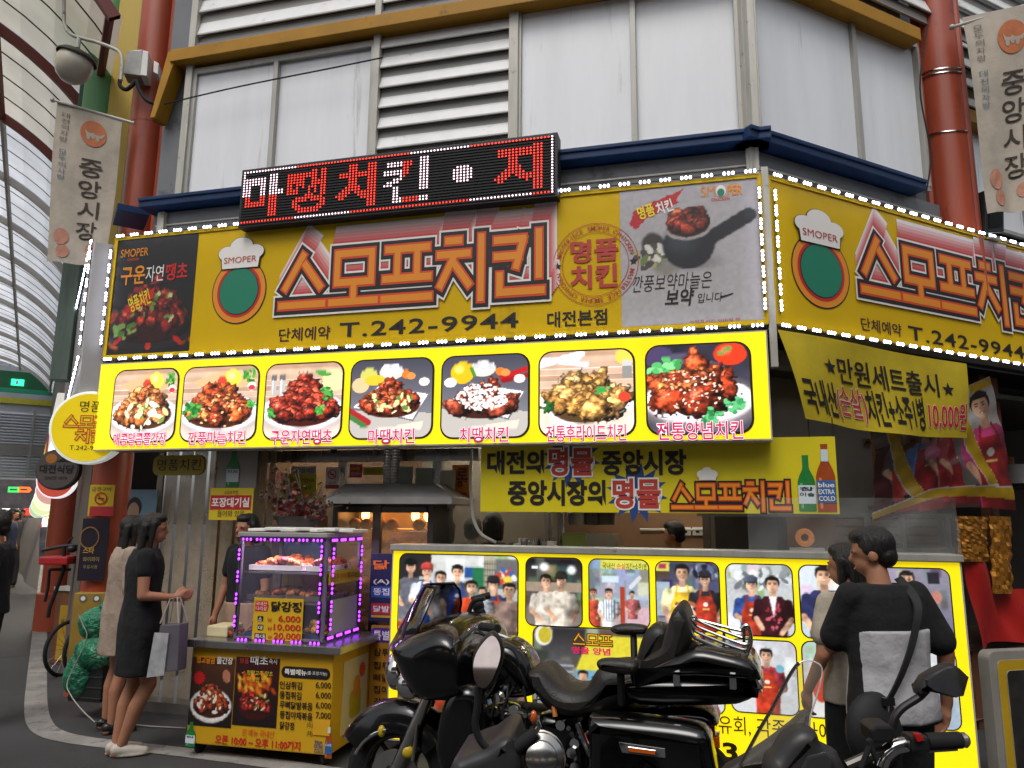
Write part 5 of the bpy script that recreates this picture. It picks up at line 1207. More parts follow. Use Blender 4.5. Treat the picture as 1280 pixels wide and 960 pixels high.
def nosmoke(x, y, r):
    def f(q, pl, w):
        cu, cz = pl.px(x, y, w); ru = pl.px(x+r, y, w)[0]-cu
        O_, I_ = circ(cu, cz, ru, ru, 28), circ(cu, cz, ru*.8, ru*.8, 28); q.add([pl.P(*p, w+.007) for p in O_+I_], [(i, (i+1) % 28, 28+(i+1) % 28, 28+i) for i in range(28)], ink_r)
        q.flat(pl, [(cu-ru*.62, cz+ru*.5), (cu-ru*.5, cz+ru*.62), (cu+ru*.62, cz-ru*.5), (cu+ru*.5, cz-ru*.62)], w+.008, ink_r)
        q.flat(pl, [(cu-ru*.5, cz-ru*.1), (cu+ru*.45, cz-ru*.1), (cu+ru*.45, cz+ru*.08), (cu-ru*.5, cz+ru*.08)], w+.006, ink_k)
    return f
PP = Plane(pp1+np.array([-.02, -.19, 0]), (1, .12, 0))
notice('no_smoking_sign', 'yellow and red no smoking sign fixed to the left red pillar', PP, (111, 606, 142, 645), 0, 'd4b62c', [('금연구역', (115, 609, 139, 614), '4a3010', 0)], [((112, 633, 142, 645), 'b53038')], nosmoke(126.5, 623, 8), 'sign')
notice('alley_poster', 'dark purple poster with a gold ring on the left red pillar', PP, (100, 648, 134, 726), .03, '1e1626', [('스타', (104, 684, 118, 692), 'c89a4a', .02), ('와이파이', (104, 696, 124, 702), 'b8a060', 0), ('무료사용', (104, 706, 122, 711), '9a8a5a', 0)], [], lambda q, pl, w: q.add([pl.P(*p, w+.005) for p in circ(*pl.px(112, 672, w), .085, .1, 28)+circ(*pl.px(112, 672, w), .075, .088, 28)], [(i, (i+1) % 28, 28+(i+1) % 28, 28+i) for i in range(28)], pbr('gold_ink', '8f6a2c', .5)), 'poster')
bs = Plane(pp1+np.array([0, -.24, 0]), (1, .12, 0))
t = thing('pillar_skirt', 'mustard and dark skirt with round emblems around the foot of the left red pillar', 'post base', (pp1[0], pp1[1]-.1, 0))
q = MB(); b = bs.box(92, 740, 142, 752, 0); q.pbox(bs, b[0], .3, b[2], bs.px(110, 741)[1], -.5, 0, pbr('skirt_mustard', '9a7a2e', .6, 0, .15, 4)); q.build('panel', t, bevel=.01)
q = MB(); 
for x in (104, 121, 137): q.flat(bs, circ(*bs.px(x, 748), .035, .035, 16), .003, pbr('skirt_emblem', '6a6a5e', .5)); q.flat(bs, circ(*bs.px(x, 748), .02, .02, 12), .005, ink_w)
q.build('emblem', t)
IW = -.62
notice('license_notice', 'small white notice headed with black lettering on the shop window behind the planter', FR, (364, 583, 395, 593), IW, 'c8c8c2', [('일반음식점', (366, 585, 393, 591), '26262a', .0)])
notice('hours_notice', 'yellow handwritten notice on the shop window behind the red leaf planter', FR, (351, 592, 395, 627), IW, 'c4bc20', [('영업시간안내', (355, 598, 392, 603), '26260a', 0), ('매주 화요일 휴무', (353, 607, 390, 613), '26260a', 0), ('입니다', (356, 616, 380, 622), '26260a', 0)])
notice('no_smoking_sign', 'white no smoking sticker with red foot on the shop window frame', FR, (407, 584, 424, 611), IW+.03, 'd4d0cc', [('금 연', (411, 602, 420, 605), '8a2020', 0)], [((407, 606, 424, 611), 'b03030')], nosmoke(415.5, 593, 5.5), 'sign')
notice('pay_sticker', 'small red square sticker with yellow lettering on the window above the oven', FR, (437, 580, 453, 597), IW, 'b8283c', [('defy', (439, 583, 451, 589), 'e4d040', .02), ('제로페이', (439, 591, 451, 595), 'e8e4e4', 0)], [], None, 'sticker')
notice('yellow_strip_notice', 'narrow yellow strip notice on the window beside the red sticker', FR, (454, 584, 479, 594), IW, 'b09a24', [('* 원산지표시판', (457, 587, 477, 591), '2a240a', 0)])
for x0, x1, y0, y1, lb_ in ((498, 516, 583, 607, 'pale blue sheet taped to the window, left of two'), (519, 541, 585, 607, 'pale blue sheet taped to the window, right of two'), (550, 569, 588, 636, 'tall white menu sheet with a red burst right of the oven')):
    ex = (lambda q, pl, w: (q.flat(pl, star(*pl.px(556, 613, w), .055, .035, 10), w+.004, pbr('burst_red', '5a1410', .5)), text(q, pl, 'NEW', pl.box(551, 610, 561, 616, w), w+.006, ink_y, .01))) if x0 == 550 else None
    notice('paper_sheet', lb_, FR, (x0, y0, x1, y1), IW, '9fa9a6' if x0 < 550 else 'b4b2aa', extra=ex)
notice('side_poster', 'orange and yellow vertical poster right of the oven hood', FR, (565, 581, 588, 632), IW-.03, 'b8701c', [('로', (571, 585, 585, 600), '5a1e0a', .03), ('또', (571, 601, 585, 614), '5a1e0a', .03), ('품', (571, 616, 585, 630), '8a1c0a', .03)], cat='poster')
notice('takeout_sign', 'red and yellow takeaway waiting room sign below the green bottle picture', FR, (262, 610, 316, 650), -.2, 'cfb61e', [('포장대기실', (265, 622, 312, 634), 'ece6de', .03), ('스모프치킨', (281, 613, 298, 618), '6a2010', .01), ('들어와 있음', (272, 638, 306, 646), '2a2408', 0)], [((263, 619, 314, 637), 'b81c20')], None, 'sign')
t = notice('bottle_poster', 'white board with a green soju bottle picture above the takeaway sign', FR, (272, 563, 321, 611), -.25, '8f8c84', cat='poster')
bottle_print(t, FR, FR.box(284, 560, 300, 609, -.25), -.246, bt_g, lab_w, [('진로', ink_k)])
notice('blue_poster', 'pale blue poster showing a woman in a grey dress behind the queueing women', FR, (158, 612, 192, 730), -.4, '6f8a9c', extra=lambda q, pl, w: (q.flat(pl, PX_(pl, [(150+8, 730), (160, 662), (163, 652), (176, 650), (180, 668), (178, 730)], w), w+.003, pbr('print_dress', '8e948e', .6)), q.flat(pl, circ(*pl.px(167, 640, w), .06, .085, 16), w+.005, pbr('print_skin', 'b08a70', .6)), q.flat(pl, circ(*pl.px(168, 634, w), .075, .09, 16), w+.004, pbr('print_hair', '2a1e18', .6))), cat='poster')
# ================================================================ SHOP INTERIOR FITTINGS
gz = thing('shop_glazing', 'stainless framed shop windows behind the planter and the oven', 'window', FR.P(-3.2, 0, -.66))
q = MB(); FWp = -.66
zz0 = FR.px(450, 577, FWp)[1]
for x in (321, 427, 546): u = FR.px(x, 620, FWp)[0]; q.pbox(FR, u-.035, .08, u+.035, zz0, FWp-.05, FWp+.02, steel)
u0, u1 = FR.px(300, 570, FWp)[0], FR.px(600, 570, FWp)[0]; q.pbox(FR, u0, zz0, u1, zz0+.1, FWp-.06, FWp+.03, steel); q.pbox(FR, u0, zz0+.13, u1, 2.45, FWp-.06, FWp+.0, steel); q.pbox(FR, u0, .9, FR.px(427, 620, FWp)[0], .96, FWp-.05, FWp+.02, steel)
q.build('frame', gz, bevel=.004)
q = MB(); q.pbox(FR, u0, .96, u1, zz0, FWp-.02, FWp-.015, glass('window_glass', 'c8d0c8', .16)); q.build('pane', gz)
q = MB(); q.pbox(FR, FR.px(388, 574, FWp)[0], zz0+.11, FR.px(428, 574, FWp)[0], zz0+.125, FWp+.03, FWp+.05, black_pl); q.ell(FR.P(FR.px(420, 574, FWp)[0], zz0+.1, FWp+.05), (.03, .03, .03), black_pl); q.build('door_closer', gz)
# ceiling tubes added to brighten the shop interior
for k, (u, w_) in enumerate(((-4.3, -1.2), (-2.6, -1.3), (-.9, -1.5), (-.3, -2.2))):
    t = thing('kitchen_fill_light', 'added white tube light on the shop ceiling, %s' % ('above the planter', 'above the oven', 'above the kitchen counter', 'at the right end of the kitchen')[k], 'lamp', FR.P(u, 2.5, w_), 'added tube lights on the shop ceiling')
    q = MB(); q.pbox(FR, u-.5, 2.5, u+.5, 2.58, w_-.06, w_+.06, white_pl); q.build('housing', t); q = MB(); q.pbox(FR, u-.48, 2.47, u+.48, 2.5, w_-.03, w_+.03, lamp('kitchen_fill_tube', 'fff2dc', 38)); q.build('tube', t)
# rotisserie oven
ov = thing('rotisserie_oven', 'stainless rotisserie oven with glowing glass doors, sloped hood and two silver ducts', 'oven', FR.P(FR.px(478, 700, -.3)[0], 0, -.5))
OW = -.3; ob = FR.box(412, 628, 540, 800, OW); oz0, oz1 = .5, ob[3]; od = -.75
q = MB()
q.pbox(FR, ob[0], oz0, ob[0]+.05, oz1, od, OW, steel_d); q.pbox(FR, ob[2]-.05, oz0, ob[2], oz1, od, OW, steel_d); q.pbox(FR, ob[0], oz1-.03, ob[2], oz1, od, OW, steel_d); q.pbox(FR, ob[0], .08, ob[2], oz0+.04, od, OW, steel_d); q.pbox(FR, ob[0], oz0, ob[2], oz1, od-.03, od, pbr('oven_lining', '8a5a2a', .35, .6, .2, 5))
q.build('body', ov, bevel=.006)
um = FR.px(470, 700, OW)[0]; q = MB(); q.pbox(FR, um-.035, oz0, um+.035, oz1, OW-.02, OW+.02, steel_d)
for a, b_ in ((ob[0]+.05, um-.035), (um+.035, ob[2]-.05)): q.pbox(FR, a, oz1-.08, b_, oz1-.03, OW-.02, OW+.015, steel_d)
q.build('door_frame', ov, bevel=.004)
q = MB(); q.pbox(FR, ob[0]+.05, oz0, um-.035, oz1-.08, OW-.01, OW-.004, glass('oven_glass', 'ffd9a0', .12)); q.pbox(FR, um+.035, oz0, ob[2]-.05, oz1-.08, OW-.01, OW-.004, _M['oven_glass']); q.build('door_glass', ov)
q = MB()
for z in np.arange(oz0+.1, oz1-.12, .13): q.tube([FR.P(ob[0]+.05, z, -.52), FR.P(ob[2]-.05, z, -.52)], .01, chrome_d, 6); q.pbox(FR, um+.06, z-.02, ob[2]-.07, z-.014, -.7, -.45, chrome_d)
q.build('skewer', ov)
q = MB(); rr = random.Random(2)
for z in np.arange(oz0+.12, oz1-.12, .155):
    for u in np.arange(ob[0]+.12, ob[2]-.08, .11):
        if rr.random() < .8: q.ell(FR.P(u, z, -.5+rr.random()*.06), (.055, .05, .05), pbr('roast_chicken', '8c4412', .35, 0, .3, 18, .4, 50), 10, 7)
q.build('roast_chicken', ov)
q = MB()
for a in (ob[0]+.15, um+.2, ob[2]-.16): q.ell(FR.P(a, oz1-.1, -.6), (.035, .035, .05), warm)
q.pbox(FR, ob[0]+.1, oz1-.05, ob[2]-.1, oz1-.04, -.68, -.5, lamp('oven_tube', 'ff9a3c', 6)); q.build('heat_lamp', ov)
hz0, hz1 = FR.px(478, 630, OW)[1], FR.px(478, 604, OW)[1]; ha, hb_ = FR.px(409, 625, OW+.1)[0], FR.px(566, 630, OW+.1)[0]; hc_, hd = FR.px(432, 605, OW-.1)[0], FR.px(545, 605, OW-.1)[0]
q = MB(); A1 = [FR.P(ha, hz0, OW+.12), FR.P(hb_, hz0, OW+.12), FR.P(hb_, hz0, od), FR.P(ha, hz0, od)]; A2 = [FR.P(ha, hz0+.05, OW+.12), FR.P(hb_, hz0+.05, OW+.12), FR.P(hb_, hz0+.05, od), FR.P(ha, hz0+.05, od)]; A3 = [FR.P(hc_, hz1, OW-.08), FR.P(hd, hz1, OW-.08), FR.P(hd, hz1, od+.1), FR.P(hc_, hz1, od+.1)]
for X_, Y_ in ((A1, A2), (A2, A3)): q.add(X_+Y_, [(i, (i+1) % 4, 4+(i+1) % 4, 4+i) for i in range(4)], pbr('hood_steel', 'a8a6a2', .35, .35, .15, 4))
q.add(A3, [(0, 1, 2, 3)], pbr('hood_steel', 'a8a6a2', .35, .35, .15, 4)); q.build('hood', ov)
for x in (484, 494):
    q = MB(); u = FR.px(x, 590, -.45)[0]; q.lathe([(.03+.006*(k % 2), hz1+k*.012) for k in range(int((2.5-hz1)/.012))], FR.P(u, 0, -.45), pbr('foil_duct', 'd4d2ce', .3, .5, .15, 20), 14); q.build('duct', ov)
# planter of red artificial leaves
pt = thing('red_leaf_planter', 'dark planter of red artificial leaves and dry twigs on top of the food counter', 'plant', FR.P(FR.px(372, 655, .1)[0], FR.px(372, 661, .1)[1], .1))
q = MB(); b = FR.box(352, 645, 402, 660, .1); q.pbox(FR, b[0], b[1], b[2], b[3], -.0, .14, pbr('planter_dark', '2b2420', .6)); q.pbox(FR, b[0]-.02, b[1]-.012, b[2]+.04, b[1], -.04, .18, white_pl); q.build('box', pt, bevel=.006)
rr = random.Random(9); q = MB(); tw = MB()
leafs = [pbr('leaf_red', '7a1c1c', .5, 0, .2, 9), pbr('leaf_dark', '341410', .6, 0, .2, 9), pbr('leaf_wine', '551a1c', .5, 0, .2, 9)]
def leafquad(q, p, s_, mt, rr):
    a = Vector((rr.uniform(-1, 1), rr.uniform(-1, 1), rr.uniform(-1, 1))).normalized(); b_ = a.orthogonal().normalized(); p = Vector(tuple(map(float, p)))
    q.add([p, p+a*s_*.5+b_*s_*.35, p+a*s_, p+a*s_*.5-b_*s_*.35], [(0, 1, 2, 3)], mt)
for x, y, n_, r in ((370, 632, 70, 12), (355, 635, 40, 10), (392, 640, 55, 12), (345, 625, 24, 8), (371, 612, 25, 7), (352, 605, 8, 9), (400, 648, 20, 8)):
    for i in range(n_):
        px_, py_ = x+rr.gauss(0, r*.55), y+rr.gauss(0, r*.55); leafquad(q, FR.P(*FR.px(px_, py_, .1), .1+rr.uniform(-.1, .1)), rr.uniform(.03, .065), leafs[rr.randrange(3)], rr)
for i in range(26):
    x1, y1 = rr.choice(((350, 590), (358, 580), (412, 625), (425, 628), (340, 610), (395, 620))); p0 = FR.P(*FR.px(375+rr.uniform(-15, 15), 648, .1), .08); p2 = FR.P(*FR.px(x1+rr.gauss(0, 7), y1+rr.gauss(0, 7), .1), .1+rr.uniform(-.1, .1)); md = (p0+p2)/2+np.array([rr.uniform(-.04, .04), 0, .03]); tw.tube([p0, md, p2], .0035, pbr('dry_twig', '4a3c34', .7), 4)
    for k in range(3): leafquad(tw, p2+np.array([rr.gauss(0, .02), rr.gauss(0, .02), rr.gauss(0, .02)]), .03, leafs[1], rr)
q.build('foliage', pt); tw.build('twig', pt)
# kitchen behind the photo lightbox
kt = thing('kitchen_hood', 'stainless cooking hood and stacked pans behind the glass under the slogan banner', 'kitchen equipment', FR.P(-1.6, 1.2, -1.9))
q = MB(); b = FR.box(700, 656, 775, 700, -1.7); q.prism(FR, [(b[0], b[1]-.2), (b[2]+.1, b[1]-.2), (b[2]-.05, b[3]-.08), (b[0]+.05, b[3]-.08)], -2.1, -1.7, steel); q.pbox(FR, b[0]-.1, .2, b[2]+.2, b[1]-.2, -2.2, -1.6, steel); q.build('hood', kt, bevel=.01)
q = MB()
for x, r in ((722, .1), (738, .09), (757, .08)):
    u, z = FR.px(x, 656, -1.8); q.lathe([(0, 0), (r, 0), (r*1.05, .1), (r*1.1, .11), (r*.6, .13), (0, .14)], FR.P(u, z, -1.85), steel_d if x > 730 else steel, 18)
q.build('pan', kt)
u = FR.px(692, 650, -1.75)[0]; q = MB(); q.tube([FR.P(u, 1.2, -1.75), FR.P(u, 2.6, -1.75)], .09, steel, 14); q.build('flue', kt)
t = thing('switch_row', 'row of white wall switches and sockets on the brown kitchen wall', 'switches', FR.P(FR.px(895, 662, -2.49)[0], 1.5, -2.49))
for x in (842, 857, 872, 887, 903, 918, 938, 950):
    q = MB(); u, z = FR.px(x, 664-(x > 930)*5, -2.49); q.pbox(FR, u-.05, z-.04, u+.05, z+.04, -2.5, -2.47, white_pl); q.pbox(FR, u-.02, z-.02, u+.02, z+.02, -2.47, -2.462, black_pl); q.build('switch', t, bevel=.004)
q = MB(); q.tube([FR.P(*FR.px(800+k*17.5, 662, -2.47), -2.47) for k in range(10)], .012, white_pl, 6); q.build('cable', t)
t = thing('prep_shelf', 'cluttered steel shelf of jars and plastic tubs behind the left end of the lightbox', 'shelf', FR.P(-2, 1.3, -.6))
q = MB(); b = FR.box(640, 684, 735, 690, -.35); q.pbox(FR, b[0], b[1]-.03, b[2], b[1], -.7, -.3, steel); q.build('board', t)
rr = random.Random(4)
for i in range(16):
    u = b[0]+.03+(b[2]-b[0]-.06)*rr.random(); h = rr.uniform(.04, .1); q = MB(); r = rr.uniform(.02, .04)
    q.lathe([(0, 0), (r, 0), (r*1.1, h), (r, h), (0, h*.9)], FR.P(u, b[1], -.35-rr.random()*.2), rr.choice((glass('tub_clear', 'd0d8d8', .4), white_pl, chrome_d, _M['tub_clear'])), 12); q.build('tub', t)
q = MB(); q.pbox(FR, *FR.box(703, 666, 732, 682, -.33), -.36, -.33, pbr('green_packet', '6f7a2c', .5)); tag(q.build('green_packet'), 'folded olive green packet standing on the prep shelf', 'packet')
t = thing('tape_dispenser', 'orange roll of tape hanging behind the plastic sheet left of the man', 'tape', FR.P(*FR.px(1006, 672, -.5), -.5))
u, z = FR.px(1006, 672, -.4); q = MB(); pts = [FR.P(u+.045*math.cos(a), z+.045*math.sin(a), -.4) for a in np.linspace(0, 6.28, 20)]; q.tube(pts, .02, pbr('tape_orange', 'd98a48', .5, emit=.25), 8); q.build('roll', t)
q = MB(); q.pbox(FR, u-.1, z-.09, u+.12, z-.07, -.45, -.36, white_pl); q.build('tray', t)
# clear plastic weather sheet
class SHT:
    @staticmethod
    def P(s_, t_, w=0): return FR.P(-.2+1.25*s_, 1.42+.34*(1-t_), .02+w+.015*math.sin(22*s_+5*t_)+.012*math.sin(9*s_*t_+3))
q = MB(); cloth(q, SHT, glass('clear_vinyl', 'd8dad8', .11, .06), 50, 10); tag(q.build('clear_sheet'), 'wrinkled clear plastic weather sheet above the photo lightbox, behind the man', 'plastic sheet')
# right hand side, under the second sign
pw = thing('steel_post_panel', 'grey stainless panel with dark screw right of the slogan banner', 'panel', RT.P(.6, 1.5, -.45))
b = RT.box(1046, 540, 1092, 644, -.42); q = MB(); q.pbox(RT, -.3, b[1]-.02, b[2], 2.95, -.46, -.42, pbr('brushed_panel', '8d8880', .4, .0, .1, 2)); q.build('sheet', pw, bevel=.004)
q = MB(); q.ell(RT.P(*RT.px(1088, 634, -.41), -.41), (.02, .02, .02), black_pl); q.pbox(RT, *RT.box(1080, 548, 1088, 554, -.4), -.42, -.39, chrome); q.build('screw', pw)
gc = thing('glass_case', 'aluminium framed sliding glass case behind the man with metal racks inside', 'display case', RT.P(.9, 1.1, -.35))
q = MB(); GCW = -.35; b = RT.box(1085, 642, 1192, 690, GCW)
q.pbox(RT, b[0], b[3]-.03, b[2], b[3], GCW-.4, GCW, alu); q.pbox(RT, b[0], b[1]-.4, b[2], b[1]+.03, GCW-.4, GCW, alu)
for u in (b[0], RT.px(1128, 670, GCW)[0], RT.px(1185, 670, GCW)[0]): q.pbox(RT, u, b[1]+.03, u+.04, b[3]-.03, GCW-.03, GCW+.004, alu)
q.build('frame', gc, bevel=.003)
q = MB(); q.pbox(RT, b[0]+.02, b[1]+.02, b[2]-.02, b[3]-.02, GCW-.02, GCW-.016, _M['window_glass']); q.build('pane', gc)
q = MB()
for k in range(4): z = b[1]+.05+(b[3]-b[1]-.1)*k/3; q.pbox(RT, b[0]+.05, z, b[2]-.05, z+.02, GCW-.35, GCW-.08, steel_d)
q.build('rack', gc)
wp = thing('wooden_post', 'reddish brown timber door post under the right sign', 'post', RT.P(RT.px(1234, 500, -.3)[0], 0, -.3))
q = MB(); u = RT.px(1226, 500, -.3)[0]; q.pbox(RT, u, .0, u+.1, 2.95, -.4, -.3, wood); q.pbox(RT, u+.16, 1.95, u+.33, 2.95, -.42, -.33, pbr('orange_timber', '8a4a2c', .5, 0, .2, 5)); q.build('timber', wp, bevel=.006)
wb = thing('photo_banner', 'crumpled plastic banner of group photos with yellow borders under the cloth banner', 'banner', RT.P(1.3, 1.5, -.1))
WBc = [RT.px(*p, -.12) for p in ((1091, 535), (1237, 470), (1272, 638), (1093, 652))]
def wbend(s_, t_):
    top = np.array(WBc[0])*(1-s_)+np.array(WBc[1])*s_; bot = np.array(WBc[3])*(1-s_)+np.array(WBc[2])*s_; p = top*(1-t_)+bot*t_
    return p[0], p[1]+.06*math.sin(math.pi*s_)*t_*t_, -.12+.012*math.sin(6*(s_+t_*.8))+.008*math.sin(15*(s_*.6-t_))+.004*math.sin(31*(s_*.5+t_*.9))
class WB:
    @staticmethod
    def P(u, z, w=0): a, b_, c = wbend(u, 1-z); return RT.P(a, b_, c+w)
cv = Cv(130, 110, '5a2a24'); A_ = cv.asp
cv.grad('4a2420', '8a8480'); cv.r(.0, .0, .18*A_, .75, '4a1214')
for x, t_, h, s_, ap in ((.25, .95, .17, '5a4a48', 'a02420'), (.4, .9, .17, '4a78b8', '8e1c22'), (.55, .88, .15, '9a6a64', '8e1c22'), (.64, .86, .15, 'b04048', '8a1a1e')): cv.man(x*A_, t_, h, s_, ap)
cv.e(.44*A_, .55, .07, .06, 'd46a94'); cv.r(.2*A_, .1, .3*A_, .2, '241c1c'); cv.poly([(.62*A_, .2), (.75*A_, .2), (.72*A_, 1), (.6*A_, 1)], '6a6660')
cv.r(.74*A_, .2, A_, 1, 'b0aca6'); cv.man(.87*A_, .92, .2, 'c83a78', '9a2024')
for P in ([(.1*A_, 1), (.18*A_, 1), (.22*A_, .6), (.34*A_, .2), (.26*A_, .15), (.14*A_, .55)], [(.64*A_, 1), (.7*A_, 1), (.78*A_, .5), (.88*A_, .2), (.8*A_, .2), (.7*A_, .5)], [(0, .02), (0, .08), (.4*A_, .2), (A_, .17), (A_, .08), (.4*A_, .12)], [(.8*A_, .93), (A_, .93), (A_, .99), (.8*A_, .99)]):
    c0 = np.mean(P, 0); cv.poly([tuple(c0+(np.array(p)-c0)*1.12) for p in P], 'cfccc6'); cv.poly(P, 'c8a014')
cv.grain(20, .1); cv.a = np.clip((cv.a*.72)*(1-.0)+.03, 0, 1)
print_sheet('print', WB, (0, 0, 1, 1), 0, cv, printed('glossy_print', 0, .18), wb, nx=130, ny=110)
foil = pbr('orange_foil', 'd8943c', .24, .75, .25, 9)
for i, (x0, x1, y0, y1, nm) in enumerate(((1195, 1234, 645, 702, 'left'), (1237, 1264, 645, 742, 'right'))):
    Q = [RT.px(*p, -.16) for p in ((x0, y0), (x1, y0+1), (x1+1, y1), (x0+3, y1))]; rr = random.Random(i); q = MB()
    class FO:
        @staticmethod
        def P(s_, t_, w=0):
            top = np.array(Q[0])*(1-s_)+np.array(Q[1])*s_; bot = np.array(Q[3])*(1-s_)+np.array(Q[2])*s_; p = top*(1-t_)+bot*t_
            return RT.P(p[0], p[1], -.16+w+.006*math.sin(9*s_+13*t_+i)*math.sin(14*s_-8*t_)+.02*math.sin(math.pi*s_))
    q.add([FO.P(a/14, b_/18, rr.uniform(-.012, .012)) for b_ in range(19) for a in range(15)], [(j*15+k, j*15+k+1, (j+1)*15+k+1) for j in range(18) for k in range(14)]+[(j*15+k, (j+1)*15+k+1, (j+1)*15+k) for j in range(18) for k in range(14)], foil); tag(q.build('foil_packet', base=FO.P(.5, 1)), 'crumpled shiny orange foil packets hanging in a strip, the %s one of the pair' % nm, 'packets', 'hanging foil packets')
t = thing('red_tarp', 'glossy red tarpaulin draped over the stall edge right of the photo lightbox', 'tarpaulin', RT.P(1.8, .9, -.1))
class TP:
    @staticmethod
    def P(s_, t_, w=0):
        a, b_ = RT.px(1204, 705, -.2)[0], RT.px(1320, 740, -.2)[0]; z1 = RT.px(1215, 700, -.2)[1]-.25*max(0, min(1, (s_-.22)/.12)); z0 = RT.px(1230, 808, -.2)[1]+.03*math.sin(6*s_)
        return RT.P(a+(b_-a)*s_, z1+(z0-z1)*t_, -.2+w+.03*math.sin(10*s_+2.2*t_)+.02*math.sin(18*s_-5*t_)+.05*t_)
q = MB(); cloth(q, TP, pbr('red_tarpaulin', 'a3201c', .3, 0, .12, 3), 40, 16); q.build('sheet', t)
t = thing('stall_table', 'rough brown wooden stall table on square legs under the red tarpaulin', 'table', RT.P(1.9, 0, -.4))
q = MB(); z = RT.px(1230, 806, -.25)[1]; u = RT.px(1226, 880, -.25)[0]; q.pbox(RT, u-.06, z-.04, 3.6, z, -1, -.26, wood_d); q.build('top', t)
for uu in (u, u+.11, u+1.3): q = MB(); q.pbox(RT, uu, 0, uu+.08, z-.04, -.36, -.28, wood); q.build('leg', t, bevel=.004)
t = thing('corner_lightbox', 'yellow bordered sign board with pale rounded corner at the lower right edge of the picture', 'sign', atY(1290, 900, 4.7)*np.array([1, 1, 0]))
CL = Plane(atY(1262, 880, 4.7), (1, .25)); b = CL.box(1244, 812, 1345, 1000, 0); q = MB(); q.prism(CL, rrect(b[0], .02, b[2], b[3], .05), -.08, 0, pbr('rim_dull', '8a867e', .5, 0, .12, 4)); q.prism(CL, rrect(b[0]+.05, .06, b[2], b[3]-.05, .04), 0, .005, pbr('dull_yellow', 'b8961a', .5, 0, .1, 4)); q.prism(CL, rrect(b[0]+.11, .12, b[2], b[3]-.11, .03), .005, .01, pbr('print_dark', '2a2824', .5, 0, .4, 12)); q.build('board', t, bevel=.004)
t = thing('white_tub', 'white plastic tub on a dark shelf at the right edge under the sign', 'tub', RT.P(*RT.px(1270, 608, -.9), -.9))
u, z = RT.px(1275, 606, -.9); q = MB(); q.lathe([(0, 0), (.2, 0), (.23, .18), (.24, .2), (.22, .2), (0, .19)], RT.P(u+.05, z, -.9), white_pl, 22); q.build('body', t); q = MB(); q.pbox(RT, u-.4, z-.03, u+.8, z-.002, -1.3, -.6, steel_d); q.build('shelf', t)
t = thing('cooker_hood', 'dark steel cooker hood in the dim kitchen at the right edge', 'hood', RT.P(2.6, 2.2, -1.1))
q = MB(); u, z = RT.px(1240, 520, -1.0); q.prism(RT, [(u-.3, z), (u+1.5, z), (u+1.3, z+.35), (u, z+.35)], -1.6, -1., pbr('sooty_steel', '5a5652', .4, .6, .2, 3)); q.build('hood', t)
q = MB(); q.lathe([(0, 0), (.1, 0), (.11, .16), (.04, .2), (0, .2)], RT.P(u+.1, z-.55, -1.1), pbr('red_jar', '8a2a1c', .4, 0, .2, 8), 16); q.lathe([(0, 0), (.08, 0), (.08, .14), (0, .15)], RT.P(u+.32, z-.55, -1.1), pbr('amber_jar', 'a5601c', .4, 0, .2, 8), 16); q.pbox(RT, u-.3, z-.6, u+1.2, z-.56, -1.4, -.95, steel_d); q.build('jar', t)

# ================================================================ FOOD CART
g0, g1 = ground(240, 945), ground(420, 962)
CA = Plane(g0, (g1-g0)[:2])
c0, c1 = CA.px(237, 870)[0], CA.px(414, 885)[0]; cz0, cz1 = CA.px(325, 937)[1], CA.px(325, 812)[1]
def projx(p): d = np.array(p)-CAM; return 640+FPX*(d @ _r2)/(d @ _fw)
dep = min(np.arange(.2, 1.4, .01), key=lambda d: abs(projx(CA.P(c1, .5, -d))-463))
ct_ = thing('food_cart', 'yellow wheeled fried chicken cart with menu panel and steel counter', 'cart', CA.P((c0+c1)/2, 0, -dep/2))
cart_y = pbr('cart_yellow', 'c99a14', .4, 0, .06, 2)
q = MB(); q.pbox(CA, c0, cz0, c1, cz1, -dep, 0, cart_y); q.build('body', ct_, bevel=.01)
q = MB(); q.pbox(CA, c0-.02, cz1, c1+.07, cz1+.05, -dep-.05, .05, steel); q.build('counter', ct_, bevel=.006)
for u, w_ in ((c0+.06, -.08), (c1-.06, -.08), (c0+.06, -dep+.08), (c1-.06, -dep+.08)):
    q = MB(); P = CA.P(u, .055, w_); Rm = Matrix.Rotation(math.pi/2, 3, 'Y') @ Matrix.Rotation(.3, 3, 'X'); q.lathe([(0, -.018), (.045, -.018), (.055, -.01), (.055, .01), (.045, .018), (0, .018)], P, rubber, 18, Rm); q.pbox(CA, u-.03, .06, u+.03, cz0, w_-.01, w_+.01, chrome_d); q.build('wheel', ct_)
CB_ = lambda *a: CA.box(*a, 0.0)
def cpic(cols, bgc, plate):
    c = Cv(80, 100, bgc); A_ = c.asp
    if plate: c.grad('120c0a', '54301c'); c.e(.5*A_, .3, .48*A_, .25, 'd8d2d0'); c.e(.5*A_, .31, .45*A_, .23, 'ece8e6')
    else: c.grad('1a0c0c', '3c0c10'); c.e(.5*A_, .26, .46*A_, .22, '141010')
    c.pile(.5*A_, .3, .38*A_, .26 if plate else .32, 70, cols, .055, .7)
    if plate: c.specks(.5*A_, .33, .3*A_, .16, 16, ('f0e8dc', 'e0d8b8'), .018, 2); c.e(.82*A_, .74, .07, .1, 'b07058', .3); c.e(.2*A_, .7, .12, .09, '6a1410')
    else:
        c.specks(.6*A_, .38, .2*A_, .15, 14, ('d8d0a0', '88a048'), .015, 2)
        for i in range(30): c.e((.1+.8*RNG.random())*A_, .5+.25*RNG.random(), .03, .06, ('e07a10', 'c04a0c', 'f0b030')[i % 3], RNG.random(), 1.)
    c.grain(40, .08); return c
xm = 296
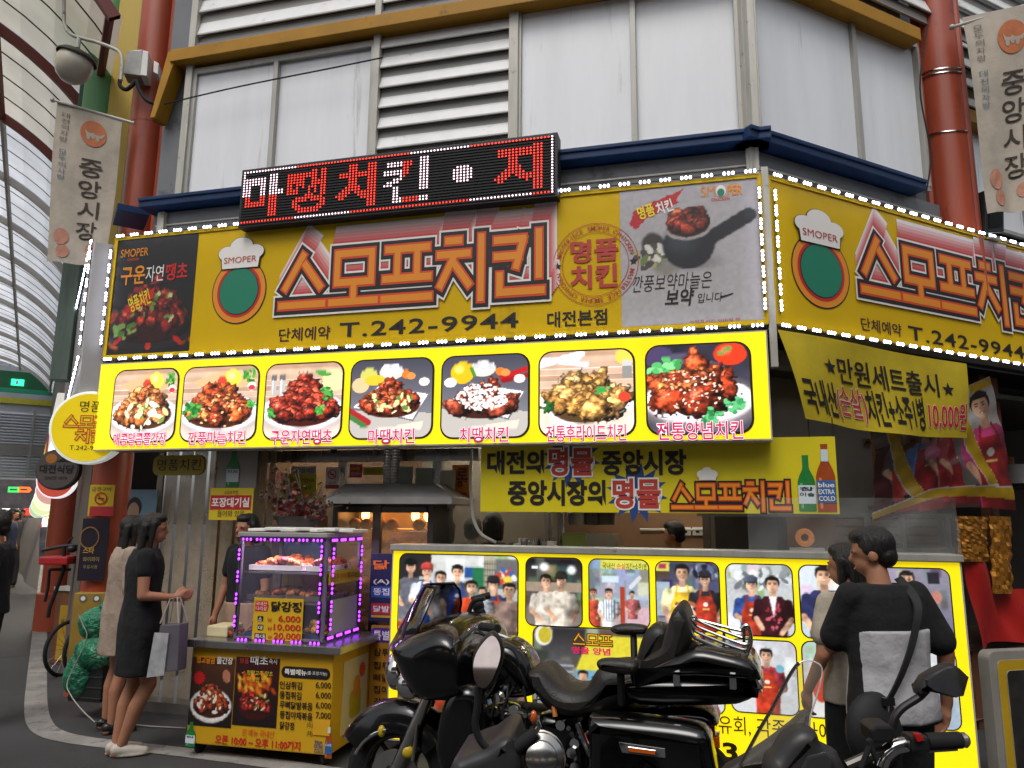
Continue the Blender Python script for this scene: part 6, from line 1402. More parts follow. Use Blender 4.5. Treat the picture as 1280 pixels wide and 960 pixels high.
print_sheet('picture', CA, CB_(238, 822, 274+18, 908), .004, cpic(('9a3c1e', '7c2a14', 'b4522c'), '2a1810', True), ph_mat, ct_, nx=70, ny=80)
print_sheet('picture', CA, CB_(293, 822, 348, 908), .004, cpic(('8e1f18', '6c120e', 'a8321f'), '2a0c0c', False), ph_mat, ct_, nx=70, ny=80)
q = MB(); T = lambda s_, bb, mt, of=.012, w_=.008, **k: text(q, CA, s_, CB_(*bb), w_, mt, of, **k)
T('맵고달콤', (247, 820, 270, 829), ink_o, .02); T('물간장', (272, 821, 292, 830), ink_w, .02); T('명품', (301, 822, 312, 829), ink_rb); T('때초', (314, 820, 336, 831), ink_w, .01); T('숙시', (337, 823, 347, 830), ink_w, 0)
T('✓ 청양고추 맛초', (303, 838, 342, 844), ink_y, 0); T('✓ 마늘한 맛초', (303, 846, 338, 852), ink_y, 0)
q.flat(CA, star(*CA.px(250, 847), .05, .035, 12), .006, ink_r); q.build('picture_lettering', ct_)
q = MB(); b = CB_(352, 834, 413, 848); q.flat(CA, rrect(*b, (b[3]-b[1])*.48), .004, ink_k)
text(q, CA, '특별메뉴', (b[0]+.025, b[1]+.018, b[0]+(b[2]-b[0])*.52, b[3]-.015), .007, ink_w, .03); text(q, CA, '(홀·포장가능)', (b[0]+(b[2]-b[0])*.53, b[1]+.022, b[2]-.02, b[3]-.022), .007, ink_w, 0)
for i, (s_, x1, pr) in enumerate((('인삼튀김', 378, '6,000'), ('똥집튀김', 377, '6,000'), ('무뼈닭발볶음', 391, '6,000'), ('똥집야채볶음', 391, '7,000'), ('닭강정', 368, ''))):
    y = 851.5+12.6*i; text(q, CA, s_, CB_(350, y, x1, y+10), .005, ink_k, .02); 
    if pr: text(q, CA, pr, CB_(395, y+1, 414, y+10), .005, ink_k, .01)
text(q, CA, '(소)', CB_(384, 902, 391, 910), .005, ink_k, 0); text(q, CA, '(대)', CB_(384, 913, 391, 921), .005, ink_k, 0)
text(q, CA, '전 메뉴 국내산', CB_(303, 912, 343, 921), .005, ink_ro, 0); text(q, CA, '오픈 10:00 ~ 오후 11:00까지', CB_(269, 922, 376, 934), .005, ink_r, .025)
q.flat(CA, [(x, z) for x, z in zip((lambda r: (r[0], r[2], r[2], r[0]))(CB_(392, 899, 413, 919)), (lambda r: (r[1], r[1], r[3], r[3]))(CB_(392, 899, 413, 919)))], .007, pbr('price_patch', 'd9a21c', .5))
text(q, CA, 'blue', CB_(394, 925, 403, 929), .005, ink_b, .02); text(q, CA, 'EXTRA', CB_(393, 930, 404, 935), .005, ink_b, .02); text(q, CA, 'COLD', CB_(393, 936, 404, 941), .005, ink_b, .02)
q.build('menu_lettering', ct_)
bottle_print(ct_, CA, CB_(233, 902, 245, 933), .005, bt_g, lab_w, [('참', ink_k)]); bottle_print(ct_, CA, CB_(407, 905, 416, 948), .005, bt_b, lab_b, [('COLD', ink_w)], neck=lab_w)
SD = Plane(CA.P(c1, 0, 0), -CA.N)           # right face of the cart, u going back
sb_ = SD.box(428, 822, 458, 900, 0); q = MB(); q.pbox(SD, sb_[0], sb_[1]-.05, sb_[2], sb_[3], 0, .004, pbr('cream_sheet', 'c7b88a', .5, 0, .08, 3)); cu, cz = SD.px(452, 836, 0); q.flat(SD, star(cu, cz, .06, .04, 14), .007, ink_ro); cu, cz = SD.px(445, 858, 0); q.flat(SD, circ(cu, cz, .055, .08, 20), .007, pbr('juice_orange', 'c47a1c', .5)); cu, cz = SD.px(443, 878, 0); q.flat(SD, rrect(cu-.09, cz-.09, cu+.09, cz+.09, .04), .006, pbr('juice_yellow', 'a8941c', .5)); q.build('side_poster', ct_)
# glass display case on the counter
cs = thing('display_case', 'glass display case of fried chicken edged with violet LEDs on top of the yellow cart', 'display case', CA.P((c0+c1)/2, cz1+.05, -.3))
KW = -.05; k0, k1 = CA.px(298, 745, KW)[0], CA.px(405, 745, KW)[0]; kz0 = cz1+.05; kz1 = CA.px(350, 671, KW)[1]; kd = -dep+.02
vi_m = pbr('case_frame', '8a8590', .35, .6, .1, 8)
q = MB()
for u in (k0, k1):
    for w_ in (KW, kd): q.pbox(CA, u-.012, kz0, u+.012, kz1, w_-.012, w_+.012, vi_m)
for z in (kz0, kz1-.025):
    for a in ((k0, k1, KW-.012, KW+.012), (k0, k1, kd-.012, kd+.012)): q.pbox(CA, a[0]+.012, z, a[1]-.012, z+.025, a[2], a[3], vi_m)
    for u in (k0, k1): q.pbox(CA, u-.012, z, u+.012, z+.025, kd+.012, KW-.012, vi_m)
q.build('frame', cs, bevel=.003)
q = MB(); q.pbox(CA, k0-.02, kz1, k1+.02, kz1+.03, kd-.02, KW+.03, pbr('case_top', 'a5a29c', .4, .2)); q.build('top', cs, bevel=.005)
cg = glass('case_glass', 'd8d0f0', .035)
q = MB(); q.pbox(CA, k0+.012, kz0+.025, k1-.012, kz1-.025, KW-.003, KW+.001, cg); q.build('front_glass', cs)
q = MB(); q.pbox(CA, k1-.002, kz0+.025, k1+.002, kz1-.025, kd+.012, KW-.012, cg); q.build('side_glass', cs)
shz = [CA.px(350, 752, KW)[1], CA.px(350, 714, KW)[1]]
q = MB()
for z in shz: q.pbox(CA, k0+.015, z-.02, k1-.015, z-.008, kd+.02, KW-.03, steel)
q.build('shelf', cs)
q = MB(); S1 = Plane(CA.P(k1, 0, 0), -CA.N)
b = S1.box(409, 747, 447, 800, .0); q.pbox(S1, b[0]+.02, b[1], b[2], b[3], .004, .01, white_v); q.build('side_panel', cs)
def lstrip(pl, a, b, w, n): return led_strip('led_strip', cs, pl, a, b, w, n, led_pw, led_p, .0075)
def lstrip2(pl, a, b, w, n):
    return led_strip('led_strip', cs, pl, a, b, w, n, led_p, None, .0085)
for a in (((k0, kz1-.02), (k1, kz1-.02), 6), ((k0, kz0+.005), (k1+.03, kz0+.005), 5), ((k0, kz0+.05), (k0, kz1-.05), 4), ((k1-.02, kz0+.05), (k1-.02, kz1-.03), 5)): lstrip2(CA, a[0], a[1], KW+.02, a[2])
Ld = KW-kd
for a in (((.0, kz1-.02), (Ld, kz1-.02), 4), ((.0, kz0+.03), (Ld, kz0+.03), 4), ((.06, kz0+.06), (.06, kz1-.05), 5), ((Ld-.02, kz0+.06), (Ld-.02, kz1-.05), 5)): lstrip2(Plane(CA.P(k1, 0, KW), -CA.N), a[0], a[1], .02, a[2])
# lamps of the case itself light the food
la = bpy.data.lights.new('case_lamp', 'AREA'); la.shape = 'RECTANGLE'; la.size = k1-k0-.1; la.size_y = .05; la.energy = 5; la.color = (.85, .6, 1)
lo = bpy.data.objects.new('case_lamp', la); COL.objects.link(lo); lo.location = Vector(tuple(CA.P((k0+k1)/2, kz1-.03, KW-.1)))
rr = random.Random(8)
fry = [pbr('fried_gold', 'b0702c', .45, 0, .3, 22, .5, 60), pbr('fried_red', '8c3a1c', .4, 0, .3, 22, .5, 60), pbr('fried_dark', '6e3a1c', .45, 0, .3, 22, .5, 60)]
def food_tray(label, u0, u1, z, mats, n, tcol, pile_h=.06, w0=kd+.08, w1=KW-.06, s0=.024):
    t = thing('food_tray', label, 'tray of food', CA.P((u0+u1)/2, z, (w0+w1)/2), 'trays of food in the display case')
    q = MB(); q.pbox(CA, u0, z, u1, z+.006, w0, w1, tcol)
    for a in ((u0, u0+.006, w0, w1), (u1-.006, u1, w0, w1)): q.pbox(CA, a[0], z+.006, a[1], z+.035, a[2], a[3], tcol)
    for a in ((w0, w0+.006), (w1-.006, w1)): q.pbox(CA, u0+.006, z+.006, u1-.006, z+.035, a[0], a[1], tcol)
    q.build('tray', t); q = MB()
    for i in range(n):
        a, b_ = rr.random(), rr.random(); h = pile_h*(1-abs(2*a-1)**2)*(.4+.6*rr.random()); s_ = s0*(.7+.6*rr.random())
        q.ell(CA.P(u0+.02+(u1-u0-.04)*a, z+.02+h, w0+.03+(w1-w0-.06)*b_), (s_*1.4, s_, s_*.9), mats[rr.randrange(len(mats))], 8, 6, Matrix.Rotation(rr.random()*3, 3, 'Z') @ Matrix.Rotation(rr.random(), 3, 'X'))
    q.build('food', t)
km = k0+(k1-k0)*.68
food_tray('tray heaped with golden fried shrimp on the top shelf of the case', k0+.03, km, shz[1], [fry[0], fry[0], fry[1]], 130, white_pl, .06)
food_tray('white tray of dark red chicken at the right end of the top shelf', km+.03, k1-.03, shz[1], [fry[1]], 50, white_pl, .05)
food_tray('long steel tray of brown crispy pieces on the middle shelf of the case', k0+.03, k1-.03, shz[0], [fry[2], fry[0], fry[1]], 190, steel, .045)
food_tray('tray of yellow fried slices at the bottom right of the case', k0+(k1-k0)*.7, k1-.03, kz0+.01, [pbr('fried_yellow', 'd09a1c', .45, 0, .2, 20)], 60, pbr('blue_tray', '24406a', .4), .09)
food_tray('tray of brown pieces at the bottom left of the case', k0+.03, k0+(k1-k0)*.28, kz0+.01, [fry[2]], 40, _M['blue_tray'], .08)
q = MB(); u = k0+(k1-k0)*.62; q.lathe([(0, 0), (.09, 0), (.14, .12), (.15, .13), (.13, .13), (0, .02)], CA.P(u, shz[0]+.06, kd+.17), pbr('red_bowl', 'b5201c', .35, 0, .05), 22); tag(q.build('red_bowl'), 'large red plastic bowl on the middle shelf behind the fried pieces', 'bowl')
q = MB()
for i in range(5): u = k0+.06+.055*i; q.pbox(CA, u, shz[0]+.005, u+.05, shz[1]-.03, kd+.05, kd+.07, pbr('yellow_box', 'cfa83a', .45, 0, .08, 5))
tag(q.build('yellow_cartons', bevel=.003), 'row of tall yellow cartons standing at the back of the middle shelf', 'cartons')
b = CA.box(316, 748, 378, 803, KW+.02)
t = thing('price_card', 'yellow price card for chicken bites in three sizes on the front of the display case', 'price sign', CA.P((b[0]+b[2])/2, b[1], KW+.03))
q = MB(); q.pbox(CA, *b, KW+.012, KW+.018, pbr('card_yellow', 'd3a91a', .45, 0, .04)); q.build('card', t)
q = MB(); KB = lambda *a: CA.box(*a, KW+.02)
def K(s_, bb, mt, of=.02, w_=.022): text(q, CA, s_, KB(*bb), KW+w_, mt, of)
r_ = KB(319, 751, 336, 764); q.flat(CA, [(r_[0], r_[1]), (r_[2]-.01, r_[1]), (r_[2], (r_[1]+r_[3])/2), (r_[2]-.01, r_[3]), (r_[0], r_[3])], KW+.02, ink_r); K('국내산', (320, 752, 334, 757), ink_w, 0, .023); K('다리살', (320, 758, 334, 763), ink_w, 0, .023)
K('닭강정', (339, 752, 377, 765), ink_k, .035)
for i, (s_, p_, x0) in enumerate((('소', '6,000', 348), ('대', '10,000', 342), ('특대', '20,000', 342))):
    y = 769.5+10.8*i; r_ = KB(318 if i == 2 else 322, y+.5, 332 if i == 2 else 329, y+7.5); q.flat(CA, rrect(*r_, .006), KW+.02, ink_k); K(s_, (319 if i == 2 else 323, y+1.5, 331 if i == 2 else 328, y+6.8), ink_w, .01, .023); K('￦', (334.5, y+3, 340, y+8), ink_r, .01); K(p_, (x0, y+.2, 376, y+9.4), ink_r, .02)
q.build('lettering', t)
P9 = Plane(CA.P(k1, 0, 0), -CA.N); b = P9.box(411, 712, 450, 728, .02)
t = thing('allergy_card', 'narrow yellow card taped across the side glass of the display case', 'sign', P9.P((b[0]+b[2])/2, b[1], .02)); q = MB(); q.pbox(P9, *b, .02, .025, pbr('card_yellow2', 'c7a91c', .45)); q.build('card', t)
q = MB(); h = (b[2]-b[0]); text(q, P9, '주문은', (b[0]+.03*h, b[1]+.02, b[0]+.28*h, b[3]-.02), .028, ink_k, 0); text(q, P9, '안에', (b[0]+.32*h, b[1]+.02, b[0]+.5*h, b[3]-.02), .028, ink_r, 0); text(q, P9, '해주세요', (b[0]+.54*h, b[1]+.02, b[0]+.95*h, b[3]-.02), .028, ink_k, 0); q.build('lettering', t)
t = thing('foam_box', 'cream foam takeaway box with red sauce beside the display case on the cart', 'box', CA.P(CA.px(270, 800, -.15)[0], kz0, -.15))
a, b_ = CA.px(258, 790, -.1)[0], CA.px(284, 790, -.1)[0]; q = MB(); q.pbox(CA, a, kz0, b_, kz0+.075, -.3, -.1, pbr('cream_foam', 'd0c49a', .6, 0, .05)); q.build('box', t, bevel=.012)
q = MB()
for i in range(14): q.ell(CA.P(b_+.02+.05*rr.random(), kz0+.015+.03*rr.random(), -.2+.1*rr.random()), (.02, .02, .016), fry[1], 8, 6)
tag(q.build('kimchi_pile'), 'small heap of red pieces between the foam box and the display case', 'food')
q = MB()
for i in range(7): a = CA.px(330+i*16, 668, -.2)[0]; q.box(CA.P(a, kz1+.045+.008*(i % 2), -.25), (.2, .28, .02), white_pl, .2*i)
tag(q.build('paper_trays', bevel=.004), 'loose stack of white paper trays on the roof of the display case', 'trays')
# menu boards to the right of the cart
MBW = -.05
for nm, lb_, y0, y1, col_, items in (('menu_board', 'dark navy menu board with coloured bands between cart and photo lightbox', 692, 777, '1c1f4a', ((('닭'), 700, 712, 'e8742a'), ('(A)', 724, 731, 'd8d4e0'), ('똥집', 735, 744, 'e8e4f0'), ('닭발', 757, 765, 'e8e4f0'))), ('menu_board', 'amber menu board with a violet heading standing under the navy board', 782, 885, 'a3701c', (('특별', 788, 800, 'e8d8f8'), ('삼튀', 810, 820, '2a1c08'), ('집튀', 827, 837, '2a1c08'), ('뼈닭', 842, 852, '2a1c08'), ('집야', 857, 867, '2a1c08'), ('강정', 872, 882, '2a1c08')))):
    b = FR.box(462, y0, 489, y1, MBW); t = thing(nm, lb_, 'menu board', FR.P((b[0]+b[2])/2, b[1], MBW), 'menu boards beside the cart'); q = MB(); q.pbox(FR, b[0], b[1], b[2]+.15, b[3], MBW-.03, MBW, pbr('board_'+col_, col_, .45, 0, .08, 3)); q.build('board', t, bevel=.003); q = MB()
    if y0 == 692:
        for a, c_, cc_ in ((733, 747, '2c58b0'), (754, 768, 'b82c3c'), (769, 772, 'd0a02c')): r_ = FR.box(464, a, 489, c_, MBW); q.flat(FR, [(r_[0], r_[1]), (r_[2]+.15, r_[1]), (r_[2]+.15, r_[3]), (r_[0], r_[3])], MBW+.002, pbr('band_'+cc_, cc_, .5))
    else: r_ = FR.box(463, 785, 489, 803, MBW); q.flat(FR, rrect(r_[0], r_[1], r_[2]+.15, r_[3], .04), MBW+.002, pbr('violet_band', '4a2280', .5))
    for s_, a, c_, cc_ in items: text(q, FR, s_, FR.box(467, a, 487, c_, MBW), MBW+.006, pbr('ink_'+cc_, cc_, .5), .02)
    q.build('lettering', t)

# ================================================================ LEFT CORNER CLUTTER
t = thing('crate_bench', 'brown wooden bench box with steel rim at the alley corner', 'bench', (-3.55, 6.7, 0))
q = MB(); c = ground(84, 905); BX = Plane(ground(66, 830), (1, -.35))
a, b_ = BX.px(64, 800)[0], BX.px(142, 880)[0]
q.pbox(BX, a, 0, a+.3, BX.px(75, 738)[1], -.5, 0, wood); q.pbox(BX, a+.3, 0, b_, .3, -.5, .05, wood_d); q.pbox(BX, a+.3, .3, b_, .33, -.5, .08, wood); q.build('box', t, bevel=.008)
q = MB(); q.pbox(BX, a-.02, BX.px(75, 738)[1], a+.33, BX.px(75, 738)[1]+.04, -.52, .02, alu_l); q.build('rim', t)
t = thing('yellow_notice', 'small mustard yellow notice panel on the end of the wooden bench', 'notice', BX.P(a+.2, .3, .02)); b = BX.box(72, 757, 93, 826, .02); q = MB(); q.pbox(BX, *b, 0.004, .02, pbr('notice_mustard', 'a8841a', .5, 0, .1)); q.build('board', t); q = MB(); text(q, BX, '쓰레기', (b[0]+.03, b[1]+.35, b[2]-.03, b[1]+.44), .024, ink_br, 0); q.build('lettering', t)
gbag = pbr('green_bag', '1f7a58', .38, 0, .35, 9, 1., 22, bdist=.04, chip=('8fbf9c', .54, 8))
for i, (x, y, rx, ry, lb_) in enumerate(((122, 780, 17, 16, 'knotted translucent green bag at the top of the pile by the pillar'), (124, 814, 21, 17, 'wide green plastic bag in the middle of the pile'), (100, 842, 14, 22, 'small green plastic bag of white tops at the lower left of the pile'))):
    c = atY(x, y, 6.35); r1, r2 = 1.3*rx*6.35/FPX, 1.2*ry*6.35/FPX; q = MB(); V = []; rr = random.Random(i)
    q.ell(c, (r1, r1*.8, r2), gbag, 26, 16); q.v = [tuple(np.array(c)+(np.array(p)-c)*(1+.06*math.sin(5*(p[0]-c[0])/r1+i)*math.sin(4*(p[2]-c[2])/r2)+rr.uniform(-.035, .035))) for p in q.v]
    t = thing('plastic_bag', lb_, 'bag', c-np.array([0, 0, r2]), 'green plastic bags by the pillar'); q.build('bag', t, sharp=180)
    q = MB(); q.tube([c+np.array([0, 0, r2*.9]), c+np.array([.01, 0, r2*1.05]), c+np.array([.04, -.02, r2*1.2])], [.03, .012, .03], gbag, 8); q.build('knot', t)
t = thing('black_crate', 'black plastic crate on the bench ledge under the green bags', 'crate', atY(122, 868, 6.4)); c = atY(124, 848, 6.45); q = MB(); q.box(c, (.3, .3, .3), black_pl, -.2)
for k in range(4): q.box(c+np.array([.0, -.001, -.12+.08*k]), (.31, .31, .02), black_m, -.2)
q.build('crate', t, bevel=.01)
t = thing('white_rope', 'thin white rope hanging from the bench and trailing along the ground behind the women', 'rope', ground(120, 902)); q = MB()
q.tube([atY(*p) for p in smoothpoly([(98, 768, 6.2), (103, 780, 6.2), (108, 800, 6.2), (85, 850, 6.2), (88, 868, 6.1), (103, 888, 6), (118, 902, 5.95)], 4, False)]+[ground(150, 904, .01), ground(190, 908, .01), ground(232, 910, .01)], .0045, pbr('rope_grey', '9a968e', .8), 6); q.build('rope', t)
# parked bicycle far left (handlebar, stem, basket, red saddle cover)
by = thing('bicycle', 'parked bicycle with black handlebar and red cargo box against the alley corner', 'bicycle', (ground(84, 770)[0], 8.2, 0)); Yb = 8.0
Z = lambda x, y, Y=Yb: atY(x, y, Y)
q = MB(); q.tube([Z(53, 688), Z(62, 686), Z(72, 684), Z(84, 682), Z(95, 681), Z(103, 681)], .018, black_pl, 8); q.ell(Z(90, 686), (.05, .05, .04), black_pl); q.tube([Z(84, 682), Z(86, 676), Z(91, 672)], .012, black_pl, 6); q.build('handlebar', by)
q = MB(); q.tube([Z(80, 684), Z(80, 712), Z(62, 760), Z(60, 772)], .02, black_pl, 8); q.tube([Z(62, 712), Z(60, 735), Z(56, 752)], .015, black_pl, 8); q.tube([Z(62, 712), Z(88, 712)], .015, black_pl, 8); q.build('frame', by)
q = MB(); c = Z(75, 700); q.box(c, (.28, .3, .08), pbr('cargo_red', 'b0262c', .4), .1); q.build('cargo_box', by, bevel=.015)
for cx, cy in ((88, 775), (112, 770)):
    q = MB(); c = Z(cx, cy); c[2] = .26; q.tube([c+np.array([.26*math.cos(a)*.3, .26*math.cos(a)*.95, .26*math.sin(a)]) for a in np.linspace(0, 6.2832, 28)], .02, rubber, 8, False)
    for k in range(8): a = math.pi*k/8; q.tube([c+np.array([.24*math.cos(a)*.3, .24*math.cos(a)*.95, .24*math.sin(a)]), c-np.array([.24*math.cos(a)*.3, .24*math.cos(a)*.95, .24*math.sin(a)])], .002, chrome_d, 4)
    q.build('wheel', by)
# pale standing banners and goods down the alley
t = thing('standing_banner', 'tall pale grey plastic sheet screening a stall down the alley behind the left man', 'sheet', ground(45, 742)); P = Plane(ground(45, 742), (1, -.15)); q = MB()
Q = [P.px(*p) for p in ((33, 648), (56, 646), (44, 738), (22, 716))]
class SB:
    @staticmethod
    def P(s_, t_, w=0): p = (np.array(Q[0])*(1-s_)+np.array(Q[1])*s_)*(1-t_)+(np.array(Q[3])*(1-s_)+np.array(Q[2])*s_)*t_; return P.P(p[0], p[1], .08*math.sin(7*s_+4*t_)*(1-.4*t_))
cloth(q, SB, pbr('grey_sheet', 'a39e98', .6, 0, .1, 1.2, .3, 6), 16, 20); q.build('sheet', t)
t = thing('sale_banner', 'narrow white vertical banner with a green top beside the pale sheet', 'banner', ground(64, 745)); P = Plane(ground(64, 742), (1, -.1)); b = P.box(58, 648, 69, 690, 0); q = MB(); q.pbox(P, b[0], b[1], b[2], b[3], -.01, 0, pbr('banner_white', 'b8b6b0', .6)); q.pbox(P, b[0], b[3]-.18, b[2], b[3], .0, .006, pbr('banner_green', '5f9a3c', .6)); q.build('cloth', t)
q = MB(); text(q, P, '막', (b[0]+.04, b[1]+.3, b[2]-.04, b[1]+.48), .01, ink_k, .02); text(q, P, '국', (b[0]+.04, b[1]+.1, b[2]-.04, b[1]+.27), .01, ink_k, .02); q.build('lettering', t)
q = MB(); q.tube([P.P((b[0]+b[2])/2, 0, -.02), P.P((b[0]+b[2])/2, b[3], -.02)], .015, steel_d, 6); q.build('pole', t)

t = thing('hose', 'grey flexible hose hanging between the oven side and the slogan banner', 'hose', FR.P(*FR.px(592, 640, -.3), -.3)); q = MB()
q.tube([FR.P(*FR.px(x, y, -.3), -.3) for x, y in smoothpoly([(590, 560), (588, 600), (590, 632), (593, 652), (602, 668), (620, 678)], 6, False)], .012, pbr('hose_grey', 'b4b2ae', .4), 8); q.build('hose', t)
for i, (pts_, lb_) in enumerate(((((1160, 30), (1150, 110), (1163, 190), (1158, 240)), 'thin black cable running down the side of the wired red pillar'), (((205, 130), (300, 108), (420, 84), (478, 72)), 'thin black cable sagging along the ochre beam above the left windows'))):
    q = MB(); P_ = RT if i == 0 else FR; q.tube([P_.P(*P_.px(x, y, .0), .0) for x, y in smoothpoly(pts_, 6, False)], .007, rubber, 6); tag(q.build('cable'), lb_, 'cable')
# ================================================================ PEOPLE
skin_m = pbr('skin', 'a06e52', .55, 0, .06, 14); hair_m = pbr('black_hair', '15110f', .5, 0, .4, 60, .9, 170, streak=True)
def person(label, base, face, H=1.62, skin=None, arms=None, legs=None, lean=0., head_turn=0., head_tilt=0., garments=(), hair='short', shoes=None, hands=True, name='person', voxel=.0075, slim=1., group=None, cut=0.):
    """local frame: x to the person's right, y forward, z up. arms=[(elbow, wrist, fingerdir)] right then left; legs=[(knee, ankle, toe angle)]"""
    t = thing(name, label, 'person', (base[0], base[1], 0), group); k = H/1.7; g = slim
    M_ = Matrix.Translation(Vector((float(base[0]), float(base[1]), 0))) @ Matrix.Rotation(face, 4, 'Z')
    def X(p): return tuple(M_ @ Vector((p[0]*k, p[1]*k, p[2]*k)))
    def dy(z): return lean*max(0, z-.95)
    J = {'hipR': (.085*g, 0, .9), 'hipL': (-.085*g, 0, .9), 'shR': (.175*g, dy(1.4)-.01, 1.395), 'shL': (-.175*g, dy(1.4)-.01, 1.395)}
    arms = arms or [((.235, .0, 1.12), (.25, .08, .88), (0, .2, -1)), ((-.235, .0, 1.12), (-.25, .08, .88), (0, .2, -1))]
    legs = legs or [((.09, .02, .48), (.095, -.02, .08), .1), ((-.09, .02, .48), (-.095, -.02, .08), -.1)]
    mb = MB()
    def C(p, q, r0, r1): cap(mb, X(p), X(q), r0*k, r1*k)
    def E(c, r, R=None): mb.ell(X(c), tuple(v*k for v in r), None, 16, 10, R if R is not None else M_.to_3x3())
    E((0, 0, .93), (.155*g, .105, .12)); E((0, dy(1.1), 1.1), (.128*g, .09, .15)); E((0, dy(1.28), 1.28), (.155*g, .1, .16)); C((.1*g, dy(1.37), 1.375), (-.1*g, dy(1.37), 1.375), .062, .062)
    C((0, dy(1.4), 1.4), (0, dy(1.5)+.015, 1.5), .056, .05)
    hc = Vector((0, dy(1.58)+.03, 1.585)); HR = M_.to_3x3() @ Matrix.Rotation(head_turn, 3, 'Z') @ Matrix.Rotation(head_tilt, 3, 'X')
    L3 = Matrix.Rotation(head_turn, 3, 'Z') @ Matrix.Rotation(head_tilt, 3, 'X')
    def hp(x, y, z): return tuple(hc + L3 @ Vector((x, y, z)))
    E(hp(0, -.005, .02), (.075, .092, .095), HR); E(hp(0, .03, -.045), (.055, .058, .065), HR)
    E(hp(0, .092, -.02), (.013, .02, .022), HR); E(hp(0, .085, .0), (.009, .014, .03), HR)
    for s_ in (-1, 1): E(hp(s_*.076, -.005, -.015), (.012, .022, .032), HR); E(hp(s_*.03, .072, .012), (.02, .012, .01), HR)
    E(hp(0, .08, -.065), (.024, .012, .012), HR)
    for sgn, (el, wr, fd) in zip(('R', 'L'), arms):
        C(J['sh'+sgn], el, .05*g, .038*g); C(el, wr, .038*g, .026*g)
        if hands:
            f = Vector(fd).normalized(); w0 = Vector(wr); side = Vector((0, 1, 0)) if abs(f.y) < .8 else Vector((0, 0, 1)); side = (side-f*side.dot(f)).normalized(); nrm = f.cross(side)
            C(tuple(w0), tuple(w0+f*.05), .024, .03); C(tuple(w0+f*.045+side*.018), tuple(w0+f*.08+side*.02), .018, .016); C(tuple(w0+f*.045-side*.018), tuple(w0+f*.08-side*.02), .018, .016)
            s_ = 1 if sgn == 'R' else -1
            for i, (o_, ln) in enumerate(((.03, .06), (.01, .07), (-.01, .065), (-.03, .05))):
                a = w0+f*.085+side*o_; b_ = a+f*ln*.55-nrm*s_*.012; c_ = b_+f*ln*.4-nrm*s_*.03; C(tuple(a), tuple(b_), .0095, .009); C(tuple(b_), tuple(c_), .009, .0075)
            a = w0+f*.03+side*.03; b_ = a+f*.03+side*.022-nrm*s_*.012; C(tuple(a), tuple(b_), .012, .0105); C(tuple(b_), tuple(b_+f*.03-nrm*s_*.012), .0105, .0085)
    for sgn, (kn, an, ta) in zip(('R', 'L'), legs):
        C(J['hip'+sgn], kn, .085*g, .054*g); km_ = tuple(np.array(kn)*.62+np.array(an)*.38+np.array([0, -.018, 0])); C(kn, km_, .052*g, .053*g); C(km_, an, .053*g, .034*g)
        fx, fy = math.sin(ta), math.cos(ta); a = np.array(an); zf = a[2]-.05
        C((a[0]-fx*.03, a[1]-fy*.03, zf), (a[0]+fx*.12, a[1]+fy*.12, zf-.008), .036, .03); C((a[0]+fx*.1, a[1]+fy*.1, zf-.008), (a[0]+fx*.165, a[1]+fy*.165, zf-.012), .03, .02)
    remesh('body', mb, skin or skin_m, voxel, t, 3)
    # hair
    mb = MB()
    if hair:
        E(hp(0, -.018, .036), (.084, .094, .092), HR); E(hp(0, .03, .078), (.066, .062, .044), HR); E(hp(0, -.05, -.02), (.072, .058, .06), HR)
        if hair == 'long':
            for i in range(7): x = (i-3)*.021; C(hp(x, -.06, .02), (hc.x+x*1.25, hc.y-.085, hc.z-.26-.02*(i % 2)), .03, .018)
            for s_ in (-1, 1): C(hp(s_*.07, .0, .04), (hc.x+s_*.085, hc.y-.02, hc.z-.2), .025, .014)
        if hair == 'bob':
            for s_ in (-1, 1): C(hp(s_*.066, -.005, .03), hp(s_*.07, 0, -.09), .03, .022)
            for i in range(5): x = (i-2)*.028; C(hp(x, -.06, .02), hp(x, -.07, -.1), .034, .024)
        if hair == 'bun': E(hp(0, -.12, .05), (.045, .045, .045), HR)
        if hair == 'short':
            for s_ in (-1, 1): E(hp(s_*.068, -.01, .02), (.016, .045, .045), HR)
        o = remesh('hair', mb, hair_m, .007, t, 2)
    q = MB()
    for s_ in (-1, 1): q.ell(X(hp(s_*.03, .08, .012)), (.011*k, .011*k, .007*k), pbr('eye_dark', '1a1210', .2, 0, 0), 10, 6)
    q.build('eyes', t); q = MB(); q.ell(X(hp(0, .088, -.066)), (.022*k, .008*k, .007*k), pbr('lips', '8c4a40', .4, 0, 0), 10, 6, HR); q.build('mouth', t)
    # clothes
    def torso(mb, z0, z1, gx, gy, fl0=0., fl1=0.):
        n = 28; prof = [(.4, .17*g, .12), (.6, .17*g, .12), (.78, .175*g, .122), (.93, .172*g, .125), (1.08, .15*g, .11), (1.2, .16*g, .115), (1.32, .175*g, .118), (1.4, .165*g, .098), (1.435, .1, .075), (1.46, .07, .066)]
        zs = np.linspace(z0, z1, 14); rings = []
        for i, z in enumerate(zs):
            rx = np.interp(z, [p[0] for p in prof], [p[1] for p in prof])+gx; ry = np.interp(z, [p[0] for p in prof], [p[2] for p in prof])+gy
            f_ = fl0*(1-i/13.)**1.5; rx += f_; ry += f_
            rings.append([X(((rx+.006*math.sin(7*a+z*9)*(1.3-z*.6))*math.cos(a), dy(z)+(ry+.006*math.sin(6*a+z*13))*math.sin(a), z)) for a in np.linspace(0, 2*math.pi, n, endpoint=False)])
        mb.loft(rings, None)
